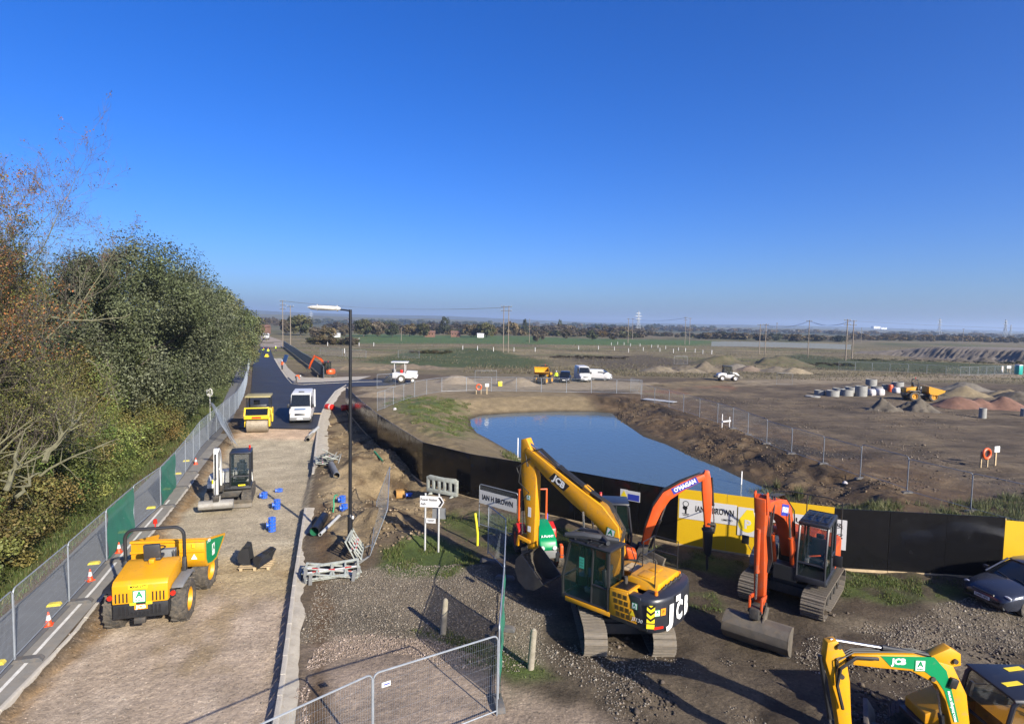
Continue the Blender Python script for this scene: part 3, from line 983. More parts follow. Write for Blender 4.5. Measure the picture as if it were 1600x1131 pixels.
def ridge(name, Y, x0, x1, hs, m, label, depth=900, seed=1):
 n = 160
 V, F = [], []
 xs_ = np.linspace(x0, x1, n)
 hh = np.interp(xs_, [h[0] for h in hs], [h[1] for h in hs])
 tree = 4.0 * np.abs(fbm(xs_ + seed * 97.0, xs_ * 0, 140, 4)) + 3 * fbm(xs_, xs_ * 0 + seed, 500, 3)
 prof = [(-0.5, -3), (-0.3, 0.25), (-0.12, 0.7), (0, 1.0), (0.4, 0.6), (1.0, -3)]
 for i in range(n):
  for t, f in prof:
   V.append((xs_[i], Y + t * depth, max(-4, f * (hh[i] + tree[i]) if f > 0 else f)))
 k = len(prof)
 for i in range(n - 1):
  for c in range(k - 1): F.append((i * k + c, (i + 1) * k + c, (i + 1) * k + c + 1, i * k + c + 1))
 o = inst(name, np_mesh(name, np.array(V), np.array(F), m, smooth=True))
 return tag(o, label, None, None, 'structure')

ridge('hills', 4600, -7000, 7000, [(-7000, 90), (-2600, 78), (-2000, 74), (-1600, 62), (-1100, 56), (-500, 60), (0, 46), (700, 28), (1500, 34), (2200, 38), (3200, 30), (4200, 26), (7000, 30)], M['hill'], 'low blue wooded hills along the horizon', seed=2)
ridge('hills', 2300, -4000, 4200, [(-4000, 26), (-1200, 26), (-700, 24), (-300, 22), (100, 13), (500, 9), (1100, 10), (1800, 11), (4200, 10)], M['hill2'], 'nearer low wooded rise beyond the fields', depth=500, seed=5)

def leaf_mat(name, trans=0.25, rough=0.6):
 m = bpy.data.materials.new(name)
 m.use_nodes = True
 N, L = nodes_of(m)
 b = N['Principled BSDF']
 b.inputs['Roughness'].default_value = rough
 b.inputs['Specular IOR Level'].default_value = 0.3
 a = N.new('ShaderNodeAttribute')
 a.attribute_name = 'col'
 oi = N.new('ShaderNodeObjectInfo')
 r = N.new('ShaderNodeMapRange')
 r.inputs['To Min'].default_value = 0.75
 r.inputs['To Max'].default_value = 1.25
 L.new(oi.outputs['Random'], r.inputs['Value'])
 mx = N.new('ShaderNodeMix')
 mx.data_type = 'RGBA'
 mx.blend_type = 'MULTIPLY'
 mx.inputs['Factor'].default_value = 1
 L.new(a.outputs['Color'], mx.inputs['A'])
 L.new(r.outputs['Result'], mx.inputs['B'])
 L.new(mx.outputs['Result'], b.inputs['Base Color'])
 tr = N.new('ShaderNodeBsdfTranslucent')
 L.new(mx.outputs['Result'], tr.inputs['Color'])
 ms = N.new('ShaderNodeMixShader')
 ms.inputs[0].default_value = trans
 L.new(b.outputs[0], ms.inputs[1])
 L.new(tr.outputs[0], ms.inputs[2])
 L.new(ms.outputs[0], N['Material Output'].inputs['Surface'])
 return m

M['leaf'] = leaf_mat('foliage')

def leaves(P, Nrm, size, cols, rng, jitter=0.8, aspect=0.6):
 """a bent leaf of two triangles at each point, roughly facing Nrm; returns V, F, C"""
 n = len(P)
 nn = Nrm + rng.normal(0, jitter, (n, 3))
 nn /= np.linalg.norm(nn, axis=1)[:, None] + 1e-9
 t = rng.normal(0, 1, (n, 3))
 t -= nn * (t * nn).sum(1)[:, None]
 t /= np.linalg.norm(t, axis=1)[:, None] + 1e-9
 b = np.cross(nn, t)
 s = size * rng.uniform(0.6, 1.4, n)[:, None] if np.isscalar(size) else (size * rng.uniform(0.7, 1.3, n))[:, None]
 w = s * aspect * 0.5
 v0 = P - t * s * 0.5
 v1 = P + b * w + nn * s * 0.08
 v2 = P + t * s * 0.5 - nn * s * 0.12
 v3 = P - b * w + nn * s * 0.08
 V = np.stack([v0, v1, v2, v3], 1).reshape(-1, 3)
 i = np.arange(n) * 4
 F = np.stack([i, i + 1, i + 2, i + 3], 1)
 return V, F, np.repeat(cols, 4, axis=0)

def mixcol(palette, n, rng, val=0.25):
 p = np.array(palette)
 k = rng.integers(0, len(p), n)
 k2 = rng.integers(0, len(p), n)
 t = rng.random(n)[:, None]
 c = p[k] * t + p[k2] * (1 - t)
 return c * np.exp(rng.normal(0, val, n))[:, None]

def clump_points(rng, n, centre, radii, n_clump, crad, shell=0.75):
 """points gathered in clumps over an ellipsoid's outer volume; returns points, outward normals, clump id"""
 d = rng.normal(0, 1, (n_clump, 3))
 d /= np.linalg.norm(d, axis=1)[:, None]
 r = shell + (1 - shell) * rng.random(n_clump) ** 0.6
 cc = d * r[:, None]
 ids = rng.integers(0, n_clump, n)
 off = rng.normal(0, 1, (n, 3))
 off /= np.linalg.norm(off, axis=1)[:, None]
 off *= (rng.random(n) ** 0.45)[:, None] * crad * (0.6 + 0.8 * rng.random(n_clump))[ids][:, None]
 P = cc[ids] + off
 nr = off / crad * 0.8 + d[ids] * 0.5 + np.array([0, 0, 0.25])
 return P * np.array(radii) + np.array(centre), nr, ids

def far_tree_mesh(name, seed, pal, n=1300, tall=1.0, leaf=0.085):
 """a tree one metre high, crown and trunk, for distances where it is 10 to 60 pixels tall"""
 rng = np.random.default_rng(seed)
 P, Nn, ids = clump_points(rng, n, (0, 0, 0.58), (0.42 / tall, 0.42 / tall, 0.42), 26, 0.36, 0.55)
 P[:, 2] = np.maximum(P[:, 2], 0.06 + 0.1 * rng.random(n))
 cl = mixcol(pal, 26, rng, 0.22)[ids] * np.exp(rng.normal(0, 0.18, n))[:, None]
 V, F, C = leaves(P, Nn, leaf * 1.5, cl, rng, 0.7, 0.8)
 return np_mesh(name, V, F, M['leaf'], C)

PAL_A = [(0.085, 0.090, 0.036), (0.11, 0.10, 0.042), (0.065, 0.075, 0.03)]
PAL_B = [(0.15, 0.115, 0.06), (0.17, 0.125, 0.06), (0.12, 0.10, 0.05)]
PAL_C = [(0.05, 0.062, 0.032), (0.06, 0.07, 0.034), (0.045, 0.052, 0.03)]
PAL_D = [(0.165, 0.105, 0.035), (0.12, 0.085, 0.035), (0.19, 0.13, 0.04)]
PAL_E = [(0.115, 0.095, 0.068), (0.13, 0.105, 0.075), (0.10, 0.085, 0.055)]
FT = [far_tree_mesh('crown', 11, PAL_A), far_tree_mesh('crown', 12, PAL_B), far_tree_mesh('crown', 13, PAL_C), far_tree_mesh('crown', 14, PAL_D), far_tree_mesh('crown', 15, PAL_E)]
FT2 = [far_tree_mesh('crown', 21 + i, pl, 2800, 1.0, 0.052) for i, pl in enumerate((PAL_A, PAL_B, PAL_C, PAL_D, PAL_E))]
FTK = ['olive green', 'yellow brown', 'dark green', 'golden brown', 'grey brown']
trk = MB()
trk.cyl((0, 0, 0), (0, 0, 0.55), 0.028, 0.014, 6)
for k in range(5):
 a = k * 1.3
 trk.cyl((0, 0, 0.25 + 0.05 * k), (0.2 * math.cos(a), 0.2 * math.sin(a), 0.5 + 0.05 * k), 0.012, 0.004, 4)
TRK = trk.mesh('trunk')
M['bark'] = mat('bark', (0.10, 0.085, 0.065), 0.95, scale=3, var=0.3, bump=0.6)
TRK.materials.append(M['bark'])

def far_tree(px, pyb, hpx, kind, label, wide=1.0, name='tree'):
 x, y = G(px, pyb)
 h = 0.76 * hpx / FPX * y
 t = thing(name, label, 'tree', (x, y, hz(x, y) - 0.2), random.uniform(0, 6.28), 'trees along the far edge of the fields')
 inst('crown', FT2[kind], t, (0, 0, 0), (0, 0, 0), (h * wide, h * wide, h))
 inst('trunk', TRK, t, (0, 0, 0), (0, 0, 0), (h * wide, h * wide, h))
 return t

def wood(name, px0, px1, pyb, hpx, n, kinds, label, dy=0.4, wide=1.3):
 """a far wood or scrub that reads as one mass"""
 rng = np.random.default_rng(abs(int(px0 * 7 + pyb)))
 Vs, Fs, Cs, off = [], [], [], 0
 for i in range(n):
  px = px0 + (px1 - px0) * (i + rng.random()) / n
  roll = math.tan(ROLL) * (px - (px0 + px1) / 2)
  pb = pyb + roll + rng.uniform(-dy, dy) * 3
  x, y = G(px, pb)
  h = hpx * rng.uniform(0.55, 0.95) / FPX * y
  me_ = (FT2 if n < 16 else FT)[kinds[rng.integers(len(kinds))]]
  nv = len(me_.vertices)
  co = np.empty(nv * 3, np.float32)
  me_.vertices.foreach_get('co', co)
  co = co.reshape(-1, 3).astype(float)
  cc = np.empty(nv * 4, np.float32)
  me_.color_attributes['col'].data.foreach_get('color', cc)
  cc = cc.reshape(-1, 4)[:, :3]
  keep = int(nv / 4 * (0.8 if n < 16 else 0.5)) * 4
  co, cc = co[:keep], cc[:keep]
  a = rng.uniform(0, 6.28)
  ca, sa = math.cos(a), math.sin(a)
  w = h * wide * rng.uniform(0.9, 1.5)
  X = (co[:, 0] * ca - co[:, 1] * sa) * w + x
  Yv = (co[:, 0] * sa + co[:, 1] * ca) * w + y
  Z = co[:, 2] * h - 0.15 * h
  Vs.append(np.stack([X, Yv, Z], 1))
  k = np.arange(keep // 4) * 4 + off
  Fs.append(np.stack([k, k + 1, k + 2, k + 3], 1))
  Cs.append(cc * rng.uniform(0.75, 1.25))
  off += keep
 o = inst(name, np_mesh(name, np.concatenate(Vs), np.concatenate(Fs), M['leaf'], np.concatenate(Cs)))
 return tag(o, label, None, None, 'stuff')

wood('woodland', 380, 1120, 510.5, 11, 110, [0, 2, 4], 'far band of trees under the hills across the middle')
wood('woodland', 515, 1010, 520, 17, 60, [0, 1, 4, 4], 'belt of autumn trees behind the green field', wide=1.5)
wood('woodland', 560, 1000, 523.5, 13, 46, [0, 1, 4, 3], 'front row of autumn bushes behind the green field', wide=1.6)
wood('woodland', 960, 1640, 517, 8, 110, [4, 1, 2, 3], 'far autumn scrub below the horizon on the right')
wood('woodland', 960, 1640, 522, 8, 90, [4, 1, 4, 3], 'brown autumn scrub across the flat land on the right', wide=1.8)
wood('woodland', -100, 420, 500, 12, 40, [0, 2, 4], 'far trees behind the wood on the left')
wood('scrub', 1090, 1330, 531, 13, 26, [2, 4, 1], 'dark hedge behind the pale palisade fence', wide=2.0)
wood('scrub', 1330, 1640, 533, 12, 70, [3, 3, 1, 4], 'golden scrub above the long cut bank on the right', wide=1.4)
wood('scrub', 1010, 1110, 526, 9, 14, [4, 2], 'brown hedge beyond the green field right of centre', wide=1.5)
wood('scrub', 490, 560, 538, 16, 10, [1, 4, 0], 'brown scrub beyond the green screen fence', wide=1.5)
wood('scrub', 640, 700, 552, 7, 10, [1, 0], 'low bramble patch in the rough grass', wide=2.0)
wood('scrub', 380, 440, 508, 16, 10, [4, 1], 'brown trees at the end of the road')
wood('scrub', 860, 980, 560, 5, 30, [4], 'low dead weeds in the middle of the rough field', wide=2.4)
wood('scrub', 1180, 1330, 570, 5, 30, [4, 0], 'low weeds behind the green topped heap', wide=2.4)
wood('scrub', 1330, 1600, 566, 4, 50, [0, 2], 'green weeds below the cut bank', wide=2.6)
for i, (px, pb, hp, kd, lab, w) in enumerate([
  (470, 524, 42, 0, 'round olive green tree behind the twin utility poles', 1.25), (447, 522, 30, 4, 'bare brown tree left of the round green tree', 1.1),
  (512, 533, 30, 1, 'yellow brown tree right of the round green tree', 1.3), (493, 530, 24, 4, 'grey brown tree between the green tree and the lamp post', 1.2),
  (538, 527, 24, 4, 'grey brown tree just left of the lamp post head height', 1.2), (568, 526, 36, 0, 'tall olive tree right of the lamp post', 1.1),
  (590, 526, 31, 4, 'grey brown tree second right of the lamp post', 1.2), (613, 527, 27, 2, 'dark green tree third right of the lamp post', 1.2),
  (640, 526, 26, 1, 'yellow brown tree left of the leafy hedge gap', 1.3), (662, 527, 29, 0, 'olive tree above the red roofs', 1.0),
  (694, 523, 34, 2, 'dark conifer standing above the belt left of the tall pole', 0.7), (736, 527, 26, 1, 'broad brown tree left of the twin leg pole', 1.4),
  (760, 528, 30, 0, 'broad olive tree just left of the twin leg pole', 1.4), (800, 525, 28, 1, 'yellow brown tree right of the twin leg pole', 1.1),
  (820, 523, 30, 2, 'dark narrow poplar right of the twin leg pole', 0.45), (874, 521, 26, 2, 'narrow poplar farther right along the tree belt', 0.4),
  (838, 534, 18, 4, 'small bare tree standing in the green field', 1.0), (848, 532, 14, 4, 'smaller bare tree beside the first in the green field', 1.0),
  (885, 530, 22, 4, 'grey brown tree below the narrow poplar', 1.4), (925, 532, 20, 2, 'dark bush at the right end of the green field', 1.3),
  (958, 531, 18, 4, 'brown bush right of the dark bush at the field end', 1.4)]):
 far_tree(px, pb, hp, kd, lab, w)

# long cut bank on the far right
def bank():
 rng = np.random.default_rng(5)
 a, b = np.array(G(1335, 552)), np.array(G(1700, 572))
 n = 150
 V, F = [], []
 d = (b - a) / np.linalg.norm(b - a)
 nn = np.array([-d[1], d[0]])
 s = np.linspace(0, np.linalg.norm(b - a), n)
 wob = 5 * fbm(s, s * 0, 22, 4)
 top = 3.6 + 0.6 * fbm(s, s * 0 + 3, 30, 3)
 rows = [(-1.5, -0.3), (0, 0.0), (1.2, 0.30), (2.2, 0.55), (3.4, 0.85), (4.6, 1.0), (26, 1.0), (60, 0.9), (90, -0.3)]
 for i in range(n):
  e = sstep(0, 30, s[i])
  for k, (o, f) in enumerate(rows):
   p = a + d * s[i] + nn * (o + wob[i] * (0.5 + 0.12 * k if k < 6 else 1) + (rng.normal(0, 0.35) if k < 5 else 0))
   V.append((p[0], p[1], (f * top[i] if f > 0 else f) * (0.25 + 0.75 * e)))
 k = len(rows)
 for i in range(n - 1):
  for c in range(k - 1): F.append((i * k + c, i * k + c + 1, (i + 1) * k + c + 1, (i + 1) * k + c))
 m = mat('cut_bank_earth', (0.16, 0.135, 0.11), 0.95, scale=0.35, var=0.4, bump=1.0, bscale=1.2)
 tag(inst('embankment', np_mesh('embankment', np.array(V), np.array(F), m, smooth=False)), 'long cut earth bank below the golden scrub', None, None, 'structure')

bank()

# spoil heaps
def heap(px, py, rx, ry, h, c, label, rough=0.25, seed=0, name='spoil_heap', clods=False, rot=0.0, top=None, peaks=1):
 rng = np.random.default_rng(seed + abs(int(px)))
 p = P3(px, py)
 n = 46
 u = np.linspace(-1.25, 1.25, n)
 X, Y = np.meshgrid(u, u)
 r = np.sqrt(X ** 2 + Y ** 2)
 Z = np.clip(1 - r, -0.3, 1) ** 1.0
 if peaks > 1:
  Z = np.clip(np.maximum.reduce([(0.75 + 0.25 * rng.random()) - np.sqrt(((X - cx_) * 1.35) ** 2 + (Y * 1.1) ** 2) for cx_ in np.linspace(-0.55, 0.55, peaks)]), -0.3, 1)
 Z = np.where(Z > 0, sstep(-0.12, 1.05, Z) * (0.85 + 0.3 * fbm(X + seed, Y - seed, 0.8, 3)), Z)
 wx, wy = X * rx, Y * ry
 nzv = fbm(wx + seed * 31.7, wy + seed * 11.3, 1.4 if clods else 2.2, 5, 0.68)
 h = h * 0.8
 c = tuple(q * 0.64 for q in c)
 Z = Z * h + nzv * rough * 1.7 * h * np.clip(1.4 - r, 0, 1)
 Z = np.where(r > 1.2, -0.4, Z)
 V = np.stack([wx.ravel(), wy.ravel(), Z.ravel()], 1)
 ii = np.arange(n * n).reshape(n, n)
 F = np.stack([ii[:-1, :-1].ravel(), ii[:-1, 1:].ravel(), ii[1:, 1:].ravel(), ii[1:, :-1].ravel()], 1)
 m = mat('heap_earth', c, 0.95, scale=1.2, var=0.35, bump=0.8, bscale=4, dirt=0.0 if top is None else 0.75, dcol=top or c)
 o = inst(name, np_mesh(name, V, F, m, smooth=not clods), None, (p.x, p.y, p.z - 0.1), (0, 0, rot))
 return tag(o, label, 'spoil heap', 'heaps of earth and aggregate on the site')

heap(1405, 641, 4.0, 3.0, 2.1, (0.155, 0.130, 0.098), 'grey clod heap in front of the orange dumper', 0.38, 1, clods=True, peaks=2)
heap(1530, 636, 5.2, 3.6, 1.9, (0.24, 0.125, 0.085), 'reddish earth heap right of the orange dumper', 0.18, 2, peaks=3)
heap(1540, 619, 6.0, 4.0, 2.3, (0.30, 0.235, 0.135), 'tan sand heap behind the reddish heap', 0.12, 3, peaks=2)
heap(1508, 609, 4.5, 3.5, 1.9, (0.20, 0.175, 0.14), 'grey aggregate heap behind the tan sand heap', 0.12, 4)
heap(1600, 622, 4.5, 3.5, 1.7, (0.14, 0.115, 0.085), 'dark earth heap at the right edge of the picture', 0.25, 5)
heap(1173, 569, 14.0, 6.0, 4.2, (0.072, 0.090, 0.034), 'large grass topped earth heap behind the small loader', 0.2, 6, top=(0.12, 0.085, 0.055), peaks=2)
heap(1055, 581, 6.5, 4.0, 2.2, (0.25, 0.205, 0.14), 'tan stony heap left of the small loader', 0.25, 7, peaks=2)
heap(1100, 581, 8.0, 4.0, 2.4, (0.18, 0.145, 0.10), 'brown earth heap behind the small loader', 0.25, 8, peaks=3)
heap(1150, 577, 4.5, 3.5, 2.0, (0.24, 0.21, 0.17), 'grey aggregate heap right of the small loader', 0.12, 9)
heap(1172, 579, 4.0, 3.5, 1.7, (0.27, 0.20, 0.14), 'pinkish aggregate heap next to the grey one', 0.12, 10)
heap(1210, 581, 5.0, 3.5, 1.6, (0.20, 0.165, 0.12), 'brown aggregate heap fourth in the row', 0.12, 11)
heap(1242, 583, 4.4, 3.5, 1.9, (0.36, 0.29, 0.185), 'pale sand heap at the end of the row', 0.10, 12)
heap(712, 598, 4.2, 3.0, 2.0, (0.31, 0.25, 0.18), 'pale gravel heap behind the pond fence, left one', 0.10, 13)
heap(812, 602, 3.6, 2.8, 1.9, (0.28, 0.225, 0.155), 'tan gravel heap left of the swivel dumper', 0.10, 14)
heap(565, 577, 6.0, 3.5, 1.3, (0.24, 0.185, 0.12), 'low earth bank behind the orange mini digger', 0.3, 15, peaks=3)
heap(640, 575, 7.0, 3.5, 1.2, (0.22, 0.17, 0.115), 'low earth bank behind the canopied paver', 0.3, 16, peaks=3)
heap(1395, 606, 9.0, 3.0, 1.4, (0.13, 0.105, 0.078), 'dark earth ridge behind the concrete rings', 0.3, 17, clods=True, peaks=3)
heap(1520, 566, 7.0, 4.0, 2.4, (0.115, 0.095, 0.075), 'dark heap in the weeds left of the portable toilet', 0.25, 18, peaks=2)
heap(1455, 563, 9.0, 4.0, 1.6, (0.12, 0.095, 0.07), 'low dark heap in the weeds below the bank', 0.25, 19, peaks=3)
heap(1590, 562, 8.0, 5.0, 4.2, (0.12, 0.10, 0.078), 'dark heap behind the portable toilet', 0.25, 20)
heap(595, 618, 3.6, 2.8, 1.0, (0.30, 0.235, 0.16), 'low sandy heap beside the end of the hoarding', 0.12, 21)

# ================================================================== HOARDING
def gloss_black():
 m = bpy.data.materials.new('gloss_black_board')
 m.use_nodes = True
 N, L = nodes_of(m)
 b = N['Principled BSDF']
 b.inputs['Base Color'].default_value = (0.006, 0.006, 0.007, 1)
 b.inputs['Roughness'].default_value = 0.13
 b.inputs['Specular IOR Level'].default_value = 0.32
 tc = N.new('ShaderNodeNewGeometry')
 n = N.new('ShaderNodeTexNoise')
 n.inputs['Scale'].default_value = 0.7
 n.inputs['Detail'].default_value = 1.5
 L.new(tc.outputs['Position'], n.inputs['Vector'])
 bp = N.new('ShaderNodeBump')
 bp.inputs['Strength'].default_value = 0.10
 bp.inputs['Distance'].default_value = 0.25
 L.new(n.outputs['Fac'], bp.inputs['Height'])
 L.new(bp.outputs['Normal'], b.inputs['Normal'])
 n2 = N.new('ShaderNodeTexNoise')
 n2.inputs['Scale'].default_value = 2.5
 n2.inputs['Detail'].default_value = 8
 L.new(tc.outputs['Position'], n2.inputs['Vector'])
 r = N.new('ShaderNodeMapRange')
 r.inputs['From Min'].default_value = 0.4
 r.inputs['From Max'].default_value = 0.75
 r.inputs['To Min'].default_value = 0.08
 r.inputs['To Max'].default_value = 0.3
 L.new(n2.outputs['Fac'], r.inputs['Value'])
 L.new(r.outputs['Result'], b.inputs['Roughness'])
 return m

M['hblack'] = gloss_black()
M['hyellow'] = mat('hoarding_yellow', (0.64, 0.40, 0.006), 0.5, var=0.05, dirt=0.04, scale=0.8)

def hoarding(pts, board, label, n_each, hgt=2.42, z0=0.06, kick=True):
 t = thing('hoarding', label, 'hoarding', (pts[0][0], pts[0][1], 0), 0, 'site hoarding between the yard and the pond')
 o = Vector((pts[0][0], pts[0][1], 0))
 for i in range(len(pts) - 1):
  a, b = Vector((*pts[i], 0)) - o, Vector((*pts[i + 1], 0)) - o
  for k in range(n_each[i]):
   p, q = a.lerp(b, k / n_each[i]), a.lerp(b, (k + 1) / n_each[i])
   d = q - p
   ang = math.atan2(d.y, d.x)
   mid = (p + q) / 2
   zz = 0.0
   L = d.length
   top = hgt + random.uniform(-.006, .006)
   MB().box((0, 0, z0 + top / 2), (L - 0.012, 0.018, top)).build('panel', board, t, loc=(mid.x, mid.y, zz - 0.02), rz=ang + random.uniform(-.006, .006))
   MB().box((0, 0.075, 1.15), (0.1, 0.1, 2.5)).build('post', M['wood'], t, 0.004, 1, loc=(p.x, p.y, zz), rz=ang)
   if kick:
    MB().box((0, -0.03, 0.04), (L - 0.02, 0.04, 0.1)).build('kick_board', M['wood'], t, loc=(mid.x, mid.y, zz - 0.01), rz=ang)
 return t

Hd = HOARD
hoarding(Hd[0:5], M['hblack'], 'long glossy black hoarding curving from the junction along the dug verge', [3, 3, 3, 4])
hoarding(Hd[4:9], M['hblack'], 'glossy black hoarding behind the yellow excavator and orange breaker digger', [2, 2, 3, 2])
hoarding(Hd[8:10], M['hyellow'], 'yellow hoarding carrying the white banners', [3], hgt=2.46)
hoarding(Hd[9:11], M['hblack'], 'glossy black hoarding between the yellow section and the parked car', [3])
hoarding(Hd[10:12], M['hyellow'], 'bright yellow hoarding behind the parked car at the right edge', [2], hgt=2.3)

def on_board(i, t, z, off=-0.02):
 """a frame on the face of hoarding run i, at fraction t along it and height z"""
 a, b = Vector((*HOARD[i], 0)), Vector((*HOARD[i + 1], 0))
 p = a.lerp(b, t)
 d = (b - a).normalized()
 n = Vector((d.y, -d.x, 0))
 p = p + n * (-off)
 return frame((p.x, p.y, z), d, (0, 0, 1))

def place_frame(name, label, cat, Mx, group=None):
 o = thing(name, label, cat, (0, 0, 0), 0, group)
 o.matrix_world = Mx
 return o

I4 = Matrix.Identity(4)
T = Matrix.Translation
# banner with the builder's name
b1 = place_frame('banner', 'white banner with the bold builder name on the yellow hoarding', 'banner', on_board(8, 0.205, 1.66))
MB().box((0, 0, 0), (2.34, 0.86, 0.006)).build('sheet', M['white_c'], b1)
text('IAN H BROWN', 0.36, M['decal_k'], b1, T((0.28, 0.05, 0.006)), bold=0.008, width=1.55)
text('LIMITED', 0.12, M['decal_k'], b1, T((0.80, -0.26, 0.006)), bold=0.002)
m_ = MB()
m_.cyl((-0.92, 0.05, 0.004), (-0.92, 0.05, 0.008), 0.10, n=18).cyl((-0.90, 0.22, 0.004), (-0.90, 0.22, 0.008), 0.13, n=18)
m_.box((-0.89, -0.1, 0.006), (0.07, 0.2, 0.004)).box((-0.89, -0.22, 0.006), (0.30, 0.03, 0.004)).box((-0.89, -0.28, 0.006), (0.24, 0.025, 0.004))
m_.build('emblem', M['decal_k'], b1)
MB().cyl((-0.90, 0.22, 0.009), (-0.90, 0.22, 0.011), 0.10, n=18).build('emblem_disc', M['white_c'], b1)
b2 = place_frame('banner', 'white utilities banner with a yellow disc behind the orange excavator', 'banner', on_board(8, 0.742, 1.45, -0.03))
MB().box((0, 0, 0), (4.0, 1.2, 0.006)).build('sheet', M['white_c'], b2)
MB().cyl((-1.62, -0.08, 0.004), (-1.62, -0.08, 0.008), 0.36, n=30).prism([(-1.92, 0.12), (-1.32, 0.12), (-1.42, 0.52), (-1.66, 0.52)], 0.0042, 0.0075, 'z').build('emblem', M['decal_y'], b2)
text('P', 0.5, M['white_c'], b2, T((-1.62, -0.12, 0.011)), bold=0.02)
text('Multi Utility &', 0.30, M['decal_k'], b2, T((0.42, 0.34, 0.006)), width=2.9)
text('Contracting', 0.30, M['decal_k'], b2, T((0.52, -0.02, 0.006)), width=2.7)
text('services', 0.13, M['decal_k'], b2, T((1.6, -0.40, 0.006)))
# two small safety signs on the black boards
s1 = place_frame('safety_sign', 'small white hazard sign with a yellow triangle on the black hoarding', 'sign', on_board(7, 0.30, 1.80))
MB().box((0, 0, 0), (0.36, 0.50, 0.006)).build('board', M['white_c'], s1)
MB().prism([(-0.15, -0.08), (0.15, -0.08), (0, 0.2)], 0.004, 0.008, 'z').build('triangle', M['decal_y'], s1)
MB().box((0, -0.17, 0.006), (0.28, 0.08, 0.004)).build('text_bar', M['decal_k'], s1)
s2 = place_frame('safety_sign', 'small blue and white notice beside the hazard sign on the black hoarding', 'sign', on_board(7, 0.43, 1.80))
MB().box((0, 0, 0), (0.62, 0.46, 0.006)).build('board', M['white_c'], s2)
MB().box((0, -0.06, 0.006), (0.54, 0.28, 0.004)).build('blue_panel', M['decal_b'], s2)

# ================================================================== MESH FENCE PANELS
PW, PH = 3.45, 2.0
def panel_meshes():
 fr = MB()
 r = 0.021
 c = 0.14
 top = [(-PW / 2, 0, 0.0), (-PW / 2, 0, PH - c)] + [(-PW / 2 + c - c * math.cos(t), 0, PH - c + c * math.sin(t)) for t in np.linspace(0.2, math.pi / 2, 5)]
 top += [(-p[0], p[1], p[2]) for p in top[::-1]]
 fr.tube(top, r, 6)
 fr.cyl((-PW / 2, 0, 0.12), (PW / 2, 0, 0.12), 0.016, n=6)
 frame_me = fr.mesh('frame')
 frame_me.materials.append(M['galv'])
 w = MB()
 for i in range(1, 58):
  x = -PW / 2 + PW * i / 58
  w.cyl((x, 0, 0.12), (x, 0, PH - 0.01), 0.0018, n=3, cap=False)
 for z in (0.34, 0.56, 0.8, 1.04, 1.28, 1.52, 1.76):
  w.cyl((-PW / 2, 0.004, z), (PW / 2, 0.004, z), 0.0016, n=3, cap=False)
 wm = w.mesh('wire_mesh')
 wm.materials.append(M['galvwire'])
 ft = MB()
 ft.prism([(-0.36, 0), (0.36, 0), (0.36, 0.05), (0.28, 0.13), (-0.28, 0.13), (-0.36, 0.05)], -0.115, 0.115, 'x')
 fm = ft.mesh('block', 0.012, 1)
 fm.materials.append(M['foot_g'])
 fy = fm.copy()
 fy.materials.clear()
 fy.materials.append(M['foot_y'])
 return frame_me, wm, fm, fy

PF, PWM, FTG, FTY = panel_meshes()

def net_mat(name, colr, alpha):
 m = bpy.data.materials.new(name)
 m.use_nodes = True
 N, L = nodes_of(m)
 b = N['Principled BSDF']
 b.inputs['Base Color'].default_value = (*colr, 1)
 b.inputs['Roughness'].default_value = 0.8
 b.inputs['Alpha'].default_value = alpha
 return m

M['net'] = net_mat('green_netting', (0.008, 0.17, 0.10), 0.72)
M['netd'] = net_mat('dark_green_netting', (0.006, 0.045, 0.028), 0.93)
nb = MB()
for i in range(14):
 for k in range(8):
  pass
def net_mesh():
 n, m_ = 18, 10
 V = []
 for j in range(m_ + 1):
  for i in range(n + 1):
   x = -PW / 2 + 0.03 + (PW - 0.06) * i / n
   z = 0.05 + (PH - 0.08) * j / m_
   V.append((x, -0.03 - 0.018 * math.sin(i * 1.1 + j) - 0.015 * math.sin(j * 0.9), z))
 F = [(j * (n + 1) + i, j * (n + 1) + i + 1, (j + 1) * (n + 1) + i + 1, (j + 1) * (n + 1) + i) for j in range(m_) for i in range(n)]
 return np_mesh('netting', np.array(V), np.array(F), None, smooth=True)
NETM = net_mesh()
NET_G, NET_D = NETM, NETM.copy()
NET_G.materials.append(M['net'])
NET_D.materials.append(M['netd'])

def fence_panel(a, b, label, group, net=None, lean=0.0, zs=None, name='temporary_fence'):
 a, b = Vector((a[0], a[1], 0)), Vector((b[0], b[1], 0))
 d = b - a
 mid = (a + b) / 2
 z = zs if zs is not None else hz(mid.x, mid.y)
 t = thing(name, label, 'fence', (mid.x, mid.y, z + 0.07), 0, group)
 t.rotation_euler = (lean, random.uniform(-.008, .008), math.atan2(d.y, d.x))
 sx = d.length / PW * 0.992
 inst('frame', PF, t, sc=(sx, 1, 1))
 inst('wire_mesh', PWM, t, sc=(sx, 1, 1))
 if net: inst('netting', NET_G if net == 'g' else NET_D, t, sc=(sx, 1, 1))
 return t

def foot(p, ang, label, group, yellow=False):
 z = hz(p[0], p[1])
 o = inst('fence_block', FTY if yellow else FTG, None, (p[0], p[1], z + 0.01), (0, 0, ang), (0.8, 0.55, 0.8) if yellow else None)
 return tag(o, label, 'fence block', group)

def walk(pts, step):
 P = [Vector((*p, 0)) for p in pts]
 out = [P[0].copy()]
 acc = 0.0
 for i in range(len(P) - 1):
  L = (P[i + 1] - P[i]).length
  s = step - acc
  while s <= L:
   out.append(P[i].lerp(P[i + 1], s / L))
   s += step
  acc = L - (s - step)
 return [(p.x, p.y) for p in out]

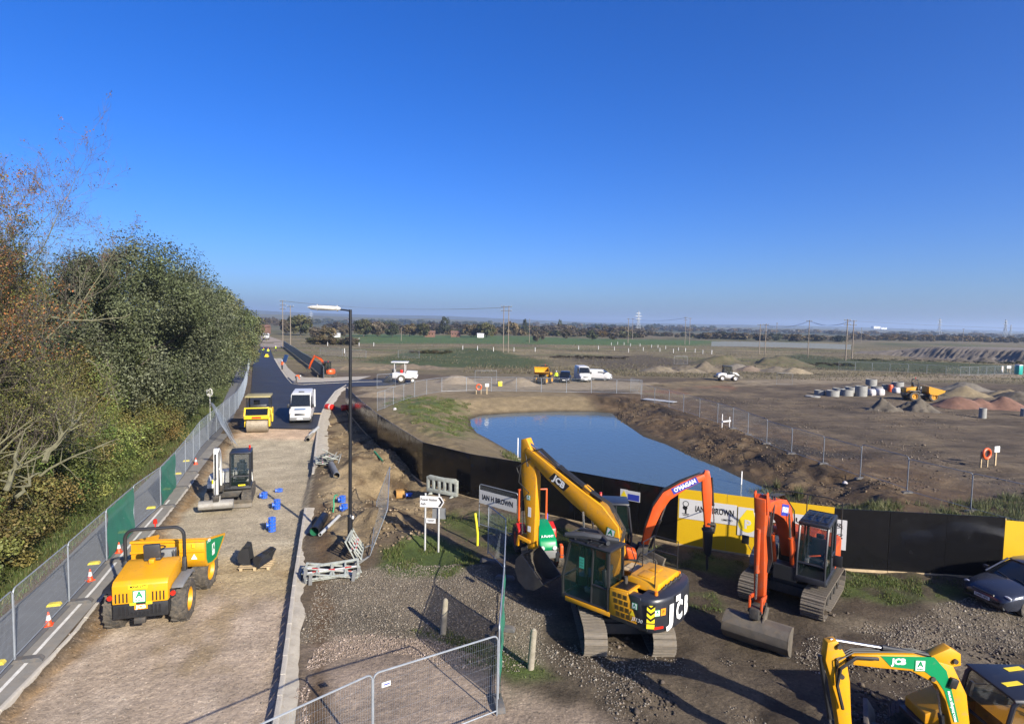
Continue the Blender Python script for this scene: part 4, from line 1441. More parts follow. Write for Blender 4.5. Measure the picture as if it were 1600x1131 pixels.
# row along the footpath
rowA = [(-12.35, 12.2)] + line_pts([(70, 984), (139, 913), (188, 855), (223, 817), (256, 790), (281, 755), (298, 728), (312, 704), (328, 686), (343, 672), (358, 656), (371, 643), (381, 620), (386, 600), (388, 582), (391, 567), (396, 555)])
pa = walk(rowA, 3.47)
GA = 'mesh fence row along the footpath'
for i in range(min(len(pa) - 1, 38)):
 net = 'g' if i in (3, 5) else None
 what = 'green netted fence panel' if net else 'galvanised mesh fence panel'
 fence_panel(pa[i], pa[i + 1], f'{what} beside the footpath, {ORD[i]} from the camera', GA, net)
 ang = math.atan2(pa[i + 1][1] - pa[i][1], pa[i + 1][0] - pa[i][0])
 if i < 9 and i > 0:
  nn = (math.sin(ang), -math.cos(ang))
  foot((pa[i][0] + nn[0] * 0.30, pa[i][1] + nn[1] * 0.30), ang, f'dark rubber fence foot on the road side of the footpath row, {ORD[i - 1]} from the camera', 'dark feet of the footpath fence')
  foot((pa[i][0] - nn[0] * 0.42, pa[i][1] - nn[1] * 0.42), ang, f'yellow rubber fence foot on the footpath, {ORD[i - 1]} from the camera', 'yellow feet of the footpath fence', True)

# row along the right bank of the pond
rowB = line_pts([(1640, 832), (1553, 806), (1475, 790), (1410, 769), (1355, 751), (1310, 735), (1240, 711), (1185, 690), (1130, 664), (1085, 650), (1040, 636), (1000, 625)])
pb_ = walk(rowB, 3.5)
GB = 'mesh fence row on the right bank of the pond'
for i in range(len(pb_) - 1):
 fence_panel(pb_[i], pb_[i + 1], f'galvanised mesh fence panel on the right bank of the pond, {ORD[i]} from the camera', GB)
 ang = math.atan2(pb_[i + 1][1] - pb_[i][1], pb_[i + 1][0] - pb_[i][0])
 if i < 9: foot(pb_[i], ang, f'rubber fence foot on the right bank of the pond, {ORD[i]} from the camera', 'feet of the right bank fence')

# row round the far side of the pond
rowC = line_pts([(1003, 617), (930, 615), (860, 614), (790, 612), (727, 612), (690, 613), (660, 618), (640, 624), (622, 630), (606, 637), (592, 646), (583, 640)])
pc = walk(rowC, 3.5)
GC = 'mesh fence row round the far side of the pond'
for i in range(len(pc) - 1):
 fence_panel(pc[i], pc[i + 1], f'galvanised mesh fence panel round the far side of the pond, {["first"] [0] if i == 0 else ORD[i]} counted from the right', GC)

# loose panels by the pond corner and across the far site
for i, (p, q, lab) in enumerate([((589, 608), (618, 606), 'mesh fence panel standing in front of the canopied paver'), ((742, 599), (776, 599), 'mesh fence panel left of the tan gravel heap'),
         ((985, 612), (1001, 617), 'mesh fence panel closing the far right corner of the pond'), ((622, 560), (655, 561), 'mesh fence panel with a yellow tag in front of the rough grass'),
         ((1053, 570), (1074, 570), 'pale panel frame standing alone left of the brown heap'), ((1213, 601), (1238, 602), 'mesh fence panel lying near the haul road'),
         ((500, 555), (535, 557), 'mesh fence panel behind the orange mini digger'), ((539, 558), (572, 559), 'mesh fence panel right of the orange mini digger')]):
 fence_panel(G(*p), G(*q), lab, 'loose mesh panels about the site')
rowD = line_pts([(1310, 578), (1360, 580), (1420, 583), (1480, 586), (1500, 588), (1600, 584), (1640, 585)])
pd_ = walk(rowD, 3.5)
for i in range(len(pd_) - 1):
 fence_panel(pd_[i], pd_[i + 1], f'mesh fence panel in the far row below the cut bank, {"first" if i == 0 else ORD[min(i, 39)]} from the left', 'far mesh fence row below the cut bank')

# gate across the access track
gA = [(-5.15, 9.75), G(583, 1052, 2.07), G(779, 992, 2.07)]
fence_panel(gA[0], gA[1], 'mesh gate panel at the bottom edge of the picture, left leaf', 'gate panels across the access track')
fence_panel(gA[1], gA[2], 'mesh gate panel across the pink access track with a small white tag', 'gate panels across the access track')
tg = place_frame('fence_tag', 'small white plastic tag clipped to the mesh gate panel', 'tag', frame((gA[1][0] + 0.24, gA[1][1] + 0.13, 1.78), (gA[2][0] - gA[1][0], gA[2][1] - gA[1][1], 0), (0, 0, 1)))
MB().box((0, 0, 0.03), (0.20, 0.11, 0.006)).build('plate', M['white_c'], tg)
MB().box((0.01, 0.0, 0.035), (0.13, 0.025, 0.003)).build('print', M['decal_b'], tg)
# row running from the gate to the hoarding
gB = [G(778, 1101), G(786, 985), G(789, 905), G(762, 876), G(796, 815)]
GD = 'panels between the gate and the hoarding'
fence_panel(gB[0], gB[1], 'green netted fence panel seen edge on beside the gate', GD, 'g')
fence_panel(gB[1], gB[2], 'mesh fence panel seen edge on behind the netted one', GD)
fence_panel(gB[2], gB[3], 'mesh fence panel angled back from the edge on row', GD)
pnl = fence_panel(G(808, 845), G(748, 826), 'mesh fence panel hung with a white name banner near the hoarding', GD)
bn = place_frame('banner', 'white builder name banner tied to the mesh fence panel', 'banner', pnl.matrix_basis @ frame((0.0, 0.05, 1.45), (-1, 0, 0), (0, 0, 1)))
MB().box((0, 0, 0.0), (2.2, 0.62, 0.006)).build('sheet', M['white'], bn)
text('IAN H BROWN', 0.33, M['decal_k'], bn, T((0, 0.0, 0.006)), bold=0.008, width=1.8)
for i, p in enumerate([G(779, 1103), G(787, 986), G(789, 906), G(764, 880)]):
 foot(p, 1.4 if i else 0.2, ['grey rubber foot at the corner of the gate', 'grey rubber foot under the edge on fence', 'grey rubber foot behind the edge on fence', 'grey rubber foot at the fold of the fence'][i], 'feet between the gate and the hoarding')
# panels leaning and lying about
lp = fence_panel(G(363, 692), G(345, 655), 'mesh fence panel leaning on the footpath fence left of the roller', 'panels leaning on the footpath fence', lean=rad(-28))
lp2 = fence_panel(G(367, 694), G(349, 656), 'second mesh fence panel in the leaning stack left of the roller', 'panels leaning on the footpath fence', lean=rad(-31))
lp3 = fence_panel(G(371, 696), G(353, 657), 'outermost mesh fence panel of the leaning stack left of the roller', 'panels leaning on the footpath fence', lean=rad(-34))
lq = fence_panel(G(578, 872), G(588, 788), 'grey mesh fence panel leaning over the dug soil right of the lamp post', 'panels leaning on the footpath fence', lean=rad(20), zs=0.05)

# dark green screen fence beside the far road
rowE = line_pts([(506, 592), (488, 575), (470, 562), (458, 553), (449, 546), (442, 541)])
pe = walk(rowE, 3.5)
for i in range(len(pe) - 1):
 fence_panel(pe[i], pe[i + 1], f'dark green screened fence panel beside the far road, {ORD[i]} from the junction', 'dark green screen fence beside the far road', 'd')

# ================================================================== POLES, PYLONS, FAR THINGS
def H_at(px, py_top, py_base):
 x, y = G(px, py_base)
 return x, y, (py_base - py_top) / FPX * y * 1.0

def pole(px, pyt, pyb, label, arms=1, twin=0.0, ang=0.0, r=0.16):
 x, y, h = H_at(px, pyt, pyb)
 t = thing('utility_pole', label, 'utility pole', (x, y, hz(x, y) - 0.1), ang, 'wooden power line poles')
 xs_ = [0.0] if not twin else [-twin / 2, twin / 2]
 for q in xs_: MB().cyl((q, 0, 0), (q, 0, h), r, r * 0.7, 8).build('pole', M['polewood'], t)
 w = twin + 1.8 if twin else 2.0
 for k in range(arms):
  c = MB().box((0, 0.15, h - 0.3 - k * 1.3), (w, 0.14, 0.16)).build('crossarm', M['dsteel'], t)
  for u in (-w / 2 + .1, 0, w / 2 - .1):
   MB().cyl((u, 0.15, h - 0.22 - k * 1.3), (u, 0.15, h + 0.12 - k * 1.3), 0.07, 0.05, 6).build('insulator', M['lgrey'], c)
 return t

poles = [pole(442, 469, 544, 'leftmost wooden pole with several crossarms beside the far road', 3), pole(454, 477, 547, 'pale wooden pole with one crossarm beside the far road', 1),
   pole(790, 479, 552, 'twin leg wooden pole alone in the middle of the field', 2, 1.6), pole(981, 497, 536, 'left pole of the thin pair beyond the green field', 1, r=.2), pole(988, 497, 530, 'right pole of the thin pair beyond the green field', 1, r=.2),
   pole(1070, 495, 538, 'left pole of the pair near the palisade fence', 2, r=.18), pole(1077, 496, 538, 'right pole of the pair near the palisade fence', 1, r=.18),
   pole(1186, 506, 553, 'left pole of the pair behind the green topped heap', 1, r=.18), pole(1195, 506, 555, 'right pole of the pair behind the green topped heap', 1, r=.18),
   pole(1262, 500, 558, 'single tall pole right of the green topped heap', 1), pole(1321, 500, 565, 'left tall pole of the pair above the concrete rings', 2, r=.2), pole(1331, 501, 562, 'right tall pole of the pair above the concrete rings', 2, r=.2),
   pole(627, 511, 532, 'small pole in front of the tree belt left', 0, r=.15), pole(827, 497, 535, 'thin pole by the small bare tree', 0, r=.15), pole(1213, 504, 530, 'distant dark pole pair member above the hedge', 2, r=.25),
   pole(1504, 513, 538, 'small pole among the golden scrub', 1, r=.2), pole(1345, 512, 536, 'thin pole right of the tall pair', 0, r=.2)]

def wire_run(pa_, pb2, label, n=3, sag=1.5):
 t = thing('overhead_line', label, 'overhead line', (0, 0, 0), 0, 'overhead wires')
 for k in range(n):
  o = (k - (n - 1) / 2) * 0.9
  a, b = Vector(pa_) + Vector((o * 0.6, o * 0.5, 0)), Vector(pb2) + Vector((o * 0.6, o * 0.5, 0))
  pts = [a.lerp(b, i / 12) - Vector((0, 0, sag * 4 * (i / 12) * (1 - i / 12))) for i in range(13)]
  MB().tube(pts, 0.03, 3).build('wire', M['galv'], t)
 return t

def ptop(o, px, pyt, pyb):
 x, y, h = H_at(px, pyt, pyb)
 return (x, y, h - 0.1)
tops = {k: ptop(None, *k) for k in [(442, 470, 544), (790, 480, 552), (1073, 496, 538), (1191, 507, 554), (1262, 501, 558), (1326, 501, 563), (985, 498, 533)]}
T_ = list(tops.values())
wire_run(T_[0], T_[1], 'thin wires from the roadside pole to the twin leg pole')
wire_run(T_[3], T_[4], 'thin wires from the heap pole pair to the single pole')
wire_run(T_[4], T_[5], 'thin wires from the single pole to the tall pair')
wire_run(T_[5], (T_[5][0] + 130, T_[5][1] - 18, T_[5][2]), 'thin wires from the tall pair off to the right')
wire_run(T_[6], T_[2], 'thin wires between the far pole pairs')

def pylon(px, pyt, Y, h, label):
 p = AT(px, pyt, Y)
 t = thing('pylon', label, 'pylon', (p.x, p.y, p.z - h), 0.3, 'lattice pylons on the horizon')
 w = h * 0.09
 m = MB()
 lv = [(0, w), (0.35, w * 0.62), (0.6, w * 0.36), (1.0, 0.25)]
 for sx in (-1, 1):
  for sy in (-1, 1):
   m.tube([(sx * q, sy * q, z * h) for z, q in lv], 0.28, 4)
 for (z0, q0), (z1, q1) in zip(lv[:-1], lv[1:]):
  for s in (-1, 1):
   m.cyl((-s * q0, -q0, z0 * h), (s * q1, -q1, z1 * h), 0.16, n=3).cyl((-s * q0, q0, z0 * h), (s * q1, q1, z1 * h), 0.16, n=3)
 m.build('lattice_tower', M['galv'], t)
 for z, L in ((0.66, 0.16), (0.78, 0.2), (0.9, 0.14)):
  MB().prism([(-L * h, z * h), (0, z * h - 0.02 * h), (L * h, z * h), (0, z * h + 0.035 * h)], -0.3, 0.3, 'y').build('crossarm', M['galv'], t)
 return t

pylon(998, 486, 900, 36, 'lattice pylon right of centre on the horizon')
pylon(1469, 497, 1000, 34, 'lattice pylon above the golden scrub')
pylon(1572, 499, 800, 28, 'larger lattice pylon near the right edge')
pylon(1580, 507, 1200, 26, 'smaller lattice pylon at the right edge')
pylon(486, 486, 1700, 40, 'tiny lattice pylon behind the round green tree')

# white marker stakes in the rough field
st = MB().box((0, 0, 0.55), (0.13, 0.13, 1.15)).box((0, 0, 1.16), (0.15, 0.15, 0.06)).mesh('stake', 0.015, 1)
st.materials.append(M['white_c'])
stk = [(723, 548), (746, 549), (771, 551), (803, 551), (836, 551), (904, 548), (935, 547), (960, 548), (982, 552), (985, 541), (955, 540), (1000, 541), (1018, 543), (1031, 550), (1040, 545), (1052, 553),
    (1060, 548), (1071, 550), (1086, 552), (1098, 555), (1112, 555), (1005, 549), (1028, 543), (965, 538), (975, 539), (512, 541), (539, 535), (561, 532), (538, 552), (561, 541), (584, 541)]
stk.sort()
for i, (px, py) in enumerate(stk):
 x, y = G(px, py)
 tag(inst('marker_stake', st, None, (x, y, hz(x, y) - 0.05), (0, 0, i), (1.3, 1.3, 1.25)), f'white marker stake in the rough field, {"first" if i == 0 else ORD[i]} from the left', 'stake', 'white stakes in the rough field')

# pale palisade fence
def palisade():
 a, b = G(1112, 541), G(1330, 546)
 t = thing('palisade_fence', 'long pale grey palisade fence in front of the dark hedge', 'fence', (a[0], a[1], 0))
 d = Vector((b[0] - a[0], b[1] - a[1], 0))
 L = d.length
 d.normalize()
 n = int(L / 0.42)
 m = MB()
 for i in range(n):
  p = d * (i * L / n)
  m.box((p.x, p.y, 1.25 + 0.3 * math.sin(i * 0.02)), (0.33, 0.06, 2.5))
 o = m.build('pales', mat('palisade_grey', (0.105, 0.125, 0.15), 0.7, 0.0), t)
 o['kind'] = 'stuff'
 MB().tube([(0, 0.1, 0.8), (d.x * L, d.y * L + .1, 0.8)], 0.08, 4).build('rail', M['galv'], t)
 MB().tube([(0, 0.1, 2.2), (d.x * L, d.y * L + .1, 2.2)], 0.08, 4).build('rail', M['galv'], t)

palisade()

def building(px, py, Y, w, h, d, m, label, roof=None):
 p = AT(px, py, Y)
 t = thing('building', label, 'building', (p.x, p.y, p.z))
 MB().box((0, 0, h / 2 - 1), (w, d, h + 2)).build('wall', m, t)
 r = MB().prism([(-d / 2 - .3, h), (d / 2 + .3, h), (0, h + (h * 0.55 if roof else 0.5))], -w / 2 - .3, w / 2 + .3, 'x').build('roof', roof or m, t)
 for k in range(3):
  MB().box((w * (-0.3 + 0.3 * k), -d / 2 - 0.03, h * 0.5), (w * 0.1, 0.1, h * 0.35)).build('window', M['glassd'], t)
 return t

M['brickred'] = mat('far_brick', (0.17, 0.09, 0.065), 0.9)
M['farwhite'] = mat('far_white_wall', (0.8, 0.8, 0.8), 0.8)
building(1368, 513, 3600, 40, 12, 30, M['farwhite'], 'white works building left block on the far hill')
building(1379, 514, 3600, 34, 9, 30, M['farwhite'], 'white works building right block on the far hill')
building(672, 524, 380, 6, 2, 5, M['brickred'], 'small red roofed house left among the trees', M['brickred'])
building(712, 524, 400, 6, 2, 5, M['brickred'], 'small red roofed house right among the trees', M['brickred'])
building(751, 525, 380, 4, 1.3, 3, M['farwhite'], 'low white shed between the trees')
building(411, 516, 360, 7, 2.2, 6, M['brickred'], 'red brick house at the far end of the road', M['brickred'])
building(525, 525, 330, 4, 1.2, 3, M['farwhite'], 'low white trailer beyond the field left of the lamp post')

# ================================================================== THE AIR
def haze():
 me = MB().bb(-7600, 7600, -80, 9300, -6, 130).mesh('haze')
 m = bpy.data.materials.new('haze_air')
 m.use_nodes = True
 N, L = nodes_of(m)
 N.remove(N['Principled BSDF'])
 v = N.new('ShaderNodeVolumePrincipled')
 v.inputs['Color'].default_value = (0.55, 0.72, 1.0, 1)
 v.inputs['Density'].default_value = 0.00017
 v.inputs['Anisotropy'].default_value = 0.2
 L.new(v.outputs[0], N['Material Output'].inputs['Volume'])
 me.materials.append(m)
 tag(inst('haze', me), 'thin blue haze over the far fields', None, None, 'stuff')

haze()

# ================================================================== TREES AND HEDGE ON THE LEFT
def poly_tubes(paths, radii, n=4):
 """many tubes at once: paths (k, m, 3), radii (k, m)"""
 P, Rr = np.array(paths), np.array(radii)
 k, m, _ = P.shape
 t = P[:, -1] - P[:, 0]
 t /= np.linalg.norm(t, axis=1)[:, None] + 1e-9
 ref = np.where(np.abs(t[:, 2:3]) < 0.8, np.array([[0, 0, 1.0]]), np.array([[1.0, 0, 0]]))
 a = np.cross(t, ref)
 a /= np.linalg.norm(a, axis=1)[:, None] + 1e-9
 b = np.cross(t, a)
 th = np.arange(n) * 2 * math.pi / n
 ring = a[:, None, None, :] * np.cos(th)[None, None, :, None] + b[:, None, None, :] * np.sin(th)[None, None, :, None]
 V = (P[:, :, None, :] + ring * Rr[:, :, None, None]).reshape(-1, 3)
 base = (np.arange(k) * m * n)[:, None, None] + (np.arange(m - 1) * n)[None, :, None] + np.arange(n)[None, None, :]
 nxt = (np.arange(k) * m * n)[:, None, None] + (np.arange(m - 1) * n)[None, :, None] + ((np.arange(n) + 1) % n)[None, None, :]
 F = np.stack([base, nxt, nxt + n, base + n], -1).reshape(-1, 4)
 return V, F

def grow_tree(seed, h, r0, levels=5, kids=(9, 8, 6, 5, 4), up=0.10, spread=1.0, lean=(0, 0), seg=5, ratio=0.56, low=0.25):
 rng = np.random.default_rng(seed)
 allp, allr, lev = [], [], []
 tips = []
 def run(p, d, L, r, lv):
  pts, rs = [p.copy()], [r]
  q = p.copy()
  dd = d.copy()
  for i in range(seg):
   dd = dd + rng.normal(0, 0.10 + 0.04 * lv, 3) + np.array([0, 0, up * (0.4 + 0.3 * lv if lv else 0.3)])
   dd /= np.linalg.norm(dd)
   q = q + dd * L / seg
   pts.append(q.copy())
   rs.append(r * (1 - 0.8 * (i + 1) / seg) + 0.0015)
  allp.append(pts)
  allr.append(rs)
  lev.append(lv)
  if lv == levels - 1:
   tips.append((pts[-1], dd))
   tips.append((pts[-3], dd))
   return
  nk = kids[lv]
  for c in range(nk):
   f = low + (1 - low) * (c + rng.random()) / nk if lv == 0 else 0.2 + 0.8 * (c + rng.random()) / nk
   i = min(seg - 1, int(f * seg))
   u = f * seg - i
   cp = pts[i] * (1 - u) + pts[i + 1] * u
   cr = (rs[i] * (1 - u) + rs[i + 1] * u)
   ax = pts[i + 1] - pts[i]
   ax /= np.linalg.norm(ax)
   pr = rng.normal(0, 1, 3)
   pr -= ax * pr.dot(ax)
   pr /= np.linalg.norm(pr)
   an = rng.uniform(0.55, 1.05) * spread
   cdv = ax * math.cos(an) + pr * math.sin(an)
   fl = ratio * rng.uniform(0.7, 1.15) * (1.1 - 0.35 * f)
   run(cp, cdv, L * fl, max(cr * (0.5 if lv < 2 else 0.62), 0.0065), lv + 1)
 d0 = np.array([lean[0], lean[1], 1.0])
 run(np.zeros(3), d0 / np.linalg.norm(d0), h, r0, 0)
 return allp, allr, np.array(lev), tips

M['bark_l'] = mat('lichen_bark', (0.13, 0.125, 0.075), 0.95, scale=5, var=0.4, bump=0.4)
M['twig'] = mat('bare_twigs', (0.11, 0.088, 0.075), 0.95, scale=3, var=0.3)

def bare_tree(loc, seed, h, r0, label, leafpal, leaf_n, leaf_size, rz=0.0, low_leaf=None, **kw):
 ap, ar, lv, tips = grow_tree(seed, h, r0, **kw)
 t = thing('tree', label, 'tree', loc, rz, 'trees behind the footpath')
 L = max(lv)
 big = [i for i in range(len(lv)) if lv[i] <= 2]
 tw = [i for i in range(len(lv)) if lv[i] > 2]
 V, F = poly_tubes([ap[i] for i in big], [ar[i] for i in big], 6)
 inst('trunk', np_mesh('trunk', V, F, M['bark_l'], smooth=True), t)
 V, F = poly_tubes([ap[i] for i in tw], [ar[i] for i in tw], 3)
 inst('twigs', np_mesh('twigs', V, F, M['twig'], smooth=True), t)['kind'] = 'stuff'
 rng = np.random.default_rng(seed + 1)
 TP = np.array([q[0] for q in tips])
 k = rng.integers(0, len(TP), leaf_n // 6)
 P = np.repeat(TP[k], 6, axis=0) + rng.normal(0, 0.11, (len(k) * 6, 3))
 C = mixcol(leafpal, len(P), rng, 0.3)
 if low_leaf:
  lowm = P[:, 2] < h * low_leaf[0]
  C[lowm] = mixcol(low_leaf[1], int(lowm.sum()), rng, 0.3)
 V, F, C = leaves(P, rng.normal(0, 1, P.shape), leaf_size, C, rng, 0.8, 0.75)
 inst('crown', np_mesh('crown', V, F, M['leaf'], C), t)['kind'] = 'stuff'
 return t

RUST = [(0.22, 0.075, 0.025), (0.17, 0.07, 0.03), (0.20, 0.11, 0.04)]
OLIV = [(0.12, 0.125, 0.035), (0.095, 0.11, 0.032), (0.15, 0.135, 0.04), (0.085, 0.10, 0.03)]
TW = dict(levels=5, seg=5)
bare_tree((-21.3, 22.3, -0.5), 21, 10.4, 0.16, 'tall half bare tree with rusty leaves at the left edge', RUST + OLIV[:2], 42000, 0.07, 0.4, (0.78, OLIV), kids=(18, 9, 7, 5), low=0.22, lean=(-0.22, 0.05), **TW)
bare_tree((-23.6, 27.0, -0.5), 23, 10.2, 0.14, 'lichen covered bare tree with thin twigs, second from the left edge', OLIV, 46000, 0.075, 1.4, (0.85, OLIV), kids=(15, 9, 7, 5), low=0.20, **TW)
bare_tree((-28.0, 37.0, -0.5), 27, 14.6, 0.20, 'bare purple twigged tree rising left of the evergreen crowns', RUST + OLIV[:1], 4000, 0.085, 2.6, (0.6, OLIV), kids=(15, 9, 6, 5), low=0.12, **TW)

def leafy_tree(loc, radii, cz, label, pal, n, size, seed, trunk_h, nclump=120, crad=0.26, name='tree', cat='tree', group='trees behind the footpath', shell=0.62, stems=1, floor=0.3, stemmat=None, val=0.2):
 rng = np.random.default_rng(seed)
 t = thing(name, label, cat, loc, 0, group)
 P, Nn, ids = clump_points(rng, n, (0, 0, cz), radii, nclump, crad, shell)
 ok = P[:, 2] > floor
 P, Nn, ids = P[ok], Nn[ok], ids[ok]
 cb = mixcol(pal, nclump, rng, val)
 C = cb[ids] * np.exp(rng.normal(0, 0.22, len(ids)))[:, None]
 V, F, C = leaves(P, Nn, size, C, rng, 0.75, 0.62)
 inst('crown' if cat == 'tree' else 'foliage', np_mesh('crown', V, F, M['leaf'], C), t)['kind'] = 'stuff'
 # trunk or stems with limbs reaching into the clumps
 paths, rs = [], []
 for s in range(stems):
  b = np.array([rng.normal(0, 0.25) if stems > 1 else 0, rng.normal(0, 0.25) if stems > 1 else 0, -0.3])
  top = np.array([rng.normal(0, 0.25) * radii[0], rng.normal(0, 0.25) * radii[1], trunk_h])
  mid = [b + (top - b) * f + rng.normal(0, 0.12, 3) * (0 < f < 1) for f in (0, .25, .5, .75, 1)]
  r0 = 0.028 * trunk_h if stems == 1 else 0.05
  paths.append(mid)
  rs.append([r0, r0 * .85, r0 * .7, r0 * .55, r0 * .4])
  for k in range(9 if stems == 1 else 4):
   q = mid[2] + (mid[4] - mid[2]) * rng.random()
   e = P[rng.integers(len(P))] * 0.96
   paths.append([q + (e - q) * f + rng.normal(0, 0.1, 3) * (0 < f < 1) for f in (0, .25, .5, .75, 1)])
   rs.append([r0 * .4, r0 * .3, r0 * .22, r0 * .14, 0.006])
 V, F = poly_tubes(paths, rs, 5)
 inst('trunk' if cat == 'tree' else 'stems', np_mesh('trunk', V, F, stemmat or M['bark'], smooth=True), t)
 return t

EVER = [(0.115, 0.135, 0.062), (0.135, 0.155, 0.082), (0.092, 0.115, 0.050), (0.155, 0.170, 0.105)]
EVER2 = [(0.11, 0.13, 0.055), (0.125, 0.145, 0.068), (0.090, 0.112, 0.045), (0.135, 0.132, 0.055)]
leafy_tree((-29.6, 46.5, -0.4), (6.2, 6.0, 7.2), 8.6, 'dense grey green evergreen crown, largest and nearest of the dark trees', EVER, 105000, 0.165, 41, 9, 260, 0.19)
leafy_tree((-34.0, 60.0, -0.4), (5.6, 6.0, 7.2), 7.9, 'dense evergreen crown behind the largest one, second along the footpath', EVER, 60000, 0.19, 42, 8, 170, 0.21)
leafy_tree((-42.2, 82.0, -0.4), (5.6, 8.0, 6.8), 7.3, 'dense evergreen crown overhanging the path beside the far fence', EVER2, 36000, 0.24, 43, 7, 150, 0.22)
leafy_tree((-55.0, 112.0, -0.4), (6.5, 9.0, 6.4), 6.8, 'farthest evergreen crown at the bend of the footpath', EVER2, 16000, 0.34, 44, 7, 90, 0.25)
leafy_tree((-37.0, 50.0, -0.4), (6.0, 6.0, 6.5), 7.0, 'evergreen crown half hidden behind the largest one', EVER2, 20000, 0.26, 45, 8, 110, 0.25)

SHR = [(0.125, 0.135, 0.036), (0.095, 0.12, 0.033), (0.165, 0.14, 0.042), (0.13, 0.095, 0.04), (0.105, 0.14, 0.032)]
SHG = [(0.085, 0.125, 0.03), (0.105, 0.145, 0.036), (0.13, 0.15, 0.04), (0.08, 0.105, 0.028)]
SHB = [(0.15, 0.12, 0.04), (0.125, 0.12, 0.036), (0.17, 0.115, 0.036), (0.105, 0.115, 0.034)]
rs_ = random.Random(5)
shrubs = []
for k in range(9):          # front rank beside the path
 y = 13.0 + k * 3.7
 shrubs.append((float(XL(y)) - 4.9 - rs_.uniform(0, 0.7), y + rs_.uniform(-.5, .5), rs_.uniform(1.8, 2.3), rs_.uniform(2.6, 3.8), 0))
for k in range(9):          # second, taller rank
 y = 15.5 + k * 4.0
 shrubs.append((float(XL(y)) - 8.6 - rs_.uniform(0, 0.8), y + rs_.uniform(-.6, .6), rs_.uniform(2.4, 3.0), rs_.uniform(5.4, 7.0), 1))
for k in range(6):
 y = 17 + k * 5.5
 shrubs.append((float(XL(y)) - 12.8 - rs_.uniform(0, 0.8), y + rs_.uniform(-.6, .6), rs_.uniform(2.9, 3.5), rs_.uniform(6.5, 8.5), 2))
pals = [SHR, SHG, SHB]
adj = ['olive', 'green', 'brown leaved']
for i, (x, y, r, h, rank) in enumerate(shrubs):
 near = i % 9 if i < 18 else i - 18
 kind = [0, 1, 0, 2, 1, 0, 1, 0, 2][near % 9] if rank == 0 else [2, 0, 2, 0, 1, 2, 0, 1, 0][near % 9]
 n = int((15000 if rank == 0 else 18000) * min(1.0, (24.0 / y)) ** 0.7)
 leafy_tree((x, y, -0.45), (r, r * 1.15, h * 0.62), h * 0.52, f'{adj[kind]} shrub in the {["front", "middle", "back"][rank]} of the hedge, {ORD[near]} from the camera', pals[kind], n, 0.105 if rank == 0 else 0.125,
      60 + i, h * 0.8, 46, 0.34, 'shrub', 'shrub', 'shrubs of the hedge along the footpath', 0.5, 4, 0.1, M['bark_l'], 0.32)

# bare pale branches sticking out of the hedge
def dead_branch(a, b, bend, r, label, seed):
 rng = np.random.default_rng(seed)
 A, B = Vector(a), Vector(b)
 pts = [A.lerp(B, i / 8) + Vector((0, 0, bend * math.sin(math.pi * i / 8))) + Vector(rng.normal(0, 0.06, 3)) for i in range(9)]
 m = MB()
 m.tube(pts, [r * (1 - 0.085 * i) for i in range(9)], 6)
 for k in range(9):
  i = 2 + k % 6
  d = Vector(rng.normal(0, 1, 3)).normalized() * 0.9 + (B - A).normalized() * 0.5
  q = pts[i]
  m.tube([q, q + d * 0.5, q + d * 1.0 + Vector((0, 0, -0.1))], [r * .4, r * .25, 0.006], 4)
 o = m.build('branch', M['bark_l'])
 return tag(o, label, 'branch', 'pale bare branches in the hedge')

o_ = thing('fallen_limb', 'long pale bare limb reaching out of the hedge above the path', 'branch', (0, 0, 0), 0, 'pale bare branches in the hedge')
def limb(label, pa_, pb2, Ya, Yb, bend, r, seed):
 a, b = AT(*pa_, Ya), AT(*pb2, Yb)
 o = dead_branch(a, b, bend, r, label, seed)
 o.name = 'bare_limb'
 return o
bpy.data.objects.remove(o_)
limb('long pale bare limb curving out of the hedge low down', (60, 745), (196, 685), 23, 24, 0.2, 0.05, 1)
limb('thick lichen covered limb slanting up from the hedge', (70, 720), (128, 650), 22.5, 24, 0.1, 0.11, 2)
limb('pale horizontal bare limb in front of the evergreen crown', (80, 496), (205, 493), 27, 29, -0.15, 0.05, 3)
limb('thick lichen limb leaning at the left edge of the hedge', (12, 770), (30, 700), 20, 21, 0.1, 0.10, 4)
limb('slanting green lichen limb in the middle of the hedge', (30, 775), (60, 735), 20.5, 21.5, 0.1, 0.07, 5)
limb('arching bare limb below the evergreen crown', (130, 560), (190, 640), 29, 31, 0.5, 0.04, 6)

# ================================================================== GRASS AND STONES
def scatter(name, pxs, n, fn, label, m, seed, z=0.0, wob=0.5, dens=None):
 rng = np.random.default_rng(seed)
 pl = np.array([G(p[0], p[1], z) for p in pxs])
 lo, hi = pl.min(0) - 0.5, pl.max(0) + 0.5
 x = rng.uniform(lo[0], hi[0], n * 4)
 y = rng.uniform(lo[1], hi[1], n * 4)
 d = sdist(pl, x, y) + wob * fbm(x, y, 1.1, 4)
 ok = d < 0
 if dens is not None: ok &= rng.random(len(x)) < dens(x, y)
 x, y = x[ok][:n], y[ok][:n]
 return fn(x, y, height(x, y), rng)

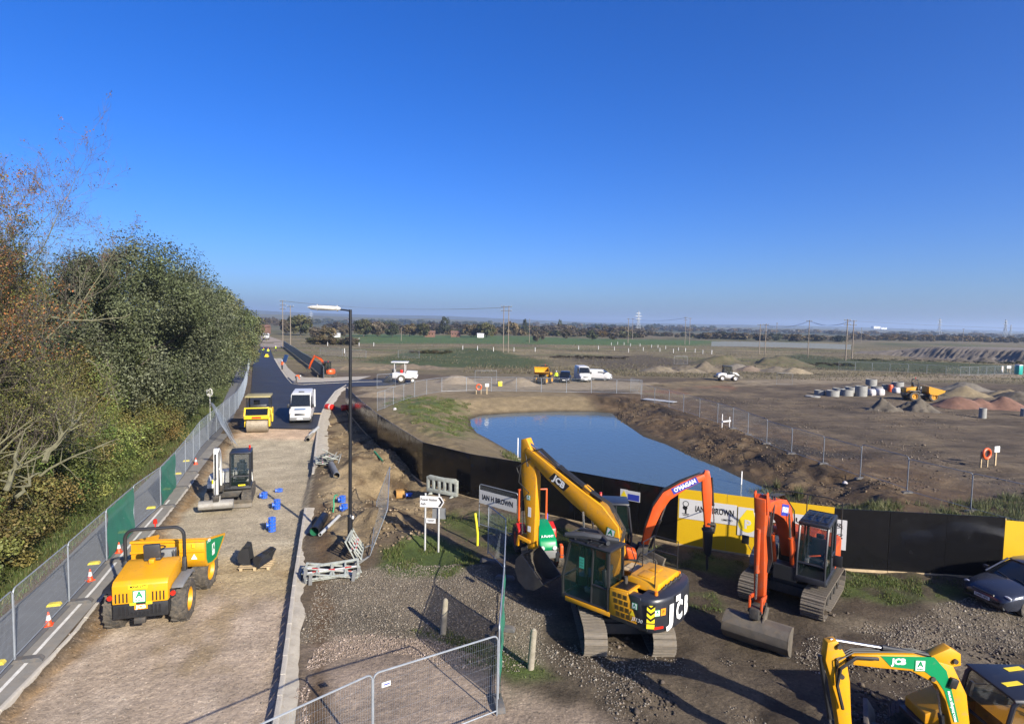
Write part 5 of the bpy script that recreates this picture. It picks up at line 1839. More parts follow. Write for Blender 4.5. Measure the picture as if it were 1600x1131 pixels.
def blades(x, y, z, rng, h=0.12, pal=((0.075, 0.115, 0.028), (0.10, 0.13, 0.036), (0.13, 0.12, 0.05)), w=0.014, lean=0.6):
 n = len(x)
 a = rng.uniform(0, 6.28, n)
 hh = h * rng.uniform(0.5, 1.5, n)
 dx, dy = np.cos(a), np.sin(a)
 ln = lean * rng.random(n) * hh
 b = rng.uniform(0, 6.28, n)
 V = np.stack([np.stack([x - dx * w, y - dy * w, z - 0.01], 1), np.stack([x + dx * w, y + dy * w, z - 0.01], 1), np.stack([x + ln * np.cos(b), y + ln * np.sin(b), z + hh], 1)], 1).reshape(-1, 3)
 F = np.arange(n * 3).reshape(-1, 3)
 C = np.repeat(mixcol(pal, n, rng, 0.25), 3, axis=0)
 return V, F, C

def put_stuff(name, parts, m, label):
 V, F, C, off = [], [], [], 0
 for v, f, c in parts:
  V.append(v); F.append(f + off); C.append(c)
  off += len(v)
 o = inst(name, np_mesh(name, np.concatenate(V), np.concatenate(F), m, np.concatenate(C)))
 return tag(o, label, None, None, 'stuff')

tuft = lambda x, y: sstep(-0.1, 0.5, fbm(x, y, 0.8, 3))
put_stuff('grass', [scatter('g', [(590, 885), (600, 860), (660, 840), (740, 860), (770, 880), (700, 900), (640, 905)], 6000, lambda *a: blades(*a, h=0.10), '', None, 1, dens=tuft),
     scatter('g', [(640, 985), (690, 985), (780, 1010), (840, 1030), (880, 1060), (800, 1075), (700, 1010)], 3600, lambda *a: blades(*a, h=0.07), '', None, 2, dens=tuft),
     scatter('g', [(660, 795), (760, 800), (900, 830), (1060, 862), (1060, 880), (880, 870), (780, 870), (700, 830)], 5000, lambda *a: blades(*a, h=0.08), '', None, 3, dens=tuft)],
    M['leaf'], 'short green grass round the direction sign and verge')
put_stuff('grass', [scatter('g', pg, n, lambda *a: blades(*a, h=0.07), '', None, 4 + i, dens=tuft) for i, (pg, n) in enumerate([
 ([(1310, 893), (1440, 905), (1450, 940), (1400, 950), (1300, 930)], 3800), ([(1080, 860), (1170, 880), (1150, 905), (1060, 890)], 2200),
 ([(1440, 905), (1530, 912), (1530, 935), (1460, 940)], 1500), ([(1060, 925), (1120, 925), (1130, 960), (1060, 950)], 1000)])],
 M['leaf'], 'patchy grass in front of the yellow and black hoarding')
WEED = ((0.085, 0.11, 0.036), (0.12, 0.13, 0.05), (0.16, 0.15, 0.07), (0.07, 0.09, 0.03))
put_stuff('weeds', [scatter('g', [(1180, 790), (1300, 782), (1470, 790), (1620, 770), (1640, 850), (1560, 850), (1300, 830)], 11000, lambda *a: blades(*a, h=0.32, pal=WEED, w=0.02, lean=0.9), '', None, 9, dens=tuft),
     scatter('g', [(1110, 770), (1200, 745), (1250, 760), (1260, 790), (1130, 790)], 7000, lambda *a: blades(*a, h=0.55, pal=WEED, w=0.02, lean=0.8), '', None, 10, z=-0.6, dens=tuft)],
    M['leaf'], 'tall weeds behind the hoarding by the end of the pond')
put_stuff('grass', [scatter('g', [(605, 640), (640, 625), (720, 632), (740, 650), (735, 680), (700, 690), (640, 668)], 16000, lambda *a: blades(*a, h=0.14, w=0.03), '', None, 11, z=-0.6, wob=2.0, dens=tuft),
     scatter('g', [(780, 706), (815, 712), (830, 735), (790, 722)], 1500, lambda *a: blades(*a, h=0.3, w=0.03, pal=WEED), '', None, 12, z=-1.0, dens=tuft)],
    M['leaf'], 'thin grass on the bank left of the pond')
pv = [(float(XL(y)) - 2.5, y) for y in (10, 20, 30, 40, 60, 80, 110)] + [(float(XL(y)) - 5.6, y) for y in (110, 80, 60, 40, 30, 20, 10)]
def field_tufts():
 rng = np.random.default_rng(77)
 n = 90000
 y = 112 + 230 * rng.random(n) ** 1.6
 x = (rng.random(n) * 2.1 - 0.75) * y * 0.75
 k = (rng.random(n) < 0.15 + 0.75 * sstep(0, 0.4, fbm(x * 0.3, y, 9, 4))) & (x > XL(y) + 14) & ((y > 135) | (x > -10))
 x, y = x[k], y[k]
 return blades(x, y, height(x, y), rng, h=0.30, w=0.07, lean=1.2, pal=((0.15, 0.125, 0.075), (0.10, 0.10, 0.05), (0.19, 0.155, 0.10), (0.085, 0.075, 0.045)))
put_stuff('rough_grass', [field_tufts()], M['leaf'], 'rough tussocky grass of the field beyond the site')
def verge_blades():
 rng = np.random.default_rng(20)
 n = 70000
 y = 10 + 90 * rng.random(n) ** 1.5
 x = XL(y) - 2.6 - rng.random(n) ** 0.8 * 3.6
 k = rng.random(n) < 0.35 + 0.5 * sstep(-0.3, 0.4, fbm(x, y, 1.2, 3))
 x, y = x[k], y[k]
 return blades(x, y, height(x, y), rng, h=0.15, w=0.02)
put_stuff('grass', [verge_blades()], M['leaf'], 'grass verge between the footpath and the hedge')

def stones(x, y, z, rng, s0=0.010, s1=0.030, pal=((0.22, 0.19, 0.155), (0.16, 0.14, 0.115), (0.29, 0.26, 0.215), (0.20, 0.16, 0.12))):
 n = len(x)
 s = rng.uniform(s0, s1, n) * np.exp(rng.normal(0, 0.25, n))
 base = np.array([(1, 0, 0), (0, 1, 0), (-1, 0, 0), (0, -1, 0), (0.3, 0.2, 0.75), (-0.2, -0.1, -0.5)])
 V = base[None] * s[:, None, None] * rng.uniform(0.6, 1.25, (n, 6, 1))
 a = rng.uniform(0, 6.28, n)
 ca, sa = np.cos(a)[:, None], np.sin(a)[:, None]
 X = V[:, :, 0] * ca - V[:, :, 1] * sa + x[:, None]
 Y = V[:, :, 0] * sa + V[:, :, 1] * ca + y[:, None]
 Z = V[:, :, 2] + (z + s * 0.22)[:, None]
 VV = np.stack([X, Y, Z], -1).reshape(-1, 3)
 tri = np.array([(0, 1, 4), (1, 2, 4), (2, 3, 4), (3, 0, 4), (1, 0, 5), (2, 1, 5), (3, 2, 5), (0, 3, 5)])
 F = (tri[None] + (np.arange(n) * 6)[:, None, None]).reshape(-1, 3)
 C = np.repeat(mixcol(pal, n, rng, 0.25), 6, axis=0)
 return VV, F, C

M['stone'] = leaf_mat('loose_stone', 0.0, 0.9)
PINK = ((0.28, 0.215, 0.175), (0.25, 0.20, 0.165), (0.33, 0.27, 0.23), (0.21, 0.165, 0.13))
put_stuff('gravel', [scatter('s', [(470, 1005), (500, 900), (620, 880), (760, 890), (850, 960), (860, 1040), (800, 1060), (640, 1000)], 16000, lambda *a: stones(*a), '', None, 30),
      scatter('s', [(1420, 960), (1620, 900), (1640, 1020), (1500, 1015), (1330, 985)], 5000, lambda *a: stones(*a, s1=0.034), '', None, 31),
      scatter('s', [(820, 960), (1000, 1030), (1200, 1030), (1330, 980), (1600, 1000), (1600, 1140), (900, 1140)], 9000, lambda *a: stones(*a, s1=0.034, pal=((0.20, 0.17, 0.14), (0.15, 0.125, 0.1), (0.30, 0.27, 0.23))), '', None, 32, dens=lambda x, y: sstep(-0.1, 0.5, fbm(x, y, 1.5, 3)))],
    M['stone'], 'loose gravel on the verge and in the yard')
put_stuff('gravel', [scatter('s', [(470, 1140), (470, 1010), (560, 985), (700, 1005), (780, 1050), (700, 1035), (560, 1020), (490, 1050)], 7000, lambda *a: stones(*a, s0=0.012, s1=0.03, pal=PINK), '', None, 33),
      scatter('s', [(0, 1131), (110, 1000), (210, 870), (300, 760), (380, 680), (480, 690), (470, 830), (440, 1060), (430, 1200), (-60, 1200)], 14000, lambda *a: stones(*a, s0=0.006, s1=0.022, pal=PINK[1:2] + PINK[3:] + ((0.27, 0.245, 0.205),)), '', None, 34, z=-0.24)],
    M['stone'], 'small pink and grey stones on the roadbed and access track')
put_stuff('clods', [scatter('s', [(497, 790), (505, 660), (540, 640), (600, 705), (665, 760), (720, 800), (680, 850), (580, 865), (510, 850)], 3600, lambda *a: stones(*a, s0=0.03, s1=0.10, pal=((0.23, 0.175, 0.11), (0.15, 0.11, 0.07), (0.29, 0.225, 0.15))), '', None, 35, dens=lambda x, y: sstep(-0.1, 0.4, fbm(x, y, 1.5, 3))),
     scatter('s', [(970, 620), (1130, 668), (1320, 745), (1500, 810), (1300, 790), (1180, 750), (1000, 680), (960, 640)], 2600, lambda *a: stones(*a, s0=0.03, s1=0.09, pal=((0.15, 0.105, 0.065), (0.08, 0.06, 0.04), (0.20, 0.15, 0.10))), '', None, 36, z=-0.4, dens=lambda x, y: sstep(-0.1, 0.4, fbm(x, y, 2.5, 3))),
     scatter('s', [(1020, 650), (1600, 850), (1700, 700), (1600, 630), (1100, 620)], 5000, lambda *a: stones(*a, s0=0.03, s1=0.08, pal=((0.15, 0.115, 0.085), (0.10, 0.08, 0.06), (0.22, 0.18, 0.14))), '', None, 37, dens=lambda x, y: sstep(0.0, 0.5, fbm(x, y, 4, 3))),
     scatter('s', [(900, 1000), (1330, 960), (1600, 980), (1600, 1140), (1000, 1140)], 1800, lambda *a: stones(*a, s0=0.03, s1=0.07, pal=((0.10, 0.08, 0.06), (0.075, 0.06, 0.048), (0.15, 0.12, 0.095))), '', None, 38, dens=lambda x, y: sstep(0.1, 0.5, fbm(x, y, 1.8, 3)))],
    M['stone'], 'broken clods of earth on the dug ground and banks')

# ================================================================== MACHINES
def RZ(a): return Matrix.Rotation(a, 4, 'Z')

def ram(parent, a, b, r=0.055, x=0.0, split=0.6, body=None, name='ram'):
 a, b = Vector((x, a[0], a[1])), Vector((x, b[0], b[1]))
 m = a.lerp(b, split)
 o = MB().cyl(a, m, r, n=10).cyl(a.lerp(m, 0.93), m, r * 1.18, n=10).build(name, body or M['black'], parent)
 MB().cyl(m, b, r * 0.55, n=8).build('rod', M['chrome'], o)
 return o

def wheel(parent, c, R, w, rimc, ax='x', name='wheel', lugs=0, side=1):
 """tyre with tread lugs, rim and hub; axis along x"""
 c = Vector(c)
 h = w / 2
 ty = MB()
 ty.lathe([(-h * 0.82, R * 0.55), (-h, R * 0.70), (-h * 0.98, R * 0.86), (-h * 0.80, R * 0.965), (0, R * 0.975), (h * 0.80, R * 0.965), (h * 0.98, R * 0.86), (h, R * 0.70), (h * 0.82, R * 0.55)], 'x', c, 28)
 for i in range(lugs):
  a = 2 * math.pi * i / lugs
  for s in (-1, 1):
   aa = a + (math.pi / lugs if s > 0 else 0)
   Mx = Matrix.Translation(c) @ Matrix.Rotation(aa, 4, 'X') @ Matrix.Translation((s * h * 0.5, 0, R * 0.975)) @ Matrix.Rotation(s * 0.55, 4, 'Z')
   b = MB(Mx).box((0, 0, 0), (h * 0.98, R * 0.085, R * 0.07))
   ty.v += [tuple(v) for v in []]
   o = len(ty.v)
   ty.v += b.v
   ty.f += [tuple(q + o for q in f) for f in b.f]
 t = MB().build(name, M['rubber'], parent) if False else ty.build(name, M['rubber'], parent)
 rm = MB()
 rm.lathe([(-h * 0.75, R * 0.56), (h * 0.80, R * 0.56), (h * 0.80, R * 0.50), (h * 0.35, R * 0.44), (h * 0.30, R * 0.22), (h * 0.5, R * 0.20), (h * 0.5, 0.001), (-h * 0.5, 0.001), (-h * 0.5, R * 0.2), (-h * 0.75, R * 0.5)] if side > 0 else
    [(h * 0.75, R * 0.56), (-h * 0.80, R * 0.56), (-h * 0.80, R * 0.50), (-h * 0.35, R * 0.44), (-h * 0.30, R * 0.22), (-h * 0.5, R * 0.20), (-h * 0.5, 0.001), (h * 0.5, 0.001), (h * 0.5, R * 0.2), (h * 0.75, R * 0.5)], 'x', c, 20)
 rm.build('rim', rimc, t)
 return t

def a_plate(parent, Mx, s=0.3):
 """the hire firm's green and white plate with its letter A"""
 p = MB(Mx).box((0, 0, 0), (s, s * 1.08, 0.006)).build('hire_plate', M['green'], parent)
 MB(Mx).box((0, 0, 0.004), (s * 0.84, s * 0.92, 0.004)).build('plate_field', M['decal_w'], p)
 text('A', s * 0.72, M['green'], p, Mx @ T((0, s * 0.12, 0.007)), bold=s * 0.03)
 text('PLANT', s * 0.2, M['green'], p, Mx @ T((0, -s * 0.32, 0.007)), bold=s * 0.008)
 return p

def track(root, Mt, x, tl, tw, th, shoes, pitch, name='track'):
 R = th / 2
 hl = tl / 2 - R
 def prof(r, n=9):
  return [(hl + r * math.cos(a), R + r * math.sin(a)) for a in np.linspace(-math.pi / 2, math.pi / 2, n)] + [(-hl + r * math.cos(a), R + r * math.sin(a)) for a in np.linspace(math.pi / 2, 3 * math.pi / 2, n)]
 m = MB(Mt)
 if shoes:
  m.prism(prof(R - 0.075), x - tw * 0.22, x + tw * 0.22, 'x')
  for yy_ in np.linspace(-hl, hl, 6): m.cyl((x - tw * .27, yy_, 0.17), (x + tw * .27, yy_, 0.17), 0.11, n=10)
  m.cyl((x - tw * .27, hl, R), (x + tw * .27, hl, R), R * 0.62, n=14).cyl((x - tw * .27, -hl, R), (x + tw * .27, -hl, R), R * 0.62, n=14)
  t = m.build(name, M['dsteel'], root)
  per = 2 * math.pi * (R - 0.03) + 4 * hl
  n = int(per / pitch)
  pitch = per / n
  sh = MB().box((0, 0, 0), (tw, pitch * 0.93, 0.035)).box((0, pitch * 0.3, 0.03), (tw, 0.025, 0.04)).box((0, -pitch * 0.28, 0.026), (tw, 0.02, 0.028)).mesh('shoe')
  sh.materials.append(M['steel'])
  rz = Mt.to_euler().z
  r = R - 0.035
  for i in range(n):
   s = i * pitch + 0.03
   if s < 2 * hl: q = (-hl + s, 2 * R - 0.035, 0.0)
   elif s < 2 * hl + math.pi * r:
    a = (s - 2 * hl) / r
    q = (hl + r * math.sin(a), R + r * math.cos(a), -a)
   elif s < 4 * hl + math.pi * r: q = (hl - (s - 2 * hl - math.pi * r), 0.035, math.pi)
   else:
    a = (s - 4 * hl - math.pi * r) / r
    q = (-hl - r * math.sin(a), R - r * math.cos(a), -math.pi - a)
   o = inst('shoe', sh, t)
   o.matrix_local = Mt @ Matrix.Translation((x, q[0], q[1])) @ Matrix.Rotation(q[2], 4, 'X')
 else:
  m.prism(prof(R), x - tw / 2, x + tw / 2, 'x')
  k = int((2 * math.pi * R + 4 * hl) / pitch)
  per = 2 * math.pi * R + 4 * hl
  for i in range(k):
   s = i * per / k
   if s < 2 * hl: y, z, a = -hl + s, 2 * R, 0
   elif s < 2 * hl + math.pi * R:
    t_ = (s - 2 * hl) / R
    y, z, a = hl + R * math.sin(t_), R + R * math.cos(t_), -t_
   elif s < 4 * hl + math.pi * R: y, z, a = hl - (s - 2 * hl - math.pi * R), 0, 0
   else:
    t_ = (s - 4 * hl - math.pi * R) / R
    y, z, a = -hl - R * math.sin(t_), R - R * math.cos(t_), -t_
   if z > 0.02: m.box((x, y, z), (tw * 0.98, pitch * 0.5, 0.03), (a, 0, 0))
  t = m.build(name, M['rubber'], root)
  for yy_ in (hl, -hl):
   MB(Mt).cyl((x - tw * .52, yy_, R), (x + tw * .52, yy_, R), R * 0.7, n=14).build('sprocket', M['dsteel'], t)
 return t

def cab(root, x0, x1, y0, y1, z0, z1, fm, slope=0.16, belt=0.42, roofm=None, seatm=None, door_open=False, roof_pad=0.06, side_panel=None):
 """operator's cab: corner posts, roof, floor and glass; x0 is its left side"""
 r = 0.045
 H = z1 - z0
 f = MB()
 ys_b, ys_t = (y0, y1), (y0 + 0.04, y1 - slope)
 for x in (x0 + r, x1 - r):
  f.tube([(x, ys_b[1] - r, z0), (x, ys_b[1] - r + 0.03, z0 + H * 0.35), (x, ys_t[1] - r, z1 - 0.1), (x, ys_t[1] - 0.16, z1)], r, 6)
  f.tube([(x, ys_b[0] + r, z0), (x, ys_t[0] + r, z1)], r * 1.2, 6)
  f.cyl((x, y0 + H * 0.36, z0), (x, y0 + H * 0.34, z1 - 0.03), r * 0.75, n=6)
  f.cyl((x, y0 + r, z0 + H * belt), (x, y0 + H * 0.36, z0 + H * belt), r * 0.8, n=6)
  f.cyl((x, ys_t[0] + r, z1 - .02), (x, ys_t[1] - 0.14, z1 - .02), r, n=6).cyl((x, y0, z0 + .04), (x, y1 - r, z0 + .04), r, n=6)
 for (y, z) in ((y1 - r, z0 + 0.04), (y1 - slope - 0.14, z1 - 0.02), (y1 - 0.03, z0 + H * 0.33), (y0 + r, z1 - .02), (y0 + r, z0 + H * belt)):
  f.cyl((x0, y, z), (x1, y, z), r * 0.8, n=6)
 f.bb(x0 + 0.01, x1 - 0.01, y0 + 0.01, y1 - 0.01, z0 - 0.04, z0 + 0.03)
 f.bb(x0 + 0.02, x1 - 0.02, y0 + 0.01, y0 + 0.05, z0, z0 + H * belt)
 c = f.build('cab', fm, root)
 rp = MB().prism([(x0 - 0.02, z1), (x1 + 0.02, z1), (x1 - 0.02, z1 + roof_pad), (x0 + 0.02, z1 + roof_pad)], y0 - 0.02, y1 - slope - 0.02, 'y').build('roof', roofm or fm, c, 0.02)
 g = 0.012
 MB().prism([(y0 + H * 0.37, z0 + .07), (y1 - .07, z0 + .07), (y1 - 0.05, z0 + H * 0.35), (y1 - slope - .1, z1 - 0.07), (y0 + H * 0.36, z1 - .06)], x1 - r - g, x1 - r, 'x').build('window_pane', M['glass'], c)
 if not door_open:
  MB().prism([(y0 + H * 0.37, z0 + .07), (y1 - .07, z0 + .07), (y1 - 0.05, z0 + H * 0.35), (y1 - slope - .1, z1 - 0.07), (y0 + H * 0.36, z1 - .06)], x0 + r, x0 + r + g, 'x').build('window_pane', M['glass'], c)
 for x in (x0 + r, x1 - r - g):
  MB().prism([(y0 + .1, z0 + H * belt + .04), (y0 + H * 0.33, z0 + H * belt + .04), (y0 + H * 0.32, z1 - .06), (y0 + .13, z1 - .06)], x, x + g, 'x').build('window_pane', M['glass'], c)
  MB().prism([(y0 + .09, z0 + .05), (y0 + H * 0.34, z0 + .05), (y0 + H * 0.34, z0 + H * belt - .03), (y0 + .1, z0 + H * belt - .03)], x, x + g, 'x').build('side_panel', side_panel or fm, c)
 # windscreen: upper and lower panes
 V = [(x0 + .07, y1 - .03, z0 + H * .36), (x1 - .07, y1 - .03, z0 + H * .36), (x1 - .07, y1 - slope - .10, z1 - .05), (x0 + .07, y1 - slope - .10, z1 - .05)]
 MB().add(V + [(p[0], p[1] - .01, p[2]) for p in V], [(0, 1, 2, 3), (7, 6, 5, 4)]).build('windscreen', M['glass'], c)
 V = [(x0 + .07, y1 - .05, z0 + .08), (x1 - .07, y1 - .05, z0 + .08), (x1 - .07, y1 - .03, z0 + H * .31), (x0 + .07, y1 - .03, z0 + H * .31)]
 MB().add(V + [(p[0], p[1] - .01, p[2]) for p in V], [(0, 1, 2, 3), (7, 6, 5, 4)]).build('windscreen', M['glass'], c)
 V = [(x0 + .08, y0 + .04, z0 + H * belt + .05), (x1 - .08, y0 + .04, z0 + H * belt + .05), (x1 - .08, y0 + .07, z1 - .06), (x0 + .08, y0 + .07, z1 - .06)]
 MB().add(V + [(p[0], p[1] + .01, p[2]) for p in V], [(0, 1, 2, 3), (7, 6, 5, 4)]).build('rear_pane', M['glass'], c)
 cx_, w = (x0 + x1) / 2, x1 - x0
 sy = y0 + H * 0.30
 s = MB().box((cx_, sy, z0 + 0.30), (w * 0.5, 0.46, 0.28)).box((cx_, sy - 0.22, z0 + 0.72), (w * 0.48, 0.14, 0.75), (-0.15, 0, 0)).box((cx_, sy - 0.29, z0 + 1.14), (w * 0.26, 0.10, 0.18), (-0.15, 0, 0)).build('seat', seatm or M['seat'], c, 0.04)
 for x in (x0 + w * .2, x1 - w * .2): MB().box((x, sy + 0.15, z0 + 0.38), (w * 0.14, 0.5, 0.16)).build('console', M['grey'], c, 0.02)
 for x in (x0 + w * .2, x1 - w * .2): MB().cyl((x, sy + .3, z0 + .45), (x, sy + .34, z0 + .72), 0.022, n=6).cyl((x, sy + .34, z0 + .70), (x, sy + .35, z0 + .80), 0.035, n=8).build('lever', M['hose'], c)
 return c

def bucket(root, piv, ang, w, size, m, teeth=5, name='bucket'):
 """digging bucket hung at piv (y, z), turned by ang in the boom plane"""
 pr = [(-0.06, 0.10), (0.26, 0.06), (0.50, -0.16), (0.60, -0.48), (0.50, -0.82), (0.20, -1.00), (-0.22, -1.02)]
 inn = [(x * 0.93 - 0.01, z * 0.955 - 0.01) for x, z in pr]
 inn[0] = (-0.04, 0.06)
 ca, sa = math.cos(ang), math.sin(ang)
 def tr(p): return (piv[0] + size * (p[0] * ca - p[1] * sa), piv[1] + size * (p[0] * sa + p[1] * ca))
 sh = [tr(p) for p in pr] + [tr(p) for p in inn[::-1]]
 b = MB().prism(sh, -w / 2, w / 2, 'x').build(name, m, root, 0.008, 1)
 side = [tr(p) for p in pr]
 for s in (-1, 1):
  MB().prism(side, s * w / 2 - 0.016, s * w / 2 + 0.016, 'x').build('side_plate', m, b)
 MB().prism([tr(p) for p in [(-0.12, 0.22), (0.14, 0.30), (0.30, 0.05), (0.0, 0.04)]], -0.16, -0.12, 'x').prism([tr(p) for p in [(-0.12, 0.22), (0.14, 0.30), (0.30, 0.05), (0.0, 0.04)]], 0.12, 0.16, 'x').build('ears', m, b)
 for i in range(teeth):
  x = -w / 2 + w * (i + 0.5) / teeth
  MB().prism([tr((-0.20, -0.985)), tr((-0.20, -1.05)), tr((-0.40, -1.03))], x - 0.04, x + 0.04, 'x').build('tooth', m, b)
 return b

def grading_bucket(root, piv, ang, w, size, m):
 pr = [(-0.05, 0.10), (0.22, 0.06), (0.40, -0.08), (0.48, -0.30), (0.40, -0.52), (0.16, -0.66), (-0.20, -0.70)]
 inn = [(x * 0.94 - 0.01, z * 0.95 - 0.005) for x, z in pr]
 ca, sa = math.cos(ang), math.sin(ang)
 def tr(p): return (piv[0] + size * (p[0] * ca - p[1] * sa), piv[1] + size * (p[0] * sa + p[1] * ca))
 b = MB().prism([tr(p) for p in pr] + [tr(p) for p in inn[::-1]], -w / 2, w / 2, 'x').build('bucket', m, root, 0.006, 1)
 for s in (-1, 1): MB().prism([tr(p) for p in pr], s * w / 2 - 0.015, s * w / 2 + 0.015, 'x').build('side_plate', m, b)
 for s in (-1, 1): MB().prism([tr(p) for p in [(-0.12, 0.42), (0.12, 0.42), (0.30, 0.04), (0.42, -0.12), (-0.05, 0.08)]], s * 0.17 - 0.02, s * 0.17 + 0.02, 'x').build('ears', m, b)
 MB().prism([tr(p) for p in [(-0.28, -0.68), (-0.28, -0.73), (-0.08, -0.735), (-0.08, -0.69)]], -w / 2, w / 2, 'x').build('cutting_edge', m, b)
 return b

def boom_part(root, name, cent, wid, x0, x1, m, bevel=0.02):
 return MB().prism(ribbon(cent, wid), x0, x1, 'x').build(name, m, root, bevel, 2)

def side_text(root, body, size, m, y, z, x, dirv, side, bold=0.01, width=None, shear=0.0, name='lettering'):
 """lettering on the left (side -1) or right (+1) face at x"""
 d = Vector((0, dirv[0], dirv[1]))
 up = Vector((0, -dirv[1], dirv[0])) if side > 0 else Vector((0, dirv[1], -dirv[0]))
 return text(body, size, m, root, frame((x + side * 0.008, y, z), d, up), bold=bold, width=width, shear=shear, name=name)

def exc_upper(root, hw, yr, yf, zd, m_body, m_cw, m_hood, cabx, cab_y, cabz, fm, hood_h=0.85, cw_r=1.0, seat=None, rail=None, vents=True, **ck):
 """slewing body: deck, counterweight, hood, side boxes and cab"""
 MB().bb(-hw, hw, yr + 0.45, yf, zd, zd + 0.12).bb(-hw * 0.3, hw * 0.3, yf - 0.2, yf + 0.25, zd, zd + 0.5).build('deck', M['black'], root, 0.01, 1)
 MB().cyl((0, 0, zd - 0.22), (0, 0, zd), hw * 0.62, n=24).build('slew_ring', M['dsteel'], root)
 # counterweight
 out = [(-hw, yr + 0.75)] + [(hw * 1.0 * math.sin(a), yr + 0.55 - 0.55 * math.cos(a)) for a in np.linspace(-1.45, 1.45, 13)] + [(hw, yr + 0.75)]
 n = len(out)
 rings = []
 for z, k in ((zd - 0.08, 0.93), (zd + 0.02, 0.985), (zd + 0.12, 1.0), (zd + hood_h - 0.12, 1.0), (zd + hood_h - 0.02, 0.975), (zd + hood_h, 0.94)):
  rings.append([(p[0] * k, (p[1] - yr - 0.75) * k + yr + 0.75, z) for p in out])
 cw = MB().loft(rings).build('counterweight', m_cw, root, sharp=0.9)
 return cw

GM = 'tracked excavators on the site'

def rails(root, paths, r=0.02, name='handrail'):
 for p in paths: MB().tube(p, r, 6).build(name, M['black'], root)

# ------------------------------------------------------------------ big yellow excavator
def jcb_excavator():
 h = rad(50)
 x, y = 3.5, 17.95
 t = thing('excavator', 'large yellow tracked excavator with black counterweight and black cab', 'excavator', (x, y, hz(x, y) - 0.02), h, GM)
 Mt = RZ(rad(1) - h)
 for s in (-1, 1): track(t, Mt, s * 0.985, 3.55, 0.66, 0.82, True, 0.175)
 MB(Mt).bb(-0.62, 0.62, -0.75, 0.75, 0.38, 0.72).prism([(-0.95, 0.30), (0.95, 0.30), (0.6, 0.62), (-0.6, 0.62)], 0.55, 0.85, 'y').prism([(-0.95, 0.30), (0.95, 0.30), (0.6, 0.62), (-0.6, 0.62)], -0.85, -0.55, 'y').build('undercarriage', M['dsteel'], t, 0.02)
 zd, hw, yr = 0.98, 1.24, -2.05
 cw = exc_upper(t, hw, yr, 1.15, zd, M['yellow'], M['navy'], M['yellow'], None, None, None, None, hood_h=0.92)
 # body sides: yellow vented panel on the left, toolbox and tank on the right
 pl_ = [(-1.30, zd + 0.10), (-0.36, zd + 0.10), (-0.36, zd + 0.86), (-0.95, zd + 0.92)]
 sp = MB().prism(pl_, -hw, -hw + 0.55, 'x').build('side_panel', M['yellow'], t, 0.02)
 for r_ in range(4):
  for c in range(3):
   yy_ = -1.06 + c * 0.17 + r_ * 0.04
   for q in range(4):
    MB().bb(-hw - 0.006, -hw + 0.006, yy_, yy_ + 0.13, zd + 0.16 + r_ * 0.18 + q * 0.034, zd + 0.178 + r_ * 0.18 + q * 0.034).build('vent_slot', M['decal_k'], sp)
 tv = MB().prism([(-1.0, zd + 0.89), (-0.36, zd + 0.84), (-0.36, zd + 0.90), (-1.0, zd + 0.95)], -hw + .02, -0.5, 'x').build('top_panel', M['yellow'], t, 0.01)
 for q in range(8): MB().bb(-hw + 0.10 + q * 0.075, -hw + 0.14 + q * 0.075, -0.92, -0.50, zd + 0.90, zd + 0.955 - 0.0).build('vent_slot', M['decal_k'], tv)
 MB().bb(-hw - 0.01, hw * 0.2, -0.40, 1.20, zd + 0.02, zd + 0.16).build('sill', M['yellow'], t, 0.02)
 MB().prism([(-1.35, zd + 0.12), (1.05, zd + 0.12), (1.05, zd + 0.55), (0.35, zd + 0.78), (-1.35, zd + 0.88)], 0.42, hw, 'x').build('side_box', M['yellow'], t, 0.03)
 MB().bb(-0.38, 0.44, -1.30, -0.1, zd + 0.12, zd + 0.70).build('engine_bay', M['dsteel'], t, 0.02)
 hood = MB().prism([(-0.62, zd + 0.84), (0.95, zd + 0.84), (0.85, zd + 1.10), (-0.52, zd + 1.10)], -1.55, -0.55, 'y').build('engine_hood', M['yellow_c'], t, 0.04)
 MB().bb(-0.35, 0.15, -1.2, -0.8, zd + 1.10, zd + 1.13).build('hood_panel', M['yellow'], hood, 0.01)
 MB().bb(0.25, 0.6, -1.15, -0.85, zd + 1.10, zd + 1.125).build('hood_panel', M['yellow'], hood, 0.01)
 MB().cyl((-0.75, -0.62, zd + .9), (-0.75, -0.62, zd + 1.15), 0.06, n=10).build('exhaust', M['dsteel'], t)
 MB().bb(0.3, 0.95, -0.5, 0.1, zd + 0.82, zd + 0.86).build('step_plate', M['wood'], t)
 for px_, py_ in ((-0.80, -1.62), (0.98, -1.50)):
  b = MB().cyl((px_, py_, zd + 0.9), (px_, py_, zd + 1.02), 0.06, 0.045, 10).build('beacon', M['amber'], t)
 for k in range(12): MB().cyl((-0.35 + k * 0.11, -1.60, zd + 0.92), (-0.30 + k * 0.11, -1.66 + 0.04 * (k % 3), zd + 0.98), 0.03, n=6).build('hose_coupling', M['dsteel'], t)
 # counterweight lettering and plates
 def cwf(a, z, off=0.02):
  p = Vector((hw * math.sin(a), yr + 0.55 - 0.55 * math.cos(a), z))
  tx = Vector((hw * math.cos(a), 0.55 * math.sin(a), 0)).normalized()
  n = tx.cross(Vector((0, 0, 1)))
  return frame(p + n * off, tx, (0, 0, 1))
 for ch, a in (('J', -0.50), ('C', -0.17), ('B', 0.2)):
  text(ch, 0.74, M['decal_w'], cw, cwf(a, zd + 0.40, 0.03), bold=0.035, width=0.30 if ch != 'C' else 0.36)
 a_plate(cw, cwf(-1.02, zd + 0.55), 0.17)
 yp = plate('maker_plate', M['decal_o'], cw, cwf(-0.80, zd + 0.56), 0.17, 0.2)
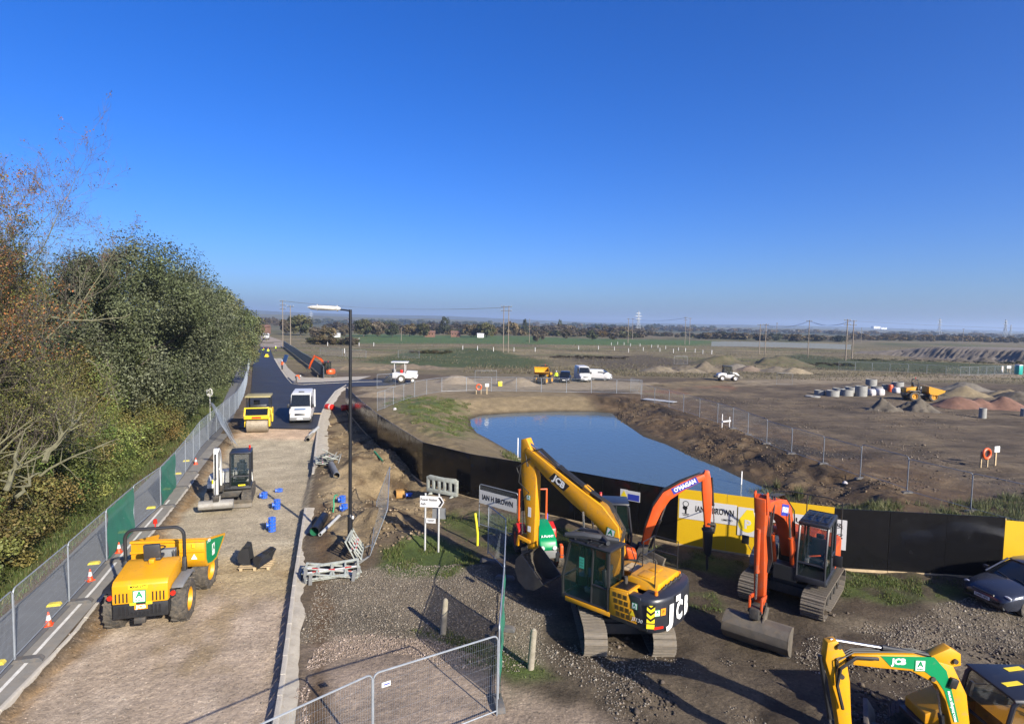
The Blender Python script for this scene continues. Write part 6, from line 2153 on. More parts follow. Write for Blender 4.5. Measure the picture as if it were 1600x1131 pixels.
 text('P', 0.14, M['decal_k'], yp, cwf(-0.80, zd + 0.56) @ T((0, 0, 0.008)))
 plate('paper_notice', M['decal_w'], cw, cwf(-0.25, zd + 0.82, 0.04), 0.24, 0.17)
 ch = plate('chevron_board', M['decal_y'], cw, cwf(-1.27, zd + 0.52), 0.22, 0.5)
 for k in range(3):
  Mx = cwf(-1.27, zd + 0.37 + k * 0.17) @ T((0, 0, 0.006))
  MB(Mx).prism([(-0.11, 0.03), (0, -0.06), (0.11, 0.03), (0.11, 0.10), (0, 0.01), (-0.11, 0.10)], -0.001, 0.003, 'z').build('chevron', M['decal_k'], ch)
 plate('size_plate', M['decal_y'], cw, cwf(-1.27, zd + 0.17), 0.22, 0.13)
 plate('red_reflector', M['redlamp'], cw, cwf(-0.95, zd + 0.12), 0.3, 0.07)
 lf = frame((-hw - 0.01, yr + 0.86, zd + 0.62), (0, -1, 0), (0, 0, 1))
 bp_ = MB().prism([(yr + 0.5, zd + 0.1), (-1.28, zd + 0.1), (-0.98, zd + 0.9), (yr + 0.7, zd + 0.9)], -hw + 0.0, -hw + 0.3, 'x').build('rear_side_panel', M['navy'], t, 0.015)
 a_plate(bp_, lf, 0.17)
 text('JS130', 0.15, M['decal_w'], bp_, frame((-hw - 0.012, -1.28, zd + 0.24), (0, -1, 0), (0, 0, 1)), shear=0.2)
 MB(frame((-hw - 0.008, yr + 0.92, zd + 0.38), (0, -1, 0), (0, 0, 1))).prism([(-0.08, -0.06), (0.08, -0.06), (0, 0.09)], 0, 0.005, 'z').build('warning_triangle', M['decal_y'], bp_)
 # cab
 c = cab(t, -hw, -0.33, -0.36, 1.35, zd + 0.14, 2.92, M['black'], slope=0.22, belt=0.36, roof_pad=0.05)
 pn = plate('green_notice', mat('notice_green', (0.05, 0.33, 0.24), 0.5), c, frame((-hw - 0.005, 0.62, 2.35), (0, -1, 0), (0, 0, 1)), 0.17, 0.34)
 for k in range(3): plate('notice_line', M['decal_k'], pn, frame((-hw - 0.009, 0.62, 2.44 - k * 0.09), (0, -1, 0), (0, 0, 1)), 0.13, 0.012)
 gd = MB()
 for q in range(5): gd.cyl((-hw + 0.08 + q * 0.18, 1.32, 2.98), (-hw + 0.08 + q * 0.18, 0.0, 3.06), 0.018, n=5)
 for yy_ in (1.3, 0.9, 0.45, 0.05): gd.cyl((-hw, yy_, 3.0), (-0.33, yy_, 3.0), 0.022, n=5)
 gd.build('roof_guard', M['black'], t)
 MB().tube([(-hw + .05, 1.28, 3.04), (-hw + .25, 0.75, 3.10), (-0.72, 0.3, 3.06), (-0.45, -0.2, 3.02)], [0.07, 0.12, 0.12, 0.07], 7).tube([(-0.45, 1.2, 3.04), (-0.5, 0.5, 3.10), (-0.95, -0.1, 3.05)], [0.06, 0.10, 0.07], 7).build('roof_sheet', M['seat'], t)
 # handrails and mirrors
 z1 = zd + 0.95
 rails(t, [[(-0.55, -1.45, z1), (-0.55, -1.45, z1 + 0.85), (-0.50, -0.95, z1 + 0.95), (-0.50, -0.55, z1)], [(0.42, -0.55, z1), (0.42, -0.55, z1 + 0.9), (hw - .05, -0.55, z1 + 0.9), (hw - .05, -1.35, z1 + 0.9), (hw - .05, -1.35, z1 - .05)],
     [(hw - .05, -0.55, z1 - .05), (hw - .05, -0.55, z1 + 0.9)], [(0.42, -0.55, z1 + 0.45), (hw - .05, -0.55, z1 + 0.45), (hw - .05, -1.35, z1 + 0.45)], [(hw - .03, 0.95, zd + .55), (hw - .03, 0.95, zd + 1.2), (hw - .03, 0.3, zd + 1.25), (hw - .03, 0.1, zd + .8)]], 0.018)
 MB().tube([(-hw, 1.25, 2.4), (-hw - 0.18, 1.38, 2.45)], 0.012, 5).box((-hw - 0.20, 1.38, 2.38), (0.16, 0.04, 0.28)).build('mirror', M['black'], t, 0.01)
 # boom, arm and bucket
 bc = [(0.32, 1.62), (0.16, 2.45), (0.30, 3.15), (0.80, 3.56), (1.62, 3.95), (2.75, 4.55), (3.74, 5.14)]
 b = boom_part(t, 'boom', bc, [0.36, 0.52, 0.64, 0.66, 0.60, 0.47, 0.28], -0.17, 0.17, M['yellow'])
 d = Vector((1.62 - 2.75, 3.95 - 4.55)).normalized()
 fr = frame((-0.176, 2.28, 4.30), (0, d.x, d.y), (0, d.y * -1, d.x) if False else (0, 0, 1))
 MB(fr).prism([(-0.40, -0.15), (0.30, -0.15), (0.40, 0.15), (-0.30, 0.15)], -0.003, 0.003, 'z').build('name_plate', M['decal_k'], b)
 text('JCB', 0.30, M['decal_w'], b, fr @ T((0, 0, 0.006)), bold=0.012, width=0.52)
 a_plate(b, frame((-0.176, 0.28, 3.05), (0, -1, -0.2), (0, 0, 1)), 0.3)
 for s in (-0.26, 0.26): ram(t, (1.05, 1.45), (1.25, 3.55), 0.065, s, 0.55)
 ram(t, (0.72, 3.98), (3.92, 5.48), 0.085, 0.0, 0.52)
 for q in (-0.10, -0.02, 0.06): MB().tube([(q, 0.0, 2.6), (q, -0.12, 3.2), (q, 0.42, 3.93), (q, 1.4, 4.30), (q, 2.4, 4.78), (q, 3.2, 5.25), (q - .05, 3.75, 5.05), (q - .12, 3.6, 4.6)], 0.022, 5).build('hose', M['hose'], b)
 MB().box((0, 1.25, 4.22), (0.22, 0.3, 0.16), (0.5, 0, 0)).build('hose_bracket', M['yellow'], b, 0.02)
 ac = [(3.86, 5.52), (3.72, 5.05), (3.60, 4.2), (3.52, 3.2), (3.44, 1.70)]
 a = boom_part(t, 'arm', ac, [0.24, 0.52, 0.66, 0.50, 0.26], -0.14, 0.14, M['yellow'])
 for q, z_ in ((0.0, 3.2), (1, 2.5)): plate('arm_label', M['decal_w'], a, frame((-0.146, 3.52, 3.0 - q * .6), (0, -1, 0), (0, 0, 1)), 0.13, 0.2 if q else 0.34)
 a_plate(a, frame((-0.146, 3.58, 3.5), (0, -1, 0), (0, 0, 1)), 0.16)
 ram(t, (3.98, 4.25), (3.92, 2.05), 0.06, 0.0, 0.6)
 lk = boom_part(t, 'bucket_link', [(3.44, 1.95), (3.95, 2.02), (4.02, 1.70)], [0.12, 0.14, 0.12], -0.2, -0.12, M['yellow'], 0.01)
 boom_part(t, 'bucket_link', [(3.44, 1.95), (3.95, 2.02), (4.02, 1.70)], [0.12, 0.14, 0.12], 0.12, 0.2, M['yellow'], 0.01)
 MB().tube([(-0.2, 3.9, 4.6), (-0.25, 3.95, 4.0), (-0.22, 3.5, 3.7), (-0.2, 3.9, 3.3)], 0.02, 5).tube([(-0.18, 3.5, 4.9), (-0.25, 4.05, 4.5), (-0.2, 3.95, 4.2)], 0.02, 5).build('hose', M['hose'], a)
 bucket(t, (3.52, 1.50), rad(-42), 1.05, 1.12, M['bucket'])
 return t

jcb_excavator()

# ------------------------------------------------------------------ big orange excavator
def orange_excavator():
 h = rad(142.5)
 x, y = 10.22, 20.55
 t = thing('excavator', 'large orange tracked excavator facing the camera with a wide grading bucket', 'excavator', (x, y, hz(x, y) - 0.02), h, GM)
 Mt = RZ(rad(-1.5))
 for s in (-1, 1): track(t, Mt, s * 1.0, 3.7, 0.70, 0.84, True, 0.178)
 MB(Mt).bb(-0.62, 0.62, -0.75, 0.75, 0.38, 0.72).prism([(-0.95, 0.30), (0.95, 0.30), (0.6, 0.62), (-0.6, 0.62)], 0.55, 0.85, 'y').build('undercarriage', M['dsteel'], t, 0.02)
 zd, hw, yr = 0.98, 1.24, -2.05
 exc_upper(t, hw, yr, 1.15, zd, M['orange'], M['orange'], M['orange'], None, None, None, None, hood_h=0.95)
 MB().prism([(-1.35, zd + 0.12), (-0.36, zd + 0.12), (-0.36, zd + 0.9), (-1.35, zd + 0.95)], -hw, -hw + 0.6, 'x').build('side_panel', M['orange'], t, 0.02)
 MB().prism([(-1.35, zd + 0.12), (1.1, zd + 0.12), (1.1, zd + 0.45), (0.4, zd + 0.78), (-1.35, zd + 0.9)], 0.5, hw, 'x').build('side_box', M['grey'], t, 0.03)
 MB().bb(-0.36, 0.5, -1.3, 0.1, zd + 0.12, zd + 0.85).build('engine_bay', M['dsteel'], t, 0.02)
 MB().prism([(-0.62, zd + 0.86), (1.05, zd + 0.86), (0.95, zd + 1.1), (-0.52, zd + 1.1)], -1.6, -0.5, 'y').build('engine_hood', M['orange'], t, 0.04)
 c = cab(t, -hw, -0.30, -0.36, 1.42, zd + 0.14, 2.95, M['navy'], slope=0.20, belt=0.36, roof_pad=0.10)
 MB().bb(-hw + 0.02, -0.32, 1.36, 1.43, zd + 0.10, zd + 0.30).build('lower_panel', M['navy'], c, 0.02)
 MB().box((-0.80, 0.85, 1.85), (0.35, 0.10, 0.05), (0.3, 0.25, 0.2)).build('clothing', M['hivis_o'], c, 0.02)
 gd = MB()
 for q in range(4): gd.tube([(-hw + 0.1 + q * 0.24, 1.15, 3.05), (-hw + 0.1 + q * 0.24, 0.6, 3.13), (-hw + 0.1 + q * 0.24, -0.2, 3.08)], 0.018, 5)
 for yy_ in (1.1, 0.4, -0.2): gd.cyl((-hw + .05, yy_, 3.09), (-0.35, yy_, 3.09), 0.02, n=5)
 gd.build('roof_guard', M['black'], t)
 z1 = zd + 1.0
 rails(t, [[(-hw + .05, -1.7, z1 - .1), (-hw + .05, -1.7, z1 + 1.15), (-hw + 0.5, -1.75, z1 + 1.25), (0.6, -1.75, z1 + 1.25), (hw - .05, -1.6, z1 + 1.15), (hw - .05, -0.4, z1 + 1.1), (hw - .05, -0.4, z1 - .2)],
     [(0.0, -1.75, z1 - .1), (0.0, -1.75, z1 + 1.25)], [(hw - .05, -1.6, z1 + 1.15), (hw - .05, -1.6, z1 - .1)]], 0.022)
 MB().tube([(-hw, 1.25, 2.1), (-hw - 0.22, 1.35, 2.1)], 0.014, 5).box((-hw - 0.30, 1.35, 2.02), (0.26, 0.05, 0.36)).build('mirror', M['black'], t, 0.01)
 MB().tube([(hw - .1, 1.0, zd + .5), (hw + 0.15, 1.1, zd + .9)], 0.014, 5).box((hw + 0.16, 1.12, zd + 0.98), (0.24, 0.05, 0.30)).build('mirror', M['black'], t, 0.01)
 MB().box((0.85, 1.14, zd + 0.35), (0.26, 0.06, 0.2)).build('work_lamp', M['lens'], t, 0.01)
 bx = 0.12
 b = boom_part(t, 'boom', [(0.42, 1.60), (0.85, 2.45), (1.45, 3.22), (2.10, 3.60), (3.10, 3.92), (4.10, 4.15)], [0.36, 0.55, 0.66, 0.62, 0.46, 0.28], bx - 0.20, bx + 0.20, M['orange'])
 fr = frame((bx - 0.206, 2.2, 3.6), (0, -1, -0.28), (0, 0, 1))
 MB(fr).box((0, 0, 0), (1.0, 0.36, 0.005)).build('name_plate', M['decal_b'], b)
 text("O'HAGAN", 0.24, M['decal_w'], b, fr @ T((0, 0, 0.006)), bold=0.008, width=0.86)
 fr = frame((bx, 1.46 + 0.62, 3.22 - 0.45 + 0.02), (-1, 0, 0), (0, -0.55, 0.84))
 for s in (-0.28, 0.28): ram(t, (1.1, 1.42), (2.0, 3.45), 0.07, bx + s, 0.55, M['orange'])
 ram(t, (1.55, 3.62), (4.30, 4.52), 0.085, bx, 0.5, M['orange'])
 for q in (-0.11, -0.04, 0.03, 0.10): MB().tube([(bx + q - .1, 0.5, 2.1), (bx + q - .12, 1.0, 3.3), (bx + q, 2.0, 4.05), (bx + q, 3.2, 4.25), (bx + q - .16, 4.0, 3.95), (bx - .2 + q * .5, 4.2, 3.3), (bx - .22 + q * .5, 3.9, 2.5), (bx - .18, 3.95, 2.1)], 0.024, 5).build('hose', M['hose'], b)
 a = boom_part(t, 'arm', [(4.38, 4.50), (4.20, 4.1), (4.12, 3.3), (4.05, 2.4), (3.98, 1.10)], [0.26, 0.50, 0.60, 0.46, 0.26], bx - 0.15, bx + 0.15, M['orange'])
 for s in (-1, 1): boom_part(t, 'arm_ear', [(4.18, 4.02), (4.42, 4.62)], [0.36, 0.16], bx + s * 0.17 - 0.02, bx + s * 0.17 + 0.02, M['orange'], 0.01)
 ram(t, (4.52, 3.55), (4.48, 1.42), 0.062, bx, 0.62, M['orange'])
 for s in (-0.17, 0.17): boom_part(t, 'bucket_link', [(3.98, 1.35), (4.45, 1.42), (4.48, 1.02)], [0.12, 0.14, 0.12], bx + s - 0.03, bx + s + 0.03, M['orange'], 0.01)
 MB().cyl((bx - .2, 3.98, 1.1), (bx + .2, 3.98, 1.1), 0.07, n=10).cyl((bx - .2, 4.48, 1.05), (bx + .2, 4.48, 1.05), 0.07, n=10).build('pins', M['dsteel'], a)
 hc = MB().prism([(3.82, 1.18), (4.60, 1.14), (4.66, 0.86), (4.3, 0.74), (3.85, 0.86)], bx - 0.14, bx + 0.14, 'x').build('quick_hitch', M['dsteel'], t, 0.02)
 bk = grading_bucket(t, (4.20, 0.66), rad(25), 1.85, 1.05, M['bucket'])
 bk.location.x = 0.05
 return t

orange_excavator()

# ------------------------------------------------------------------ small excavators, one builder
def mini(label, loc, head, tr_head, k, m_body, m_boom, m_cab, roofm, boom, bw, arm, aw, bx=0.25, tool=None, hw=0.95, cabx=(-0.92, 0.02), caby=(-0.55, 0.72), cabtop=2.55, blade=True, decal=None, m_cw=None,
   cwh=0.75, sink=0.0, roof_pad=0.05, blade_dir=1, beacon=True):
 x, y = loc
 h = rad(head)
 t = thing('excavator', label, 'excavator', (x, y, hz(x, y) - sink), h, GM)
 Mt = RZ(rad(tr_head) - h)
 for s in (-1, 1): track(t, Mt, s * 0.78 * k, 2.45 * k, 0.42 * k, 0.60 * k, False, 0.14)
 MB(Mt).bb(-0.55 * k, 0.55 * k, -0.6 * k, 0.6 * k, 0.28 * k, 0.58 * k).build('undercarriage', M['dsteel'], t, 0.02)
 if blade:
  d = blade_dir
  MB(Mt).prism([(d * 1.42 * k, 0.02), (d * 1.62 * k, 0.05), (d * 1.56 * k, 0.25), (d * 1.66 * k, 0.46), (d * 1.58 * k, 0.47), (d * 1.46 * k, 0.25)], -1.05 * k, 1.05 * k, 'x').bb(-0.5 * k, -0.38 * k, min(d * 0.5 * k, d * 1.5 * k), max(d * 0.5 * k, d * 1.5 * k), 0.2, 0.32).bb(0.38 * k, 0.5 * k, min(d * 0.5 * k, d * 1.5 * k), max(d * 0.5 * k, d * 1.5 * k), 0.2, 0.32).build('dozer_blade', M['bucket'] if d > 0 else M['black'], t, 0.01)
 zd = 0.66 * k
 yr = -1.05 * k
 out = [(hw * k * math.sin(a), -0.15 * k - 0.98 * k * math.cos(a)) for a in np.linspace(-1.45, 1.45, 15)]
 rings = [[(p[0] * q, p[1] * q, z) for p in out] for z, q in ((zd - .02, .95), (zd + .08, 1.0), (zd + cwh * 0.45, 1.0))]
 MB().loft(rings).build('counterweight', m_cw or m_body, t, sharp=0.9)
 rings = [[(p[0] * q, p[1] * q, z) for p in out] for z, q in ((zd + cwh * 0.46, .995), (zd + cwh * 0.85, .97), (zd + cwh, .86), (zd + cwh + 0.02, .6))]
 MB().loft(rings).build('engine_hood', m_body, t, sharp=0.9)
 MB().bb(-hw * k, hw * k, -0.35 * k, 0.72 * k, zd, zd + 0.12).build('deck', M['black'], t, 0.01)
 MB().prism([(-0.3 * k, zd + .12), (0.62 * k, zd + .12), (0.62 * k, zd + .35), (0.1 * k, zd + .62), (-0.3 * k, zd + .68)], 0.40 * k, hw * k, 'x').build('side_box', m_body, t, 0.03)
 MB().cyl((0, 0, zd - .2), (0, 0, zd), 0.45 * k, n=20).build('slew_ring', M['dsteel'], t)
 c = cab(t, cabx[0] * k, cabx[1] * k, caby[0] * k, caby[1] * k, zd + 0.12, cabtop, m_cab, slope=0.12, belt=0.34, roofm=roofm, roof_pad=roof_pad)
 if beacon:
  MB().cyl((cabx[0] * k + .15, caby[0] * k + .1, cabtop + roof_pad), (cabx[0] * k + .15, caby[0] * k + .1, cabtop + roof_pad + .16), 0.05, n=8).build('beacon', M['redlamp'], t)
 # kingpost and boom
 MB().prism([(0.62 * k, zd), (boom[0][0] + .1, zd), (boom[0][0] + .15, boom[0][1] + .1), (boom[0][0] - .2, boom[0][1] + .1)], bx - 0.2, bx + 0.2, 'x').build('kingpost', M['dsteel'], t, 0.02)
 b = boom_part(t, 'boom', boom, bw, bx - 0.12, bx + 0.12, m_boom)
 a = boom_part(t, 'arm', arm, aw, bx - 0.10, bx + 0.10, m_boom)
 mid = len(boom) // 2
 B = [Vector(p) for p in boom]
 A = [Vector(p) for p in arm]
 ram(t, (boom[0][0] + 0.22, boom[0][1] - 0.1), tuple(B[mid] - (B[mid] - B[mid - 1]).normalized() * 0.1 + Vector((0.12, -0.10))), 0.05, bx, 0.6)
 nb_ = (B[-1] - B[mid]).normalized()
 up = Vector((-nb_.y, nb_.x))
 if up.y < 0: up = -up
 ram(t, tuple(B[mid] + up * (bw[mid] / 2 + 0.05)), tuple(A[0]), 0.05, bx, 0.55)
 for q in (-0.06, 0.0, 0.06):
  MB().tube([(bx + q, p[0] - 0.05 + up.x * 0.2, p[1] + up.y * (w / 2 + 0.03)) for p, w in zip(boom[1:], bw[1:])] + [(bx + q - .12, A[1].x, A[1].y), (bx + q - .1, A[2].x + .1, A[2].y)], 0.016, 5).build('hose', M['hose'], b)
 out_ = (A[-1] - A[0]).normalized()
 fr_ = Vector((1, 0)) if abs(out_.y) > 0.6 else Vector((0, 1))
 ram(t, tuple(A[1] + fr_ * (aw[1] / 2 + .06)), tuple(A[-1] + fr_ * 0.26 + Vector((0, 0.15))), 0.042, bx, 0.6)
 boom_part(t, 'bucket_link', [tuple(A[-1] + Vector((0, 0.2))), tuple(A[-1] + fr_ * 0.28 + Vector((0, 0.16))), tuple(A[-1] + fr_ * 0.24 + Vector((0, -0.08)))], [0.07, 0.08, 0.07], bx - 0.13, bx + 0.13, M['dsteel'], 0.008)
 e = A[-1]
 if tool == 'breaker':
  br = MB().prism([(e.x - 0.13, e.y + .08), (e.x + 0.22, e.y + .08), (e.x + 0.20, e.y - .25), (e.x + 0.17, e.y - 0.95), (e.x + 0.10, e.y - 1.08), (e.x - 0.0, e.y - 1.08), (e.x - 0.09, e.y - 0.95), (e.x - 0.13, e.y - .25)], bx - 0.14, bx + 0.14, 'x').build('breaker', M['black'], t, 0.02)
  MB().cyl((bx, e.x + .04, e.y - 1.0), (bx, e.x + .06, e.y - 1.55), 0.05, n=8).cyl((bx, e.x + .06, e.y - 1.55), (bx, e.x + .062, e.y - 1.7), 0.05, 0.012, n=8).build('chisel', M['dsteel'], br)
  MB().box((bx, e.x + .04, e.y - .1), (0.4, 0.4, 0.10)).build('top_bracket', M['dsteel'], br, 0.01)
 elif tool == 'grade':
  bk = grading_bucket(t, (e.x + .02, e.y - 0.12), rad(2), 1.55, 0.62, M['bucket'] if decal != 'w' else mat('pale_bucket', (0.27, 0.26, 0.24), 0.6, 0.2, dirt=0.35))
  bk.location.x = bx
 elif tool == 'dig':
  bk = bucket(t, (e.x + .02, e.y - 0.05), rad(-25), 0.6, 0.62, M['bucket'], 4)
  bk.location.x = bx
 return t

bk_ = mini('orange mini excavator with a hydraulic breaker, in front of the black hoarding', (4.3, 22.5), -95, -60, 0.95, M['orange_c'], M['orange_c'], M['navy'], M['navy'],
     [(0.98, 0.95), (1.12, 1.6), (1.42, 2.45), (1.75, 2.98), (2.4, 3.42), (3.16, 3.80)], [0.24, 0.30, 0.38, 0.40, 0.32, 0.2],
     [(3.24, 4.02), (3.22, 3.75), (3.27, 3.2), (3.32, 2.5), (3.34, 1.78)], [0.16, 0.32, 0.36, 0.30, 0.18], bx=0.0, tool='breaker', caby=(-0.85, 0.5), cabx=(-0.75, 0.3), cabtop=2.62)
d_ = Vector((3.16 - 1.85, 3.80 - 3.08)).normalized()
fr = frame((0.126, 2.42, 3.42), (0, d_.x, d_.y), (0, -d_.y, d_.x))
bb_ = [c for c in bk_.children if c.name.startswith('boom')][0]
MB(fr).box((0, 0, 0), (1.05, 0.24, 0.005)).build('name_plate', M['decal_b'], bb_)
text("O'HAGAN", 0.22, M['decal_w'], bb_, fr @ T((0, 0, 0.006)), bold=0.01, width=0.9)

wm_ = mini('white midi excavator with a black cab facing the camera on the grey roadbed', (-15.0, 31.2), 199, 199, 1.12, M['white'], M['white'], M['black'], M['navy'],
     [(0.95, 1.0), (1.0, 1.7), (1.15, 2.4), (1.45, 2.85), (1.75, 3.05), (2.0, 3.12)], [0.26, 0.32, 0.36, 0.36, 0.30, 0.2],
     [(2.12, 3.25), (2.12, 3.0), (2.16, 2.3), (2.18, 1.6), (2.16, 0.72)], [0.16, 0.30, 0.32, 0.26, 0.18], bx=0.42, tool='grade', decal='w', cabtop=2.62, cabx=(-0.93, 0.0))
MB().box((-0.62, 0.93, 1.0), (0.34, 0.02, 0.07)).build('yellow_sticker', M['decal_y'], wm_)
MB().box((0.62, 0.72, 1.22), (0.42, 0.02, 0.2)).build('white_panel', M['white_c'], wm_)
MB().box((0.80, 0.735, 1.22), (0.10, 0.02, 0.2)).build('yellow_sticker', M['decal_y'], wm_)
for k in range(4): MB().box((0.62, 0.60 - .02 * k, 1.42 + k * .06), (0.4, 0.03, 0.03)).build('grille_bar', M['black'], wm_)

mn_ = mini('yellow mini excavator with a green striped boom at the bottom right corner', (9.92, 11.85), 90, 60, 1.22, M['yellow'], M['yellow_c'], M['black'], M['navy'],
     [(0.62, 0.75), (0.66, 1.35), (0.84, 2.13), (1.10, 2.60), (1.75, 2.84), (2.40, 2.86), (3.0, 2.88)], [0.26, 0.34, 0.44, 0.50, 0.34, 0.28, 0.2],
     [(3.38, 3.24), (3.30, 2.90), (3.16, 2.38), (3.06, 1.7), (2.86, 0.55)], [0.2, 0.42, 0.36, 0.28, 0.2], bx=-0.32, tool='dig', caby=(-1.40, -0.09), cabx=(-1.0 + .55, 0.62), cabtop=2.12, roof_pad=0.06)
mb_ = [c for c in mn_.children if c.name.startswith('boom')][0]
fx = -0.32 - 0.126
gs = MB().prism([(q[0], q[1] + .18) for q in ((1.35, 2.80), (2.42, 2.80), (2.20, 2.58), (1.55, 2.52), (1.24, 2.30), (1.10, 2.10), (0.86, 1.45), (0.76, 1.45), (0.92, 2.02), (1.08, 2.52))], fx - 0.002, fx + 0.002, 'x').build('green_stripe', M['green'], mb_)
text('JCB', 0.17, M['decal_w'], mb_, frame((fx - 0.006, 2.05, 2.87), (0, -1, 0), (0, 0, 1)), bold=0.008, width=0.30)
a_plate(mb_, frame((fx - 0.006, 1.62, 2.80), (0, -1, 0), (0, 0, 1)), 0.22)
text('www.aplant.com', 0.10, M['decal_w'], mb_, frame((fx - 0.006, 0.93, 1.96), (0, -0.28, -0.96), (0, 0.96, -0.28)), bold=0.002)
MB().prism([(1.02, 3.16), (0.80, 3.04), (0.78, 2.80), (1.15, 2.73), (1.4, 2.98)], -0.32 - 0.11, -0.32 + 0.11, 'x').build('boom_gusset', M['yellow_c'], mb_, 0.015)
for (yy_, zz_) in ((0.92, 2.90), (1.35, 2.53), (3.26, 3.16), (3.18, 2.54), (3.02, 2.84)): MB().cyl((fx - 0.03, yy_, zz_), (-fx - .64 + 0.03, yy_, zz_), 0.05, n=10).build('pin', M['dsteel'], mb_)
MB().box((-0.45, 0.95, 2.46), (0.12, 0.16, 0.2), (0.3, 0, 0)).build('work_lamp', M['black'], mb_, 0.02)
MB().tube([(-0.5, 2.5, 2.95), (-0.52, 2.95, 2.98), (-0.52, 3.25, 2.75), (-0.52, 3.3, 2.4), (-0.5, 3.15, 1.9)], 0.035, 6).build('hose', M['hose'], mb_)
cbm = [c for c in mn_.children if c.name.startswith('cab')][0]
for (x_, y_) in ((0.0, -0.65), (0.55, -1.15)): MB().box((x_, y_, 2.185), (0.12, 0.42, 0.008), (0, 0, 0.2)).build('roof_sticker', M['decal_y'], cbm)
MB().box((0.2, 0.05, 1.95), (0.08, 0.06, 0.3), (0.2, 0, 0)).tube([(0.2, 0.05, 2.05), (0.1, -0.2, 2.1)], 0.012, 5).build('mirror', M['black'], cbm)

fd_ = mini('small orange excavator at the far corner of the junction', (-30.6, 98.0), 72, 95, 1.0, M['orange_c'], M['orange_c'], M['black'], M['black'],
     [(0.8, 0.9), (0.95, 1.7), (1.2, 2.5), (1.6, 2.95), (2.2, 3.2), (2.8, 3.45)], [0.24, 0.3, 0.38, 0.38, 0.3, 0.2],
     [(2.9, 3.62), (2.95, 3.4), (3.3, 2.8), (3.7, 2.1), (4.0, 1.3)], [0.16, 0.3, 0.32, 0.26, 0.18], bx=0.2, tool='dig', cabtop=2.6)

